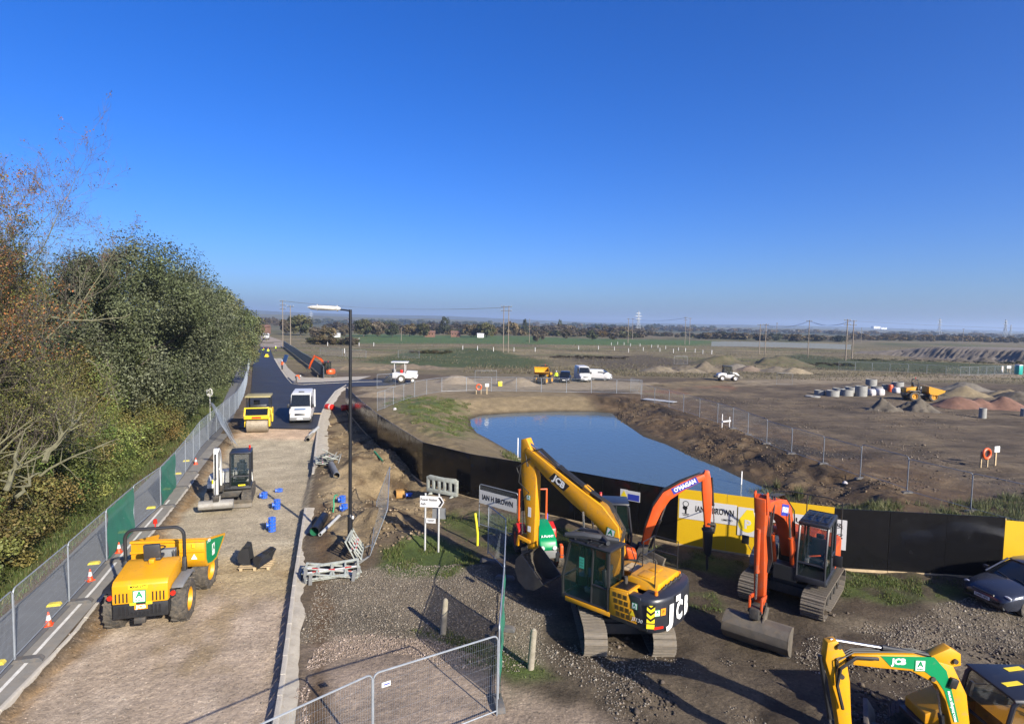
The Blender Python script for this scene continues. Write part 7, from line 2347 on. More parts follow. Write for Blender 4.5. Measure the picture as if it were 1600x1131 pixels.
# ------------------------------------------------------------------ site dumpers
def dumper(label, loc, head, art=0.0, k=1.0, lift=0.0, side_m=None, plates=True, turn=0.0, group='site dumpers', sink=0.0):
 x, y = loc
 t = thing('site_dumper', label, 'dumper', (x, y, hz(x, y) - sink), rad(head), group)
 t.scale = (k, k, k)
 Yw, Bk = M['yellow_c'], M['black']
 # rear half: wheels, chassis, engine cover
 for s in (-1, 1):
  w = wheel(t, (s * 0.92, -1.25, 0.66), 0.67, 0.50, M['yellow'], lugs=16, side=s)
 MB().bb(-0.52, 0.52, -2.05, 0.2, 0.55, 0.85).cyl((-0.8, -1.25, 0.66), (0.8, -1.25, 0.66), 0.13, n=10).build('rear_chassis', M['dsteel'], t, 0.02)
 hd = MB().prism([(-2.22, 1.08), (-2.23, 1.66), (-2.12, 1.77), (-1.05, 1.92), (-0.75, 1.92), (-0.75, 1.08)], -0.76, 0.76, 'x').build('engine_hood', Yw, t, 0.035)
 lw = MB().prism([(-2.20, 0.62), (-2.22, 1.075), (-0.95, 1.075), (-0.95, 0.8), (-1.9, 0.62)], -0.75, 0.75, 'x').build('lower_grille', Bk, t, 0.02)
 MB().bb(-0.16, 0.16, -2.32, -2.2, 0.48, 0.66).build('tow_hitch', M['dsteel'], t, 0.02)
 for s in (-1, 1):
  for q in range(4):
   MB().bb(s * 0.50 - 0.17 + q * 0.10, s * 0.50 - 0.135 + q * 0.10, -2.245, -2.235 + 0.002, 1.14, 1.42).build('vent_slot', M['decal_k'], hd)
 for q in range(11): MB().bb(-0.6 + q * 0.11, -0.55 + q * 0.11, -2.225, -2.205, 0.72, 1.0 if abs(q - 5) > 2 else 0.80).build('grille_slot', M['decal_k'], lw)
 bk = frame((0, -2.236, 1.30), (1, 0, 0), (0, 0, 1))
 if plates:
  a_plate(hd, bk @ T((-0.02, 0, 0)), 0.36)
  npl = plate('number_plate', M['decal_y'], hd, frame((-0.05, -2.236, 1.60), (1, 0, 0), (0, 0, 1)), 0.52, 0.12)
  text('MX65 LYT', 0.11, M['decal_k'], npl, frame((-0.05, -2.242, 1.60), (1, 0, 0), (0, 0, 1)), bold=0.003, width=0.44)
  jp = plate('maker_plate', M['decal_o'], lw, frame((0.02, -2.232, 0.97), (1, 0, 0), (0, 0, 1)), 0.36, 0.15)
  text('JCB', 0.14, M['decal_w'], jp, frame((0.02, -2.238, 0.97), (1, 0, 0), (0, 0, 1)), bold=0.006, width=0.28)
  for s in (-1, 1): plate('reflector', M['decal_y'], lw, frame((s * 0.22 + .02, -2.230, 1.07), (1, 0, 0), (0, 0, 1)), 0.17, 0.08)
 for s in (-1, 1):
  fdr = MB().prism([(-2.0, 1.36), (-1.85, 1.44), (-0.72, 1.44), (-0.55, 1.30), (-0.60, 1.24), (-0.75, 1.37), (-1.85, 1.37)], s * 0.78, s * 1.12, 'x').build('fender', Bk if s < 0 else M['grey'], t, 0.015)
  MB().cyl((s * 0.86, -2.06, 1.25), (s * 0.86, -2.11, 1.25), 0.075, n=12).build('tail_lamp', M['redlamp'], t)
  MB().bb(s * 0.82 - .09, s * 0.82 + .09, -2.06, -2.0, 1.12, 1.36).build('lamp_bracket', Bk, t)
 # seat, wheel, floor, roll bar
 MB().bb(-0.74, 0.74, -0.85, 0.25, 0.85, 0.98).build('footwell', M['grey'], t, 0.02)
 st_ = MB().box((0, -0.85, 1.98), (0.50, 0.46, 0.12)).box((0, -1.06, 2.25), (0.50, 0.12, 0.48), (0.12, 0, 0)).build('seat', M['seat'], t, 0.05)
 MB().box((0.02, -1.14, 1.97), (0.16, 0.2, 0.14)).build('seat_mount', M['yellow'], t, 0.02)
 MB().tube([(0.02, -0.30, 1.6), (0.02, -0.42, 2.08)], 0.035, 6).lathe([(2.10, 0.17), (2.125, 0.20), (2.15, 0.17), (2.125, 0.15)], 'z', (0.02, -0.42, 0), 18).build('steering_wheel', M['hose'], t)
 MB().box((0.02, -0.22, 1.5), (0.9, 0.22, 1.0)).build('dashboard', M['grey'], t, 0.03)
 for q in range(3): MB().tube([(0.45 + q * .08, -0.45, 1.7), (0.47 + q * .08, -0.55, 2.05)], 0.015, 5).build('lever', M['hose'], t)
 r0 = 0.30
 pth = [(-0.86, -0.72, 0.95), (-0.86, -0.78, 2.60)] + [(-0.86 + r0 - r0 * math.cos(a), -0.78, 2.60 + r0 * math.sin(a)) for a in np.linspace(0.3, math.pi / 2, 5)]
 pth += [(-p[0], p[1], p[2]) for p in pth[::-1]]
 rb_ = MB().tube(pth, 0.055, 8).build('roll_bar', Bk, t)
 for s in (-1, 1): MB().prism([(-0.55, 1.0), (-0.92, 1.0), (-0.84, 1.9), (-0.74, 1.9)], s * 0.80, s * 0.92, 'x').build('roll_bar_foot', Bk, t, 0.01)
 MB().cyl((0.02, -0.78, 2.94), (0.02, -0.78, 3.06), 0.02, n=6).cyl((0.02, -0.78, 3.06), (0.02, -0.78, 3.20), 0.065, 0.05, 10).build('beacon', M['redlamp'], t)
 # front half, articulated
 A = RZ(rad(art))
 F = MB(A).bb(-0.42, 0.42, 0.1, 1.9, 0.5, 0.86).cyl((-0.8, 1.2, 0.66), (0.8, 1.2, 0.66), 0.13, n=10).build('front_chassis', M['dsteel'], t, 0.02)
 for s in (-1, 1):
  w = wheel(t, (s * 0.92, 1.2, 0.66), 0.67, 0.50, M['yellow'], lugs=16, side=s)
  w.matrix_local = A

 S = A @ Matrix.Translation((0, 0.9, 1.05 + lift)) @ RZ(rad(turn)) @ Matrix.Translation((0, -0.9, -1.05))
 hwid, z0, zt = 1.18, 1.0, 2.06
 prof = [(0.42, 1.30), (0.42, 2.02), (0.50, 2.05), (2.46, 1.56), (2.50, 1.48), (1.55, 0.92), (1.05, 0.92), (0.60, 1.02)]
 n_ = MB(S)
 for s in (-1, 1): n_.prism(prof, s * hwid - 0.02, s * hwid + 0.02, 'x')
 shell = [(0.50, 2.06), (0.42, 2.02), (0.42, 1.30), (0.60, 1.02), (1.05, 0.92), (1.55, 0.92), (2.42, 1.34)]
 inner = [(2.40, 1.40), (1.53, 0.975), (1.05, 0.975), (0.64, 1.07), (0.47, 1.33), (0.47, 2.0), (0.52, 2.03)]
 n_.prism(shell + inner, -hwid, hwid, 'x')
 n_.bb(-hwid - .03, hwid + .03, 0.36, 0.46, 1.62, 1.70).bb(-hwid - .03, hwid + .03, 0.36, 0.47, 1.98, 2.06)
 sk = n_.build('skip', Yw, t, 0.008, 1)
 for s in (-1, 1):
  MB(S).prism([(0.55, 1.32), (0.52, 1.96), (2.30, 1.52), (1.50, 1.0), (1.05, 1.0), (0.66, 1.1)], s * hwid + s * 0.021, s * hwid + s * 0.026, 'x').build('side_plate', side_m or M['green'], sk)
 if plates:
  fr_ = S @ frame((hwid + 0.03, 1.20, 1.42), (0, 1, 0), (0, 0, 1))
  plate('decal_field', M['decal_w'], sk, fr_, 0.24, 0.42)
  text('A', 0.25, M['green'], sk, fr_ @ T((0, 0.06, 0.006)), bold=0.01)
  fr_ = S @ frame((hwid + 0.03, 0.80, 1.88), (0, 1, -0.25), (0, 0, 1))
  text('JCB', 0.15, M['decal_w'], sk, fr_, bold=0.005, width=0.28)
  for q in (0.55, 0.85): plate('hazard_label', M['decal_y'], sk, S @ frame((q, 0.35, 1.86), (1, 0, 0), (0, 0, 1)), 0.09, 0.14)
  MB(S @ frame((0.85, 0.40, 1.45), (1, 0, 0), (0, 0, 1))).prism([(-0.1, -0.08), (0.1, -0.08), (0, 0.1)], 0.0, 0.02, 'z').build('warning_triangle', M['decal_w'], sk)
 if lift > 0: MB(A).bb(-0.35, 0.35, 0.6, 1.2, 0.85, 1.05 + lift).build('swivel_column', M['dsteel'], t, 0.03)
 return t

dumper('big yellow site dumper with green sided skip on the pink roadbed', (-11.75, 19.55), 15, -7, 1.0, sink=0.02)
dumper('orange yellow dumper behind the grey clod heap, skip to the right', (56.2, 80.5), -98, 0, 1.0, side_m=M['yellow'], plates=False)
dumper('orange swivel dumper with raised skip beyond the pond', (5.1, 94.5), 155, 0, 0.95, 0.75, side_m=M['yellow'], plates=False, turn=25)

# ------------------------------------------------------------------ road roller
def roller():
 x, y = G(402, 676)
 t = thing('road_roller', 'yellow twin drum road roller at the edge of the new tarmac', 'roller', (x - 0.5, y + 1.6, hz(x, y) + 0.02), rad(197))
 Yl = mat('roller_yellow', (0.72, 0.50, 0.02), 0.45, dirt=0.2)
 for yy_ in (1.25, -1.25):
  d = MB().lathe([(-0.84, 0.05), (-0.84, 0.60), (-0.80, 0.64), (0.80, 0.64), (0.84, 0.60), (0.84, 0.05)], 'x', (0, yy_, 0.64), 30).build('drum', mat('drum_steel', (0.30, 0.26, 0.20), 0.6, 0.4, dirt=0.4), t)
  MB().bb(-1.0, -0.88, yy_ - 0.3, yy_ + 0.3, 0.5, 1.25).bb(0.88, 1.0, yy_ - 0.3, yy_ + 0.3, 0.5, 1.25).build('drum_yoke', Yl, d, 0.02)
 MB().prism([(0.45, 1.20), (2.0, 1.20), (2.05, 1.55), (1.6, 1.75), (0.45, 1.80)], -0.98, 0.98, 'x').build('front_body', Yl, t, 0.04)
 MB().prism([(-2.0, 1.20), (-0.3, 1.20), (-0.3, 1.75), (-1.6, 1.75), (-2.0, 1.5)], -0.98, 0.98, 'x').build('rear_body', Yl, t, 0.04)
 MB().prism([(2.02, 1.52), (2.06, 1.54), (1.66, 2.06), (1.60, 2.04)], -0.86, 0.86, 'x').build('front_screen', M['glassd'], t)
 MB().prism([(2.06, 1.46), (2.12, 1.48), (1.70, 2.12), (1.62, 2.12)], -0.98, -0.86, 'x').prism([(2.06, 1.46), (2.12, 1.48), (1.70, 2.12), (1.62, 2.12)], 0.86, 0.98, 'x').bb(-0.98, 0.98, 1.60, 1.70, 2.05, 2.14).build('screen_frame', Yl, t, 0.01)
 plate('maker_badge', M['red'], t, frame((0, 2.06, 1.36), (-1, 0, 0), (0, 0, 1)), 0.7, 0.12, 0.03)
 for s in (-1, 1):
  MB().tube([(s * 0.88, 0.9, 1.75), (s * 0.88, 0.75, 2.9)], 0.05, 6).tube([(s * 0.88, -0.9, 1.75), (s * 0.88, -0.75, 2.9)], 0.05, 6).build('canopy_post', M['black'], t)
 MB().bb(-1.0, 1.0, -1.1, 1.15, 2.9, 3.02).build('canopy', mat('roller_canopy', (0.30, 0.26, 0.12), 0.6, dirt=0.3), t, 0.03)
 MB().box((0.25, -0.25, 1.95), (0.5, 0.5, 0.15)).box((0.25, -0.5, 2.25), (0.5, 0.12, 0.5)).build('seat', M['seat'], t, 0.03)
 MB().box((0, 0.5, 2.0), (1.3, 0.3, 0.5)).build('dashboard', M['black'], t, 0.03)
 MB().lathe([(2.32, 0.17), (2.34, 0.2), (2.36, 0.17), (2.34, 0.15)], 'z', (0.25, 0.35, 0), 16).build('steering_wheel', M['hose'], t)
 return t

roller()

# ------------------------------------------------------------------ vans, cars, pickups
def rrect(x, z0, z1, n=4, r=0.12):
 pass

def van(label, loc, head, L=5.9, Wd=1.98, H=2.62, nose=1.15, body=None, name='van', cat='van', plate_txt=None, glass_h=0.62, high=True, group=None, panel=None, roof_box=False):
 x, y = loc
 m = body or M['white_c']
 t = thing(name, label, cat, (x, y, hz(x, y) + 0.05 if y < 100 else hz(x, y)), rad(head), group)
 hw = Wd / 2
 yf, yr = L / 2, -L / 2
 zs = 0.42
 def sec(y_, ztop, k=1.0, zb=zs):
  tw = hw * k
  zt = ztop
  return [(-tw, y_, zb), (-tw * 1.0, y_, zb + 0.5), (-tw * 0.985, y_, min(zt - .1, 1.25)), (-tw * 0.90, y_, zt - 0.10), (-tw * 0.80, y_, zt), (tw * 0.80, y_, zt), (tw * 0.90, y_, zt - 0.10), (tw * 0.985, y_, min(zt - .1, 1.25)), (tw, y_, zb + 0.5), (tw, y_, zb)]
 bz = 1.22 if high else 1.05
 rings = [sec(yr, H - 0.03, 0.97), sec(yr + 0.15, H, 1.0), sec(yf - nose - 0.95, H, 1.0), sec(yf - nose - 0.60, H - 0.10, 0.99), sec(yf - nose + 0.10, bz + 0.16, 0.97), sec(yf - 0.35, bz - 0.06, 0.95), sec(yf - 0.10, bz - 0.24, 0.90), sec(yf, bz - 0.44, 0.84)]
 b = MB().loft(rings).build('body', m, t, sharp=0.7)
 # windscreen
 q0, q1 = yf - nose - 0.60, yf - nose + 0.10
 z_a, z_b = bz + 0.20, H - 0.18
 def lerp(a, b_, f): return a + (b_ - a) * f
 f0, f1 = 0.03, 0.97
 V = []
 ztop_a, ztop_b = H - 0.10, bz + 0.16
 for f, k in ((0.06, 0.80), (0.95, 0.86)):
  yy_, zz_ = lerp(q0, q1, f), lerp(ztop_a, ztop_b, f)
  V.append((-hw * k, yy_ + 0.02, zz_ + 0.02)); V.append((hw * k, yy_ + 0.02, zz_ + 0.02))
 MB().add([V[0], V[1], V[3], V[2]] + [(p[0], p[1] - .02, p[2] - .02) for p in (V[0], V[1], V[3], V[2])], [(0, 1, 2, 3), (7, 6, 5, 4), (0, 4, 5, 1), (2, 6, 7, 3), (1, 5, 6, 2), (0, 3, 7, 4)]).build('windscreen', M['glassd'], t)
 for s in (-1, 1):
  MB().prism([(q0 - 0.75, bz + .12), (q1 - 0.12, bz + .12), (q0 + 0.02, H - 0.32), (q0 - 0.75, H - 0.32)], s * hw * 0.955, s * hw * 0.985 + s * .004, 'x').build('door_window', M['glassd'], t)
  MB().bb(min(s * hw * 1.0, s * (hw + .2)), max(s * hw * 1.0, s * (hw + .2)), q1 - 0.2, q1 - 0.1, bz + 0.12, bz + 0.46).build('mirror', M['black'], t, 0.02)
  MB().box((s * hw * 0.66, yf - 0.10, bz - 0.30), (0.34, 0.16, 0.2), (0.45, 0, -s * 0.35)).build('headlight', M['lens'], t, 0.03)
 MB().prism([(-hw * 0.88, 0.32), (hw * 0.88, 0.32), (hw * 0.9, 0.62), (-hw * 0.9, 0.62)], yf - 0.30, yf + 0.06, 'y').build('bumper', M['grey'], t, 0.05)
 MB().box((0, yf - 0.01, bz - 0.36), (hw * 0.9, 0.1, 0.2), (0.3, 0, 0)).build('grille', M['black'], t, 0.02)
 MB().box((0, yf + 0.065, 0.48), (0.5, 0.015, 0.11)).build('number_plate', M['decal_w'], t)
 if panel: MB().box((0, yf - nose * 0.48, bz + 0.075), (hw * 0.95, 0.3, 0.008), (-0.24, 0, 0)).build('bonnet_sticker', panel, t)
 for s in (-1, 1):
  for yy_ in (yf - 0.95, yr + 1.25):
   wheel(t, (s * (hw - 0.13), yy_, 0.33), 0.34, 0.23, M['lgrey'], side=s)
 MB().bb(-hw * 0.95, hw * 0.95, yr + 0.1, yf - 0.3, 0.25, 0.45).build('underbody', M['black'], t)
 if roof_box: MB().bb(-0.25, 0.25, 0.3, 0.55, H, H + 0.08).build('roof_vent', M['black'], t, 0.02)
 return t

vx, vy = G(467, 663)
van('white high roof panel van on the new tarmac beside the roller', (vx - 0.75, vy + 2.9), 196, panel=mat('bonnet_blue', (0.15, 0.24, 0.42), 0.4), roof_box=True)
van('white high roof van parked beyond the pond, nose towards the camera', (12.1, 100.2), 185, 5.6, 1.98, 2.5)
van('small white van behind the high roof van beyond the pond', (15.3, 102.5), 250, 4.2, 1.75, 1.85, 0.85)

def car(label, loc, head, paint, L=4.7, Wd=1.77, H=1.47, wag=False, name='car', cat='car', lift=0.0, number=None):
 x, y = loc
 t = thing(name, label, cat, (x, y, hz(x, y) + lift), rad(head), 'cars and vans parked on the site')
 hw, yf = Wd / 2, L / 2
 # lower body sections: (y, half width, bonnet or deck height)
 S = [(-yf, 0.76, 0.78), (-yf + 0.12, 0.88, 0.92), (-yf + 0.5, 0.965, 0.98), (-0.9, 1.0, 0.96), (0.3, 1.0, 0.95), (0.95, 1.0, 0.95), (1.45, 0.985, 0.90), (yf - 0.42, 0.96, 0.80), (yf - 0.18, 0.90, 0.72), (yf - 0.05, 0.80, 0.62), (yf, 0.66, 0.50)]
 rings = []
 for y_, k, zt in S:
  w = hw * k
  zb = 0.26 + (0.08 if abs(y_) > yf - 0.15 else 0)
  rings.append([(-w * 0.94, y_, zb), (-w, y_, zb + 0.14), (-w * 1.0, y_, min(zt - .12, 0.66)), (-w * 0.97, y_, zt - 0.07), (-w * 0.84, y_, zt), (-w * 0.42, y_, zt + 0.035), (0, y_, zt + 0.045), (w * 0.42, y_, zt + 0.035), (w * 0.84, y_, zt), (w * 0.97, y_, zt - 0.07), (w, y_, min(zt - .12, 0.66)), (w, y_, zb + 0.14), (w * 0.94, y_, zb)])
 b = MB().loft(rings).build('body', paint, t, sharp=0.8)
 rz_ = H
 G_ = [(-1.95 if wag else -1.75, 0.80, 0.97), (-1.35, 0.76, H - 0.06 if wag else H - 0.14), (-0.6, 0.745, H), (0.15, 0.74, H - 0.02), (0.42, 0.755, H - 0.10), (1.22, 0.86, 0.955)]
 gr = [[(-hw * k * 1.08, y_, 0.90), (-hw * k, y_, max(0.92, z - 0.05)), (-hw * k * 0.8, y_, z), (hw * k * 0.8, y_, z), (hw * k, y_, max(0.92, z - 0.05)), (hw * k * 1.08, y_, 0.90)] for y_, k, z in G_]
 MB().loft(gr).build('glasshouse', M['glassd'], t, sharp=0.5)
 rf = [[(-hw * 0.77, y_, z), (-hw * 0.5, y_, z + .035), (hw * 0.5, y_, z + .035), (hw * 0.77, y_, z)] for y_, z in ((-1.42 if wag else -1.2, H - 0.075), (-0.6, H - 0.02), (0.15, H - 0.03), (0.40, H - 0.09))]
 MB().loft(rf, cap=False, closed=False).build('roof', paint, t)
 for s in (-1, 1):
  MB().tube([(s * hw * 0.76, 0.40, H - 0.08), (s * hw * 0.90, 1.24, 0.95)], 0.035, 6).tube([(s * hw * 0.78, -0.35, H - 0.05), (s * hw * 0.97, -0.30, 0.95)], 0.035, 6).build('pillar', paint, t)
  hl = MB().prism([(0.30, 0.02), (0.80, 0.10), (0.93, 0.06), (0.86, -0.10), (0.36, -0.12)], 0, 0.06, 'y').build('headlight', M['lens'], t, 0.02)
  hl.scale = (s * hw, 1, 1)
  hl.location = (0, yf - 0.24, 0.66)
  hl.rotation_euler = (-0.35, 0, 0)
  MB().box((s * (hw + 0.10), 0.98, 1.0), (0.2, 0.10, 0.14)).build('mirror', paint, t, 0.03)
  for yy_ in (yf - 0.88, -yf + 0.95): wheel(t, (s * (hw - 0.10), yy_, 0.32), 0.325, 0.21, M['lgrey'], side=s)
 g_ = MB().prism([(-0.42, -0.07), (0.42, -0.07), (0.36, 0.07), (-0.36, 0.07)], 0, 0.05, 'y').build('grille', M['black'], t)
 g_.location = (0, yf - 0.075, 0.60)
 g_.rotation_euler = (-0.4, 0, 0)
 MB().tube([(-0.44, yf - 0.03, 0.53), (-0.38, yf - 0.12, 0.67), (0.38, yf - 0.12, 0.67), (0.44, yf - 0.03, 0.53)], 0.014, 5).build('grille_trim', M['chrome'], t)
 MB().prism([(-0.70, 0.0), (0.70, 0.0), (0.66, 0.12), (-0.66, 0.12)], 0, 0.06, 'y').build('lower_intake', M['black'], t, loc=(0, yf - 0.10, 0.28))
 np_ = MB().box((0, yf + 0.012, 0.47), (0.52, 0.015, 0.11)).build('number_plate', M['decal_w'], t)
 if number: text(number, 0.10, M['decal_k'], np_, frame((0, yf + 0.022, 0.47), (-1, 0, 0), (0, 0, 1)), bold=0.003, width=0.44)
 MB().tube([(-0.6, 1.20, 0.99), (-0.15, 1.10, 1.03)], 0.012, 4).tube([(0.05, 1.20, 1.0), (0.5, 1.08, 1.05)], 0.012, 4).build('wiper', M['black'], t)
 return t

M['carpaint'] = mat('car_paint_grey_blue', (0.045, 0.052, 0.075), 0.25, 0.4, coat=0.6, var=0.06, dirt=0.03)
M['carblack'] = mat('car_paint_black', (0.012, 0.013, 0.02), 0.2, 0.3, coat=0.6, var=0.06)
car('dark blue grey estate car parked nose out at the right edge', (18.7, 20.35), 103, M['carpaint'], wag=True, number='DA05 HFX')
car('dark pickup style car between the swivel dumper and the white van', (8.9, 97.8), 170, M['carblack'], 4.5, 1.85, 1.75, wag=True)

# ------------------------------------------------------------------ compact tractor behind the yellow excavator's bucket
def tractor():
 x, y = 1.15, 23.7
 t = thing('tractor', 'compact orange tractor with green bonnet behind the yellow excavator bucket', 'tractor', (x, y, hz(x, y)), rad(192))
 MB().prism([(0.3, 0.95), (1.75, 0.80), (1.85, 0.95), (1.75, 1.22), (1.3, 1.46), (0.3, 1.62)], -0.36, 0.36, 'x').build('bonnet', M['green'], t, 0.08, 3)
 MB().prism([(0.3, 0.55), (1.80, 0.55), (1.82, 0.86), (0.3, 0.96)], -0.34, 0.34, 'x').build('grille_body', M['grey'], t, 0.03)
 fr_ = frame((0, 1.62, 1.335), (-1, 0, 0), (0, -0.85, 0.5))
 text('A PLANT', 0.14, M['decal_w'], t, fr_ @ T((0, 0, 0.03)), bold=0.005, width=0.5)
 for s in (-1, 1):
  MB().cyl((s * 0.24, 1.80, 0.98), (s * 0.24, 1.86, 0.98), 0.085, n=14).build('headlight', M['lens'], t)
  MB().prism([(-0.9, 0.65), (-0.75, 1.10), (-0.35, 1.25), (0.1, 1.1), (0.2, 0.75)], s * 0.45, s * 0.80, 'x').build('fender', M['red'], t, 0.03)
  wheel(t, (s * 0.66, -0.45, 0.55), 0.55, 0.34, M['orange_c'], lugs=14, side=s)
  wheel(t, (s * 0.58, 1.30, 0.36), 0.36, 0.24, M['orange_c'], lugs=12, side=s)
  MB().prism([(1.55, 0.5), (1.95, 0.6), (1.92, 1.05), (1.75, 1.1)], s * 0.44, s * 0.56, 'x').build('side_guard', M['orange_c'], t, 0.02)
 MB().bb(-0.30, 0.30, -0.9, 0.5, 0.45, 0.80).build('chassis', M['dsteel'], t, 0.02)
 MB().tube([(-0.60, -0.75, 0.8), (-0.60, -0.80, 2.50), (0.60, -0.80, 2.50), (0.60, -0.75, 0.8)], 0.055, 4).build('roll_bar', M['orange_c'], t)
 MB().box((0, -0.4, 1.1), (0.46, 0.42, 0.12)).box((0, -0.62, 1.35), (0.44, 0.12, 0.45)).build('seat', M['seat'], t, 0.03)
 MB().tube([(0, 0.25, 1.3), (0, 0.1, 1.62)], 0.03, 6).lathe([(1.62, 0.16), (1.64, 0.185), (1.66, 0.16), (1.64, 0.14)], 'z', (0, 0.1, 0), 16).build('steering_wheel', M['hose'], t)
 return t

tractor()

# ------------------------------------------------------------------ far plant: paver, loader, lorry
def paver():
 x, y = G(626, 597)
 t = thing('road_paver', 'white machine with a flat white canopy and big black wheels beyond the pond', 'paver', (x, y, hz(x, y) + 0.02), rad(-86))
 MB().prism([(-1.2, 0.7), (2.6, 0.7), (2.7, 1.2), (1.0, 1.45), (-1.2, 1.55)], -0.85, 0.85, 'x').build('body', M['white_c'], t, 0.06)
 MB().prism([(0.9, 1.40), (2.55, 1.20), (2.6, 1.75), (1.0, 1.85)], -0.8, 0.8, 'x').build('engine_hood', M['white'], t, 0.06)
 for s in (-1, 1):
  wheel(t, (s * 0.85, 0.2, 0.62), 0.62, 0.4, M['white'], lugs=14, side=s)
  wheel(t, (s * 0.8, 2.0, 0.42), 0.42, 0.35, M['white'], side=s)
  MB().cyl((s * 0.8, -0.9, 1.5), (s * 0.8, -0.9, 3.1), 0.05, n=6).cyl((s * 0.8, 0.7, 1.5), (s * 0.8, 0.7, 3.1), 0.05, n=6).build('canopy_post', M['white_c'], t)
 MB().bb(-1.05, 1.05, -1.4, 1.2, 3.1, 3.26).build('canopy', M['white_c'], t, 0.04)
 MB().bb(-0.9, 0.9, -2.3, -1.2, 0.3, 0.8).prism([(-2.6, 0.2), (-1.9, 0.2), (-1.2, 1.0), (-1.6, 1.3)], -1.1, 1.1, 'x').build('screed', M['black'], t, 0.03)
 MB().box((0.3, 0.2, 1.75), (0.5, 0.4, 0.5)).build('seat', M['red'], t, 0.04)
 MB().box((0, -1.1, 1.7), (1.4, 0.3, 0.6)).build('control_desk', M['black'], t, 0.03)
 return t

paver()

def loader():
 x, y = G(1137, 595)
 t = thing('compact_loader', 'small white wheeled loader with a dark cab among the heaps', 'loader', (x, y, hz(x, y)), rad(-95))
 MB().prism([(-1.9, 0.55), (-0.4, 0.55), (-0.4, 1.35), (-1.2, 1.45), (-1.9, 1.2)], -0.75, 0.75, 'x').build('engine_body', M['white_c'], t, 0.06)
 MB().prism([(-0.3, 0.5), (1.5, 0.5), (1.6, 0.9), (0.6, 1.2), (-0.3, 1.2)], -0.6, 0.6, 'x').build('front_body', M['white_c'], t, 0.05)
 cab(t, -0.65, 0.65, -0.95, 0.65, 1.2, 2.65, M['black'], slope=0.1)
 for s in (-1, 1):
  for yy_ in (-1.1, 1.15): wheel(t, (s * 0.75, yy_, 0.52), 0.53, 0.38, M['white_c'], lugs=14, side=s)
  boom_part(t, 'lift_arm', [(0.4, 1.5), (1.4, 1.35), (2.3, 0.55)], [0.2, 0.26, 0.18], s * 0.4 - 0.05, s * 0.4 + 0.05, M['white'], 0.01)
 bucket(t, (2.35, 0.75), rad(180 + 75), 1.7, 0.6, M['bucket'], 0)
 MB().bb(-0.7, 0.7, -2.4, -1.9, 0.5, 0.9).build('rear_weight', M['black'], t, 0.03)
 return t

loader()

def lorry():
 x, y = G(416, 531)
 t = thing('lorry', 'white tipper lorry far up the road under the trees', 'lorry', (x, y, 0.1), rad(200))
 MB().prism([(1.6, 0.9), (3.4, 0.9), (3.4, 2.0), (3.2, 2.9), (1.6, 3.0)], -1.2, 1.2, 'x').build('cab', M['white_c'], t, 0.08)
 MB().prism([(3.4, 2.0), (3.44, 2.0), (3.25, 2.75), (3.2, 2.75)], -1.05, 1.05, 'x').build('windscreen', M['glassd'], t)
 MB().bb(-1.25, 1.25, -4.0, 1.4, 1.2, 2.6).build('tipper_body', M['white'], t, 0.05)
 MB().bb(-0.5, 0.5, -4.0, 3.3, 0.6, 1.1).build('chassis', M['dsteel'], t)
 MB().bb(-1.15, 1.15, 3.38, 3.5, 0.5, 1.0).build('bumper', M['black'], t, 0.03)
 for s in (-1, 1):
  for yy_ in (2.4, -1.6, -2.9): wheel(t, (s * 1.05, yy_, 0.5), 0.5, 0.3, M['lgrey'], side=s)
 return t

lorry()

# ================================================================== STREET FURNITURE
def lamp_post():
 p = P3(547, 858)
 t = thing('street_lamp', 'tall black street lamp post with its lantern wrapped in plastic', 'street lamp', (p.x, p.y, p.z - 0.05), 0)
 h = 10.0 - p.z
 MB().cyl((0, 0, 0), (0, 0, 1.45), 0.105, n=12).cyl((0, 0, 1.45), (0, 0, 1.55), 0.125, 0.07, n=12).build('base_column', M['lampblack'], t, 0.0)
 MB().cyl((0, 0, 1.5), (0, 0, h), 0.073, 0.058, n=12).build('shaft', M['lampblack'], t)
 MB().box((0.0, -0.11, 0.7), (0.10, 0.012, 0.5)).build('inspection_door', M['lampblack'], t)
 MB().box((0.11, -0.03, 1.42), (0.10, 0.05, 0.13)).build('white_tie', M['white_c'], t, 0.01)
 a = MB().tube([(0, 0, h - 0.05), (-0.25, 0, h - 0.02), (-0.55, 0, h)], 0.032, 6).build('bracket', M['lampblack'], t)
 rings = []
 for i, (x_, w, z_) in enumerate([(-0.40, 0.05, 0.045), (-0.50, 0.11, 0.09), (-0.8, 0.13, 0.105), (-1.2, 0.13, 0.10), (-1.55, 0.11, 0.08), (-1.72, 0.05, 0.03)]):
  rings.append([(x_, w * math.cos(q) * (1 + .12 * math.sin(3 * q + i * 1.7)), h + 0.03 + 0.03 * i / 5 + z_ * math.sin(q) * (1 + .1 * math.sin(2 * q + i))) for q in np.linspace(0, 2 * math.pi, 13)[:-1]])
 MB().loft(rings).build('lantern', M['wrap'], t, sharp=1.2)
 MB().lathe([(-0.55, 0.115), (-0.53, 0.13), (-0.51, 0.115)], 'x', (0, 0, h + .04), 12).lathe([(-1.35, 0.12), (-1.33, 0.135), (-1.31, 0.12)], 'x', (0, 0, h + .06), 12).build('tape', M['lgrey'], t)
 return t

lamp_post()

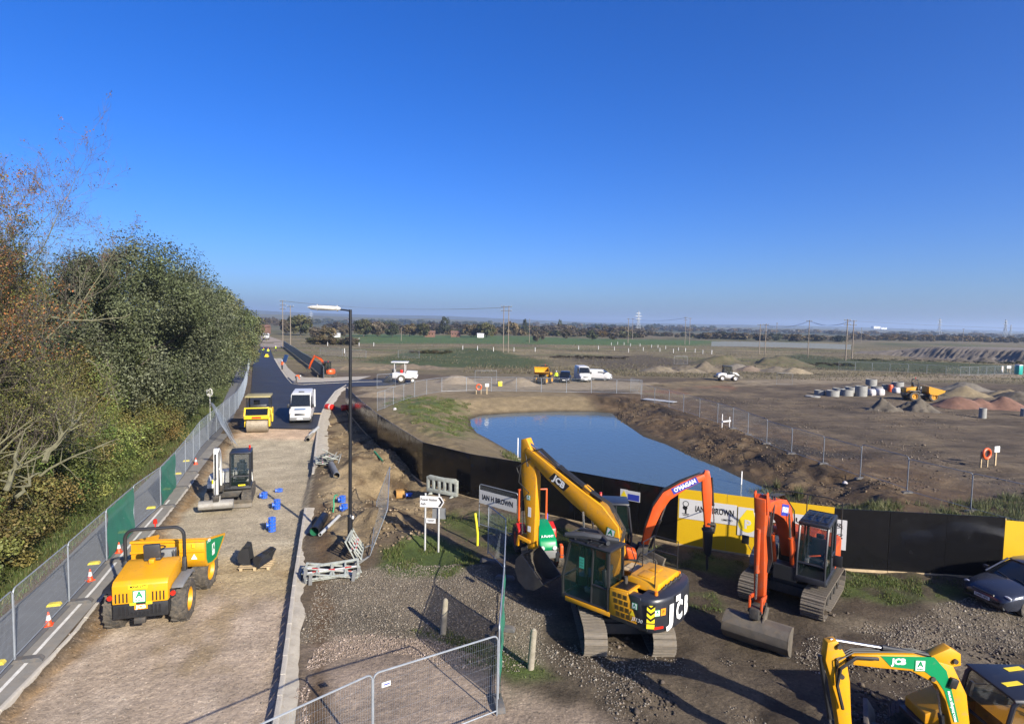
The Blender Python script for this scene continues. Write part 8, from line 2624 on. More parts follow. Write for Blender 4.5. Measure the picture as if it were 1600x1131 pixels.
def road_sign():
 a, b = P3(664, 860), P3(685, 862)
 c = (a + b) / 2
 d = b - a
 t = thing('direction_sign', 'white direction sign on two grey posts pointing right', 'road sign', (c.x, c.y, min(a.z, b.z)), math.atan2(d.y, d.x))
 s = d.xy.length / 2
 for q in (-s, s): MB().cyl((q, 0, -0.3), (q, 0, 2.45), 0.038, n=10).build('post', M['lgrey'], t)
 pts = [(-0.50, 1.88), (0.38, 1.88), (0.52, 2.115), (0.38, 2.35), (-0.50, 2.35)]
 bd = MB().prism(pts, -0.065, -0.045, 'y').build('sign_board', M['white_c'], t, 0.004, 1)
 MB().prism([(0.26, 1.92), (0.35, 1.92), (0.475, 2.115), (0.35, 2.31), (0.26, 2.31), (0.385, 2.115)], -0.0685, -0.066, 'y').build('chevron', M['decal_k'], bd)
 text('Power Station', 0.145, M['decal_k'], bd, frame((-0.125, -0.07, 2.20), (1, 0, 0), (0, 0, 1)), width=0.68, bold=0.002)
 text('Ash', 0.145, M['decal_k'], bd, frame((-0.36, -0.07, 2.02), (1, 0, 0), (0, 0, 1)), width=0.2, bold=0.002)
 MB().bb(0.0, 0.56, 0.045, 0.06, 1.38, 1.84).build('back_board', M['grey'], t)
 lp = MB().bb(-0.24, 0.17, -0.06, -0.045, 1.22, 1.42).build('lower_plate', M['white_c'], t)
 MB().bb(-0.18, 0.11, -0.064, -0.061, 1.34, 1.36).bb(-0.14, 0.08, -0.064, -0.061, 1.29, 1.31).build('print', M['decal_k'], lp)
 return t

road_sign()

def speed_sign():
 p = P3(330, 660)
 t = thing('round_sign', 'round roadside sign on a grey pole at the edge of the trees', 'road sign', (p.x - 0.6, p.y + 1, p.z - 0.1), rad(-15))
 MB().cyl((0, 0, 0), (0, 0, 3.0), 0.04, n=8).build('post', M['lgrey'], t)
 MB().cyl((0, -0.06, 2.75), (0, -0.04, 2.75), 0.38, n=24).build('disc', M['decal_w'], t)
 text('30', 0.36, M['decal_k'], t, frame((0, -0.07, 2.75), (1, 0, 0), (0, 0, 1)), bold=0.006)
 return t

speed_sign()

# traffic cones along the fence
def cone_meshes():
 a = MB().lathe([(0.03, 0.17), (0.05, 0.16), (0.72, 0.035), (0.73, 0.0), (0.03, 0.0)], 'z', n=16).mesh('cone_body')
 a.materials.append(M['cone'])
 b = MB().lathe([(0.30, 0.1205), (0.56, 0.072), (0.56, 0.068), (0.30, 0.116)], 'z', n=16).mesh('sleeve')
 b.materials.append(M['white_c'])
 c = MB().box((0, 0, 0.02), (0.42, 0.42, 0.04)).mesh('base', 0.01, 1)
 c.materials.append(M['cone'])
 return a, b, c

CNA, CNB, CNC = cone_meshes()

def cone(p, label, yb=False):
 t = thing('traffic_cone', label, 'traffic cone', (p.x, p.y, p.z + 0.035), random.uniform(0, 6), 'traffic cones along the mesh fence')
 t.scale = (0.58, 0.58, 0.58)
 inst('cone_body', CNA, t)
 inst('sleeve', CNB, t, sc=(1.015, 1.015, 1))
 inst('base', CNC, t)

for px, py, lab in [(76, 978, 'traffic cone at the foot of the fence, nearest the camera'), (141, 908, 'traffic cone at the second fence joint'), (186, 864, 'traffic cone beside the roll bar of the big dumper, on the path'),
     (306, 726, 'traffic cone on the path behind the white excavator'),
     (383, 603, 'far traffic cone where the path meets the trees'), (384, 593, 'farther traffic cone where the path meets the trees'), (385, 585, 'farthest traffic cone beside the far fence')]:
 cone(P3(px, py), lab)

# plastic pedestrian barriers
def barrier_parts(grey=True):
 m = MB()
 Wb, Hb = 2.0, 1.0
 m.bb(-Wb / 2, Wb / 2, -0.02, 0.02, 0.90, 1.0).bb(-Wb / 2, Wb / 2, -0.02, 0.02, 0.10, 0.18).bb(-Wb / 2, Wb / 2, -0.02, 0.02, 0.50, 0.60)
 for x in (-0.96, -0.5, 0.0, 0.5, 0.96): m.bb(x - 0.035, x + 0.035, -0.019, 0.019, 0.1, 0.98)
 a = m.mesh('barrier_frame', 0.006, 1)
 a.materials.append(M['whitegrey'])
 b = MB()
 b.bb(-0.9, 0.9, -0.025, -0.021, 0.52, 0.58)
 bm_ = b.mesh('stripe')
 bm_.materials.append(M['white_c'])
 st_ = MB().bb(-0.12, 0.12, -0.028, -0.0255, 0.52, 0.58).mesh('red_stripe')
 st_.materials.append(M['red'])
 ft = MB().prism([(-0.30, 0), (0.30, 0), (0.22, 0.05), (-0.22, 0.05)], -0.06, 0.06, 'x').mesh('foot')
 ft.materials.append(M['grey'])
 return a, bm_, st_, ft

BA, BS, BR, BF = barrier_parts()

def barrier(loc, rot, label, sc=1.0, group='plastic barriers', stripes=True):
 t = thing('plastic_barrier', label, 'barrier', loc, 0, group)
 t.rotation_euler = rot
 inst('barrier_frame', BA, t)
 inst('stripe', BS, t)
 if stripes:
  for k in range(3): inst('red_stripe', BR, t, (-0.6 + 0.6 * k, 0, 0))
 for s in (-0.85, 0.85): inst('foot', BF, t, (s, 0, 0))
 return t

p = P3(520, 905)
for k, (dx, dy, dz, ry, lab) in enumerate([(0, 0, 0.06, 0.25, 'lying striped barrier at the bottom of the flat pile by the kerb'), (0.12, 0.05, 0.12, 0.45, 'lying striped barrier in the middle of the flat pile by the kerb'), (-0.05, -0.05, 0.18, 0.15, 'lying striped barrier on top of the flat pile by the kerb')]):
 barrier((p.x + dx, p.y + dy - 0.2, p.z + dz), (rad(-74 - 6 * k), 0.10 * k - 0.08, ry), lab)
p = P3(563, 868)
barrier((p.x, p.y, p.z + 0.0), (rad(-28), rad(4), rad(97)), 'grey plastic barrier leaning beside the lamp post foot')
barrier((p.x + 0.14, p.y + 0.1, p.z + 0.0), (rad(-34), rad(6), rad(101)), 'second grey plastic barrier leaning beside the lamp post foot')
p = P3(521, 722)
for k, (dx, dy, dz, ry, lab) in enumerate([(0, 0, 0.12, 1.9, 'barrier at the bottom of the heap near the hoarding'), (0.25, 0.5, 0.2, 1.6, 'barrier in the middle of the heap near the hoarding'), (0.4, -0.2, 0.28, 2.1, 'barrier on top of the heap near the hoarding'), (0.1, 0.9, 0.24, 1.75, 'barrier at the back of the heap near the hoarding')]):
 barrier((p.x + dx, p.y + dy - 0.5, p.z + dz), (rad(-80 + 6 * k), 0.1 * k, ry), lab)

def moulded_barrier():
 p = P3(690, 775)
 t = thing('moulded_barrier', 'pale moulded plastic barrier standing against the black hoarding', 'barrier', (p.x, p.y, p.z), rad(-28), 'plastic barriers')
 for k in range(2):
  m = MB()
  y0 = 0.10 * k
  m.bb(-0.95, 0.95, y0 - 0.03, y0 + 0.03, 0.80, 1.0).bb(-0.98, 0.98, y0 - 0.03, y0 + 0.03, 0.12, 0.34)
  for x in (-0.92, -0.55, -0.18, 0.18, 0.55, 0.92): m.bb(x - 0.09, x + 0.09, y0 - 0.028, y0 + 0.028, 0.12, 0.98)
  m.prism([(-0.98, 0.95), (-0.85, 1.06), (-0.1, 1.02), (0.1, 1.02), (0.85, 1.06), (0.98, 0.95)], y0 - 0.025, y0 + 0.025, 'y')
  m.build('barrier_frame', M['whitegrey'], t, 0.02)
 for x in (-0.7, 0.7): MB().prism([(-0.3, 0.0), (0.4, 0.0), (0.2, 0.12), (-0.1, 0.12)], x - 0.06, x + 0.06, 'x').build('foot', M['whitegrey'], t, 0.01)
 return t

moulded_barrier()

# blue water fittings on the roadbed
def fitting(px, py, n, label, rot=0.5):
 p = P3(px, py)
 t = thing('water_fitting', label, 'pipe fitting', (p.x, p.y, p.z + 0.01), rot, 'blue pipe fittings on the roadbed')
 for k in range(n):
  z = 0.16 * k
  MB().cyl((0, 0, z + 0.02), (0, 0, z + 0.06), 0.17, n=16).cyl((0, 0, z + 0.06), (0, 0, z + 0.13), 0.095, n=14).cyl((0, 0, z + 0.13), (0, 0, z + 0.165), 0.17, n=16).build('flange', M['bluepipe'], t)
 MB().cyl((-0.22, 0, 0.16 * n * 0.5), (0.0, 0, 0.16 * n * 0.5), 0.08, n=12).cyl((-0.24, 0, 0.16 * n * 0.5), (-0.22, 0, 0.16 * n * 0.5), 0.14, n=14).build('branch', M['bluepipe'], t)
 for q in range(6):
  a = q * math.pi / 3
  MB().cyl((0.13 * math.cos(a), 0.13 * math.sin(a), 0.0), (0.13 * math.cos(a), 0.13 * math.sin(a), 0.16 * n + .03), 0.014, n=6).build('bolt', M['galv'], t)
 return t

fitting(413, 778, 2, 'blue flanged fitting left of the lamp shadow line, with a pale top')
fitting(437, 768, 1, 'small blue flanged fitting, upper right of the four on the roadbed')
fitting(433, 795, 3, 'blue flanged fitting stack in the middle of the roadbed')
fitting(425, 830, 4, 'tallest blue flanged fitting stack, nearest the dumper')
fitting(535, 785, 2, 'blue fitting in the sand beside the lamp post, farther one')
fitting(538, 798, 2, 'blue fitting in the sand beside the lamp post, nearer one')
fitting(640, 775, 1, 'blue valve in the trench beside the orange box')
p = P3(627, 776)
bx_ = MB().box((0, 0, 0.22), (0.62, 0.4, 0.4)).box((0, 0, 0.43), (0.66, 0.44, 0.05)).build('valve_box', mat('valve_box_ochre', (0.42, 0.22, 0.05), 0.7, dirt=0.4), None, 0.02, loc=(p.x, p.y, p.z), rz=0.3)
tag(bx_, 'ochre box standing in the trench behind the direction sign', 'box')

# pipes lying about
def pipe(px, py, px2, py2, r, m, inner, label, z=0.0, name='pipe', ribs=False):
 a, b = P3(px, py), P3(px2, py2)
 a.z += r + z
 b.z += r + z
 t = thing(name, label, 'pipe', (a.x, a.y, a.z), 0, 'pipes lying on the verge')
 d = b - a
 n = 18
 A = d.normalized()
 u = A.orthogonal().normalized()
 v = A.cross(u)
 prof = []
 L = d.length
 k = int(L / 0.08) if ribs else 1
 for i in range(k + 1):
  s = L * i / k
  prof.append((s, r * (1.0 if not ribs or i % 2 else 0.93)))
 rings = [[tuple(A * s + (u * math.cos(2 * math.pi * j / n) + v * math.sin(2 * math.pi * j / n)) * q) for j in range(n)] for s, q in prof]
 rings += [[tuple(A * L + (u * math.cos(2 * math.pi * j / n) + v * math.sin(2 * math.pi * j / n)) * r * 0.86) for j in range(n)]]
 rings = [[tuple((u * math.cos(2 * math.pi * j / n) + v * math.sin(2 * math.pi * j / n)) * r * 0.86) for j in range(n)]] + rings
 MB().loft(rings, cap=False).build('wall', m, t)
 rings = [[tuple(A * s + (u * math.cos(2 * math.pi * j / n) + v * math.sin(2 * math.pi * j / n)) * r * 0.855) for j in range(n)] for s in (0.0, L)]
 MB().loft(rings, cap=False).build('lining', inner, t)
 return t

pipe(491, 838, 506, 814, 0.22, M['blackpipe'], M['pipegreen'], 'black twin wall pipe with a green bore beside the kerb end', ribs=True)
pipe(500, 838, 530, 808, 0.075, M['lgrey'], M['grey'], 'thin grey pipe beside the black twin wall pipe')
pipe(517, 730, 526, 748, 0.20, M['grey'], M['blackpipe'], 'short dark grey pipe below the barrier heap', ribs=True)
pipe(482, 686, 497, 672, 0.13, M['lgrey'], M['blackpipe'], 'short pale pipe propped on the kerb by the tarmac edge', 0.1)
pipe(481, 690, 490, 676, 0.17, M['oldwood'], M['blackpipe'], 'short brown pipe beside the pale one at the kerb')
pipe(598, 722, 585, 712, 0.06, M['pipegreen'], M['blackpipe'], 'thin green duct lying in the hoarding shadow')
tg_ = thing('green_duct', 'thin green duct standing up beside the sand by the kerb gap', 'duct', tuple(P3(520, 800)), 0)
MB().tube([(0, 0, -0.1), (0.03, 0.1, 0.3), (-0.02, 0.2, 0.55), (-0.04, 0.5, 0.7), (-0.04, 0.9, 0.6)], 0.035, 6).build('tube', mat('duct_green', (0.03, 0.28, 0.14), 0.5), tg_)

# excavator buckets on a pallet
def spare_buckets():
 p = P3(402, 884)
 t = thing('pallet', 'timber pallet under the black spare buckets', 'pallet', (p.x, p.y, p.z + 0.01), rad(10))
 for k in range(5): MB().bb(-0.6, 0.6, -0.45 + k * 0.2, -0.33 + k * 0.2, 0.10, 0.12).build('slat', M['wood'], t)
 for q in (-0.5, 0, 0.5): MB().bb(q - 0.05, q + 0.05, -0.45, 0.45, 0.0, 0.098).build('bearer', M['wood'], t)
 a = thing('spare_bucket', 'black digging bucket on the pallet, taller one on the left', 'bucket', (p.x - 0.35, p.y + 0.05, p.z + 0.13), rad(100), 'spare buckets on the pallet')
 bucket(a, (0.0, 0.62), rad(0), 0.55, 0.62, M['black'], 4)
 b = thing('spare_bucket', 'black wide bucket lying on the pallet on the right', 'bucket', (p.x + 0.45, p.y - 0.05, p.z + 0.13), rad(80), 'spare buckets on the pallet')
 grading_bucket(b, (0.0, 0.40), rad(35), 0.95, 0.55, M['black'])

spare_buckets()
for px, py, lab, s in [(692, 990, 'weathered timber bollard in front of the gravel verge', 1.12), (829, 1044, 'weathered timber bollard right of the mesh gate', 1.15)]:
 p = P3(px, py)
 m = MB()
 m.lathe([(-0.3, 0.0), (-0.3, 0.10), (0.9 * s, 0.088), (0.97 * s, 0.07), (1.0 * s, 0.03), (1.0 * s, 0.0)], 'z', n=12)
 o = m.build('bollard', M['oldwood'], None, loc=(p.x, p.y, p.z))
 o.rotation_euler = (rad(2), rad(3), 0.5)
 tag(o, lab, 'bollard', 'timber bollards on the verge')
p = P3(746, 852)
t = thing('marker_post', 'bent yellow marker post leaning on the grass verge', 'marker post', (p.x, p.y, p.z), 0)
MB().tube([(0, 0, -0.1), (0.0, 0, 0.5), (-0.06, 0, 1.0), (-0.12, 0.02, 1.4)], 0.05, 8).build('tube', mat('marker_yellow', (0.72, 0.62, 0.03), 0.5, dirt=0.15), t)
p = P3(854, 818)
t = thing('marker_post', 'short blue marker stake in front of the black hoarding', 'marker post', (p.x, p.y, p.z), 0)
MB().tube([(0, 0, -0.1), (0.0, 0, 0.5)], 0.06, 8).build('tube', M['bluepipe'], t)
for px, py, px2, lab in [(809, 712, 808, 'white stake at the near left edge of the pond'), (1158, 765, 1155, 'white stake standing at the right end of the pond'), (1128, 668, 1129, 'left leg of the white profile board on the bank')]:
 p = P3(px, py)
 t = thing('profile_stake', lab, 'stake', (p.x, p.y, p.z), 0.3, 'white profile stakes')
 MB().bb(-0.04, 0.04, -0.02, 0.02, -0.2, 1.3 if px > 1000 else 1.6).build('stake', M['white_c'], t)
p = P3(1135, 668)
t = thing('profile_board', 'white profile board with two legs on the right bank', 'profile board', (p.x, p.y, p.z), 0.5)
MB().bb(-0.55, 0.55, -0.02, 0.02, 0.55, 0.70).build('rail', M['white_c'], t)
MB().bb(0.4, 0.48, 0.021, 0.05, -0.2, 1.0).build('leg', M['white_c'], t)
p = P3(815, 716)
t = thing('white_pipe', 'white pipe lying at the near edge of the pond', 'pipe', (p.x, p.y, p.z + 0.06), 0.2)
MB().cyl((-0.9, 0, 0), (0.9, -0.3, 0.02), 0.06, n=8).build('tube', M['white_c'], t)

# lifebuoys on posts with notice boards
def lifebuoy(px, py, label, rz):
 p = P3(px, py)
 t = thing('lifebuoy_stand', label, 'lifebuoy', (p.x, p.y, p.z), rz, 'lifebuoys beside the pond')
 for s in (-0.32, 0.32): MB().bb(s - 0.04, s + 0.04, 0.0, 0.08, -0.2, 1.15).build('post', M['wood'], t)
 m = MB()
 R, r, n, k = 0.34, 0.09, 24, 8
 for i in range(n):
  a = 2 * math.pi * i / n
  m.v += [((R + r * math.cos(2 * math.pi * j / k)) * math.cos(a), -0.1 + r * math.sin(2 * math.pi * j / k), 1.0 + (R + r * math.cos(2 * math.pi * j / k)) * math.sin(a)) for j in range(k)]
 m.f += [(i * k + j, ((i + 1) % n) * k + j, ((i + 1) % n) * k + (j + 1) % k, i * k + (j + 1) % k) for i in range(n) for j in range(k)]
 m.build('ring', M['orange_c'], t)
 t2 = thing('notice_board', label.replace('orange lifebuoy', 'white notice board right of the lifebuoy'), 'notice board', (p.x + 1.1 * math.cos(rz), p.y + 1.1 * math.sin(rz), p.z), rz, 'notice boards beside the pond')
 MB().bb(-0.06, 0.06, 0.0, 0.08, -0.2, 1.3).build('post', M['wood'], t2)
 MB().box((0, -0.03, 1.25), (0.5, 0.03, 0.42)).build('board', M['decal_w'], t2)

lifebuoy(748, 616, 'orange lifebuoy on posts at the far side of the pond', 0.1)
lifebuoy(1538, 730, 'orange lifebuoy leaning on posts in the mud at the right', 0.3)

# concrete manhole rings and sacks
def ring_obj(px, py, R, h, label, lying=False, name='concrete_ring', n=1):
 p = P3(px, py)
 m = MB()
 for k in range(n): m.lathe([(h * k + 0.0, R), (h * (k + 1) - 0.02, R), (h * (k + 1) - 0.02, R * 0.86), (h * k + 0.0, R * 0.86)], 'z', n=28)
 o = m.build(name, M['ring'], None, loc=(p.x, p.y, p.z - 0.03))
 return tag(o, label, 'concrete ring', 'concrete manhole rings')

for i, (px, py, R, h, n) in enumerate([(1281, 617, 0.75, 0.75, 1), (1301, 619, 0.85, 0.9, 1), (1310, 615, 0.85, 0.9, 1), (1323, 618, 0.85, 0.95, 1), (1329, 613, 0.85, 0.9, 1), (1345, 619, 0.80, 0.78, 2), (1361, 605, 0.85, 0.7, 2), (1370, 612, 0.8, 0.9, 1), (1383, 609, 0.5, 0.9, 1), (1402, 611, 0.85, 0.75, 2)]):
 ring_obj(px, py, R, h, f'grey concrete manhole ring{" pair stacked" if n > 1 else ""} in the row, {"first" if i == 0 else ORD[i]} from the left', n=n)
p = P3(1270, 620)
o = MB().lathe([(0, 0.95), (0.14, 0.95), (0.14, 0.3), (0, 0.3)], 'z', n=26).build('cover_slab', M['ring'], None, loc=(p.x, p.y, p.z))
tag(o, 'flat pale concrete cover slab left of the rings', 'cover slab')
for px, py, h, lab in [(1535, 653, 1.15, 'upright grey concrete pipe standing alone in the mud'), (1600, 650, 0.9, 'upright grey concrete pipe at the right edge of the picture')]:
 p = P3(px, py)
 o = MB().lathe([(0, 0.36), (h, 0.36), (h, 0.28), (0, 0.28)], 'z', n=22).build('concrete_pipe', M['ring'], None, loc=(p.x, p.y, p.z - 0.03))
 tag(o, lab, 'pipe', 'upright concrete pipes')
rsk = random.Random(3)

def sack(px, py, s, label, m=None):
 p = P3(px, py)
 rng = np.random.default_rng(int(px))
 rings = []
 for z, k in ((0, 0.92), (0.15, 1.05), (0.45, 1.08), (0.75, 1.0), (0.9, 0.85), (0.95, 0.5)):
  rings.append([(s * 0.5 * k * np.sign(math.cos(a)) * abs(math.cos(a)) ** 0.55 + rng.normal(0, .02), s * 0.5 * k * np.sign(math.sin(a)) * abs(math.sin(a)) ** 0.55 + rng.normal(0, .02), s * z) for a in np.linspace(0, 2 * math.pi, 17)[:-1]])
 t = thing('bulk_bag', label, 'bulk bag', (p.x, p.y, p.z), 0.3, 'white bulk bags by the concrete rings')
 MB().loft(rings).build('bag', m or M['bag'], t, sharp=1.2)
 for q in (-0.35, 0.35): MB().tube([(q * s, -0.3 * s, 0.85 * s), (q * s, -0.1 * s, 1.08 * s), (q * s, 0.1 * s, 1.08 * s), (q * s, 0.3 * s, 0.85 * s)], 0.025, 5).build('lifting_loop', M['bag'], t)

sack(1361, 618, 1.0, 'white bulk bag in front of the concrete rings, left one')
sack(1374, 618, 1.1, 'white bulk bag in front of the concrete rings, right one')
sack(1400, 614, 0.9, 'white bulk bag right of the orange barrel')
p = P3(1391, 612)
o = MB().lathe([(0, 0.36), (0.1, 0.38), (0.9, 0.38), (1.1, 0.3), (1.1, 0.0), (0, 0.0)], 'z', n=18).build('barrel', M['orange_c'], None, loc=(p.x, p.y, p.z))
tag(o, 'orange barrel among the concrete rings', 'barrel')
p = P3(1417, 614)
o = MB().bb(-0.6, 0.6, -0.4, 0.4, 0, 0.7).bb(-0.4, 0.4, -0.3, 0.3, 0.7, 1.0).build('generator', M['lgrey'], None, 0.05, loc=(p.x, p.y, p.z))
tag(o, 'small grey site generator left of the orange dumper', 'generator')
# portable toilet
p = P3(1591, 585)
t = thing('portable_toilet', 'turquoise portable toilet at the right edge', 'portable toilet', (p.x, p.y, p.z), 0.2)
MB().bb(-0.55, 0.55, -0.55, 0.55, 0, 2.1).build('cabin', M['turq'], t, 0.03)
MB().prism([(-0.58, 2.1), (0.58, 2.1), (0.4, 2.3), (-0.4, 2.3)], -0.58, 0.58, 'y').build('roof', M['white_c'], t, 0.03)
MB().bb(-0.38, 0.38, -0.58, -0.555, 0.1, 2.0).build('door', M['turq'], t, 0.01)
for px, py, lab in [(1576, 582, 'white notice board left of the portable toilet'), (1566, 583, 'tall white board left of the notice board')]:
 p = P3(px, py)
 t = thing('site_board', lab, 'notice board', (p.x, p.y, p.z), 0.1, 'white boards by the portable toilet')
 for s in (-0.3, 0.3): MB().bb(s - .04, s + .04, 0, 0.06, 0, 1.6).build('post', M['wood'], t)
 MB().bb(-0.6 if px > 1570 else -0.2, 0.6 if px > 1570 else 0.2, -0.04, 0.0, 1.0 if px > 1570 else .3, 1.7).build('board', M['white_c'], t)

# red road barrels beside the kerb curve, timber, boards
def barrel_lying(px, py, label, rz):
 p = P3(px, py)
 t = thing('red_barrel', label, 'barrel', (p.x, p.y, p.z + 0.3), rz, 'red barrels beside the junction kerb')
 MB().lathe([(-0.5, 0.0), (-0.5, 0.28), (-0.42, 0.32), (-0.1, 0.31), (-0.06, 0.34), (0.06, 0.34), (0.1, 0.31), (0.42, 0.32), (0.5, 0.28), (0.5, 0.0)], 'x', n=20).build('body', M['red'], t)
 MB().lathe([(0.12, 0.318), (0.12, 0.326), (0.30, 0.326), (0.30, 0.318)], 'x', n=20).build('band', M['white_c'], t)

barrel_lying(515, 640, 'red barrel lying on the kerb bed near the white van', -0.5)
barrel_lying(541, 641, 'red barrel in the shadow at the end of the hoarding', 0.6)
p = P3(490, 648)
o = MB().bb(-0.8, 0.8, -0.12, 0.12, 0, 0.08).build('timber_baulk', M['wood'], None, 0.01, loc=(p.x, p.y, 0.08), rz=0.05)
tag(o, 'pale timber baulk on the tarmac beside the van', 'timber')
p = P3(490, 636)
t = thing('striped_post', 'white post with red marks standing right of the white van', 'post', (p.x + .1, p.y, 0.05), 0)
MB().cyl((0, 0, 0), (0, 0, 1.9), 0.11, 0.09, n=10).build('post', M['white_c'], t)
p = P3(447, 566)
t = thing('blue_board', 'blue board propped against the dark green screen fence', 'board', (p.x + 1.0, p.y - 3, 0.05), -0.9)
MB().box((0, 0, 0.9), (2.6, 0.06, 1.7), (-0.35, 0, 0)).build('sheet', mat('board_blue', (0.03, 0.06, 0.15), 0.4), t)
p = P3(820, 596)
for px, py, lab in [(843, 600, 'small yellow site box left of the swivel dumper')]:
 p = P3(px - 62, py + 3)
 t = thing('yellow_box', lab, 'box', (p.x, p.y, p.z), 0.2)
 MB().bb(-0.3, 0.3, -0.3, 0.3, 0, 0.75).build('case', M['decal_y'], t, 0.03)
 MB().bb(-0.33, 0.33, -0.33, 0.33, 0.75, 0.82).build('lid', M['decal_k'], t, 0.01)
for px, py, s, lab in [(1320, 756, 0.16, 'white scrap of sheeting on the bank above the yellow hoarding'), (617, 640, 0.18, 'white rag at the foot of the pond fence')]:
 p = P3(px, py)
 rng = np.random.default_rng(px)
 m = MB()
 rings = [[(s * k * (1 + .3 * rng.normal()) * math.cos(a), s * k * (1 + .3 * rng.normal()) * math.sin(a), z * s) for a in np.linspace(0, 6.28, 9)[:-1]] for z, k in ((0, 1), (0.5, 1.1), (1.0, 0.7), (1.3, 0.2))]
 o = m.loft(rings).build('scrap_sheet', M['bag'], None, loc=(p.x, p.y, p.z))
 tag(o, lab, 'scrap')

# flat sheets lying on the ground by the right fence
p = P3(1018, 626)
o = MB().box((0, 0, 0.04), (4.2, 1.3, 0.05)).build('flat_sheet', M['lgrey'], None, loc=(p.x + 1, p.y, p.z), rz=-0.7)
tag(o, 'pale flat sheet lying inside the right bank fence corner', 'sheet')

# ================================================================== PEOPLE
def person(label, loc, rz, J, jacket, hat, legs=None, h=1.76, ztop=0.0):
 """J: joints of the pose in metres, x right, y forward, z up"""
 t = thing('person', label, 'person', loc, rz, 'site workers')
 V = ['pelvis', 'waist', 'chest', 'neck', 'head', 'crown', 'shl', 'ell', 'wrl', 'hal', 'shr', 'elr', 'wrr', 'har', 'hil', 'knl', 'anl', 'tol', 'hir', 'knr', 'anr', 'tor']
 E = [(0, 1), (1, 2), (2, 3), (3, 4), (4, 5), (2, 6), (6, 7), (7, 8), (8, 9), (2, 10), (10, 11), (11, 12), (12, 13), (0, 14), (14, 15), (15, 16), (16, 17), (0, 18), (18, 19), (19, 20), (20, 21)]
 R = [.16, .15, .17, .07, .10, .09, .085, .062, .045, .04, .085, .062, .045, .04, .11, .085, .06, .05, .11, .085, .06, .05]
 me = bpy.data.meshes.new('body')
 me.from_pydata([J[k] for k in V], E, [])
 o = bpy.data.objects.new('body_tmp', me)
 COL.objects.link(o)
 sk = o.modifiers.new('s', 'SKIN')
 for i, r in enumerate(R):
  me.skin_vertices[0].data[i].radius = (r, r * 0.85)
 me.skin_vertices[0].data[0].use_root = True
 ss = o.modifiers.new('ss', 'SUBSURF')
 ss.levels = 1
 dg = bpy.context.evaluated_depsgraph_get()
 bm_ = bpy.data.meshes.new_from_object(o.evaluated_get(dg))
 bpy.data.objects.remove(o)
 bm_.materials.clear()
 for m in (jacket, legs or M['navycloth'], M['skin'], M['boot']): bm_.materials.append(m)
 P = [Vector(J[k]) for k in V]
 cls = [0, 0, 0, 2, 2, 2, 0, 0, 0, 2, 0, 0, 0, 2, 1, 1, 3, 3, 1, 1, 3, 3]
 for f in bm_.polygons:
  c = f.center
  best, bi = 1e9, 0
  for (a, b) in E:
   A, B = P[a], P[b]
   d = B - A
   u = max(0, min(1, (c - A).dot(d) / max(1e-9, d.length_squared)))
   q = (A + d * u - c).length - 0.3 * (R[a] * (1 - u) + R[b] * u)
   if q < best: best, bi = q, (a if u < 0.5 else b)
  f.material_index = cls[bi]
  f.use_smooth = True
 b = inst('body', bm_, t)
 hd, cr = Vector(J['head']), Vector(J['crown'])
 up = (cr - hd).normalized()
 Mx = frame(hd + up * 0.06, up.orthogonal(), up) @ Matrix.Rotation(-math.pi / 2, 4, 'X')
 hm = MB(Mx).lathe([(0.0, 0.125), (0.07, 0.115), (0.12, 0.08), (0.14, 0.0), (0.11, 0.0), (0.0, 0.10)], 'z', n=14).cyl((0, 0.05, -0.002), (0, 0.05, 0.01), 0.13, n=14)
 hm.build('helmet', hat, t)
 return t

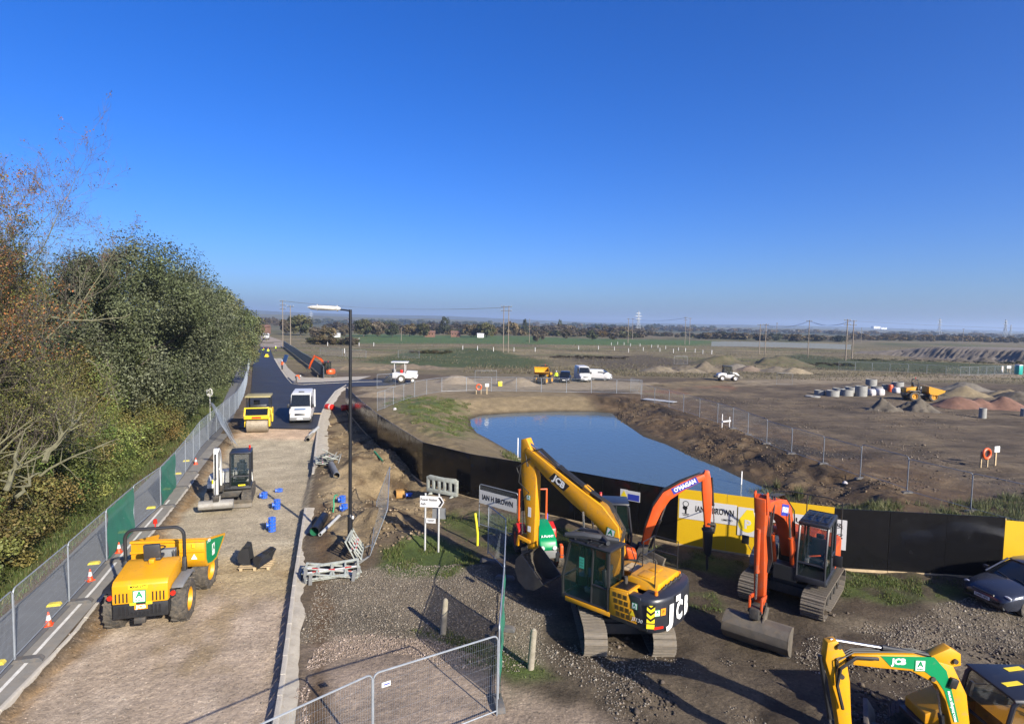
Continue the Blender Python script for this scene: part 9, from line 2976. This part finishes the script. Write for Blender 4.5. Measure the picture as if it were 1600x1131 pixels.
STAND = dict(pelvis=(0, 0, 0.95), waist=(0, 0.01, 1.12), chest=(0, 0.0, 1.36), neck=(0, 0.01, 1.50), head=(0, 0.03, 1.62), crown=(0, 0.03, 1.74), shl=(-.19, 0, 1.43), ell=(-.25, -.03, 1.16), wrl=(-.24, .08, .94), hal=(-.23, .12, .85),
    shr=(.19, 0, 1.43), elr=(.26, -.02, 1.16), wrr=(.24, .1, .95), har=(.23, .14, .86), hil=(-.10, 0, .90), knl=(-.12, .03, .50), anl=(-.13, -.02, .09), tol=(-.15, .16, .05), hir=(.10, 0, .90), knr=(.12, .02, .50), anr=(.13, -.03, .09), tor=(.15, .15, .05))
BEND = dict(STAND, pelvis=(0, -.1, .92), waist=(0, .05, 1.02), chest=(0, .28, 1.05), neck=(0, .42, 1.05), head=(0, .52, 1.02), crown=(0, .63, .98), shl=(-.19, .33, 1.05), ell=(-.22, .38, .78), wrl=(-.18, .46, .54), hal=(-.17, .50, .45), shr=(.19, .33, 1.05), elr=(.22, .40, .78), wrr=(.18, .50, .56), har=(.17, .55, .47),
   hil=(-.1, -.1, .88), hir=(.1, -.1, .88), knl=(-.13, .0, .49), knr=(.13, .02, .49))
REACH = dict(STAND, ell=(-.24, .16, 1.2), wrl=(-.2, .38, 1.12), hal=(-.18, .46, 1.1), elr=(.24, .14, 1.18), wrr=(.2, .36, 1.08), har=(.18, .45, 1.06))
WALK = dict(STAND, knl=(-.11, .18, .52), anl=(-.12, .22, .10), tol=(-.13, .40, .06), knr=(.11, -.02, .50), anr=(.12, -.28, .12), tor=(.13, -.12, .05))
for px, py, pose, jk, hat, rz, lab in [(441, 578, STAND, 'hivis_o', 'white_c', 2.6, 'worker in orange jacket standing on the kerb beside the far tarmac'), (463, 598, BEND, 'hivis_o', 'white_c', -1.4, 'worker in orange bending over at the junction kerb'),
           (412, 554, REACH, 'hivis_y', 'hivis_o', 2.8, 'worker in yellow vest with an orange helmet, left of the trio up the road'), (419, 555, STAND, 'hivis_y', 'hivis_o', 0.4, 'worker in yellow vest in the middle of the trio up the road'), (431, 550, WALK, 'hivis_y', 'white_c', 1.6, 'worker in yellow walking on the kerb up the road'),
           (869, 597, STAND, 'hivis_y', 'white_c', 2.9, 'worker in yellow vest standing left of the dark pickup'), (397, 533, STAND, 'hivis_o', 'white_c', 2.0, 'worker in orange far away at the left of the road')]:
 p = P3(px, py)
 person(lab, (p.x, p.y, p.z + 0.06), rz, pose, M[jk], M[hat], h=1.76)
# small compactor the crew is working with
p = P3(417, 558)
t = thing('plate_compactor', 'small yellow compactor in front of the road crew', 'compactor', (p.x, p.y, 0.08), 0.2)
MB().bb(-0.5, 0.5, -0.6, 0.6, 0, 0.2).build('base_plate', M['decal_y'], t, 0.03)
MB().bb(-0.3, 0.3, -0.3, 0.3, 0.2, 0.7).build('engine', M['decal_y'], t, 0.03)
MB().tube([(-0.3, -0.4, 0.3), (-0.3, -0.9, 1.0), (0.3, -0.9, 1.0), (0.3, -0.4, 0.3)], 0.03, 6).build('handle', M['black'], t)
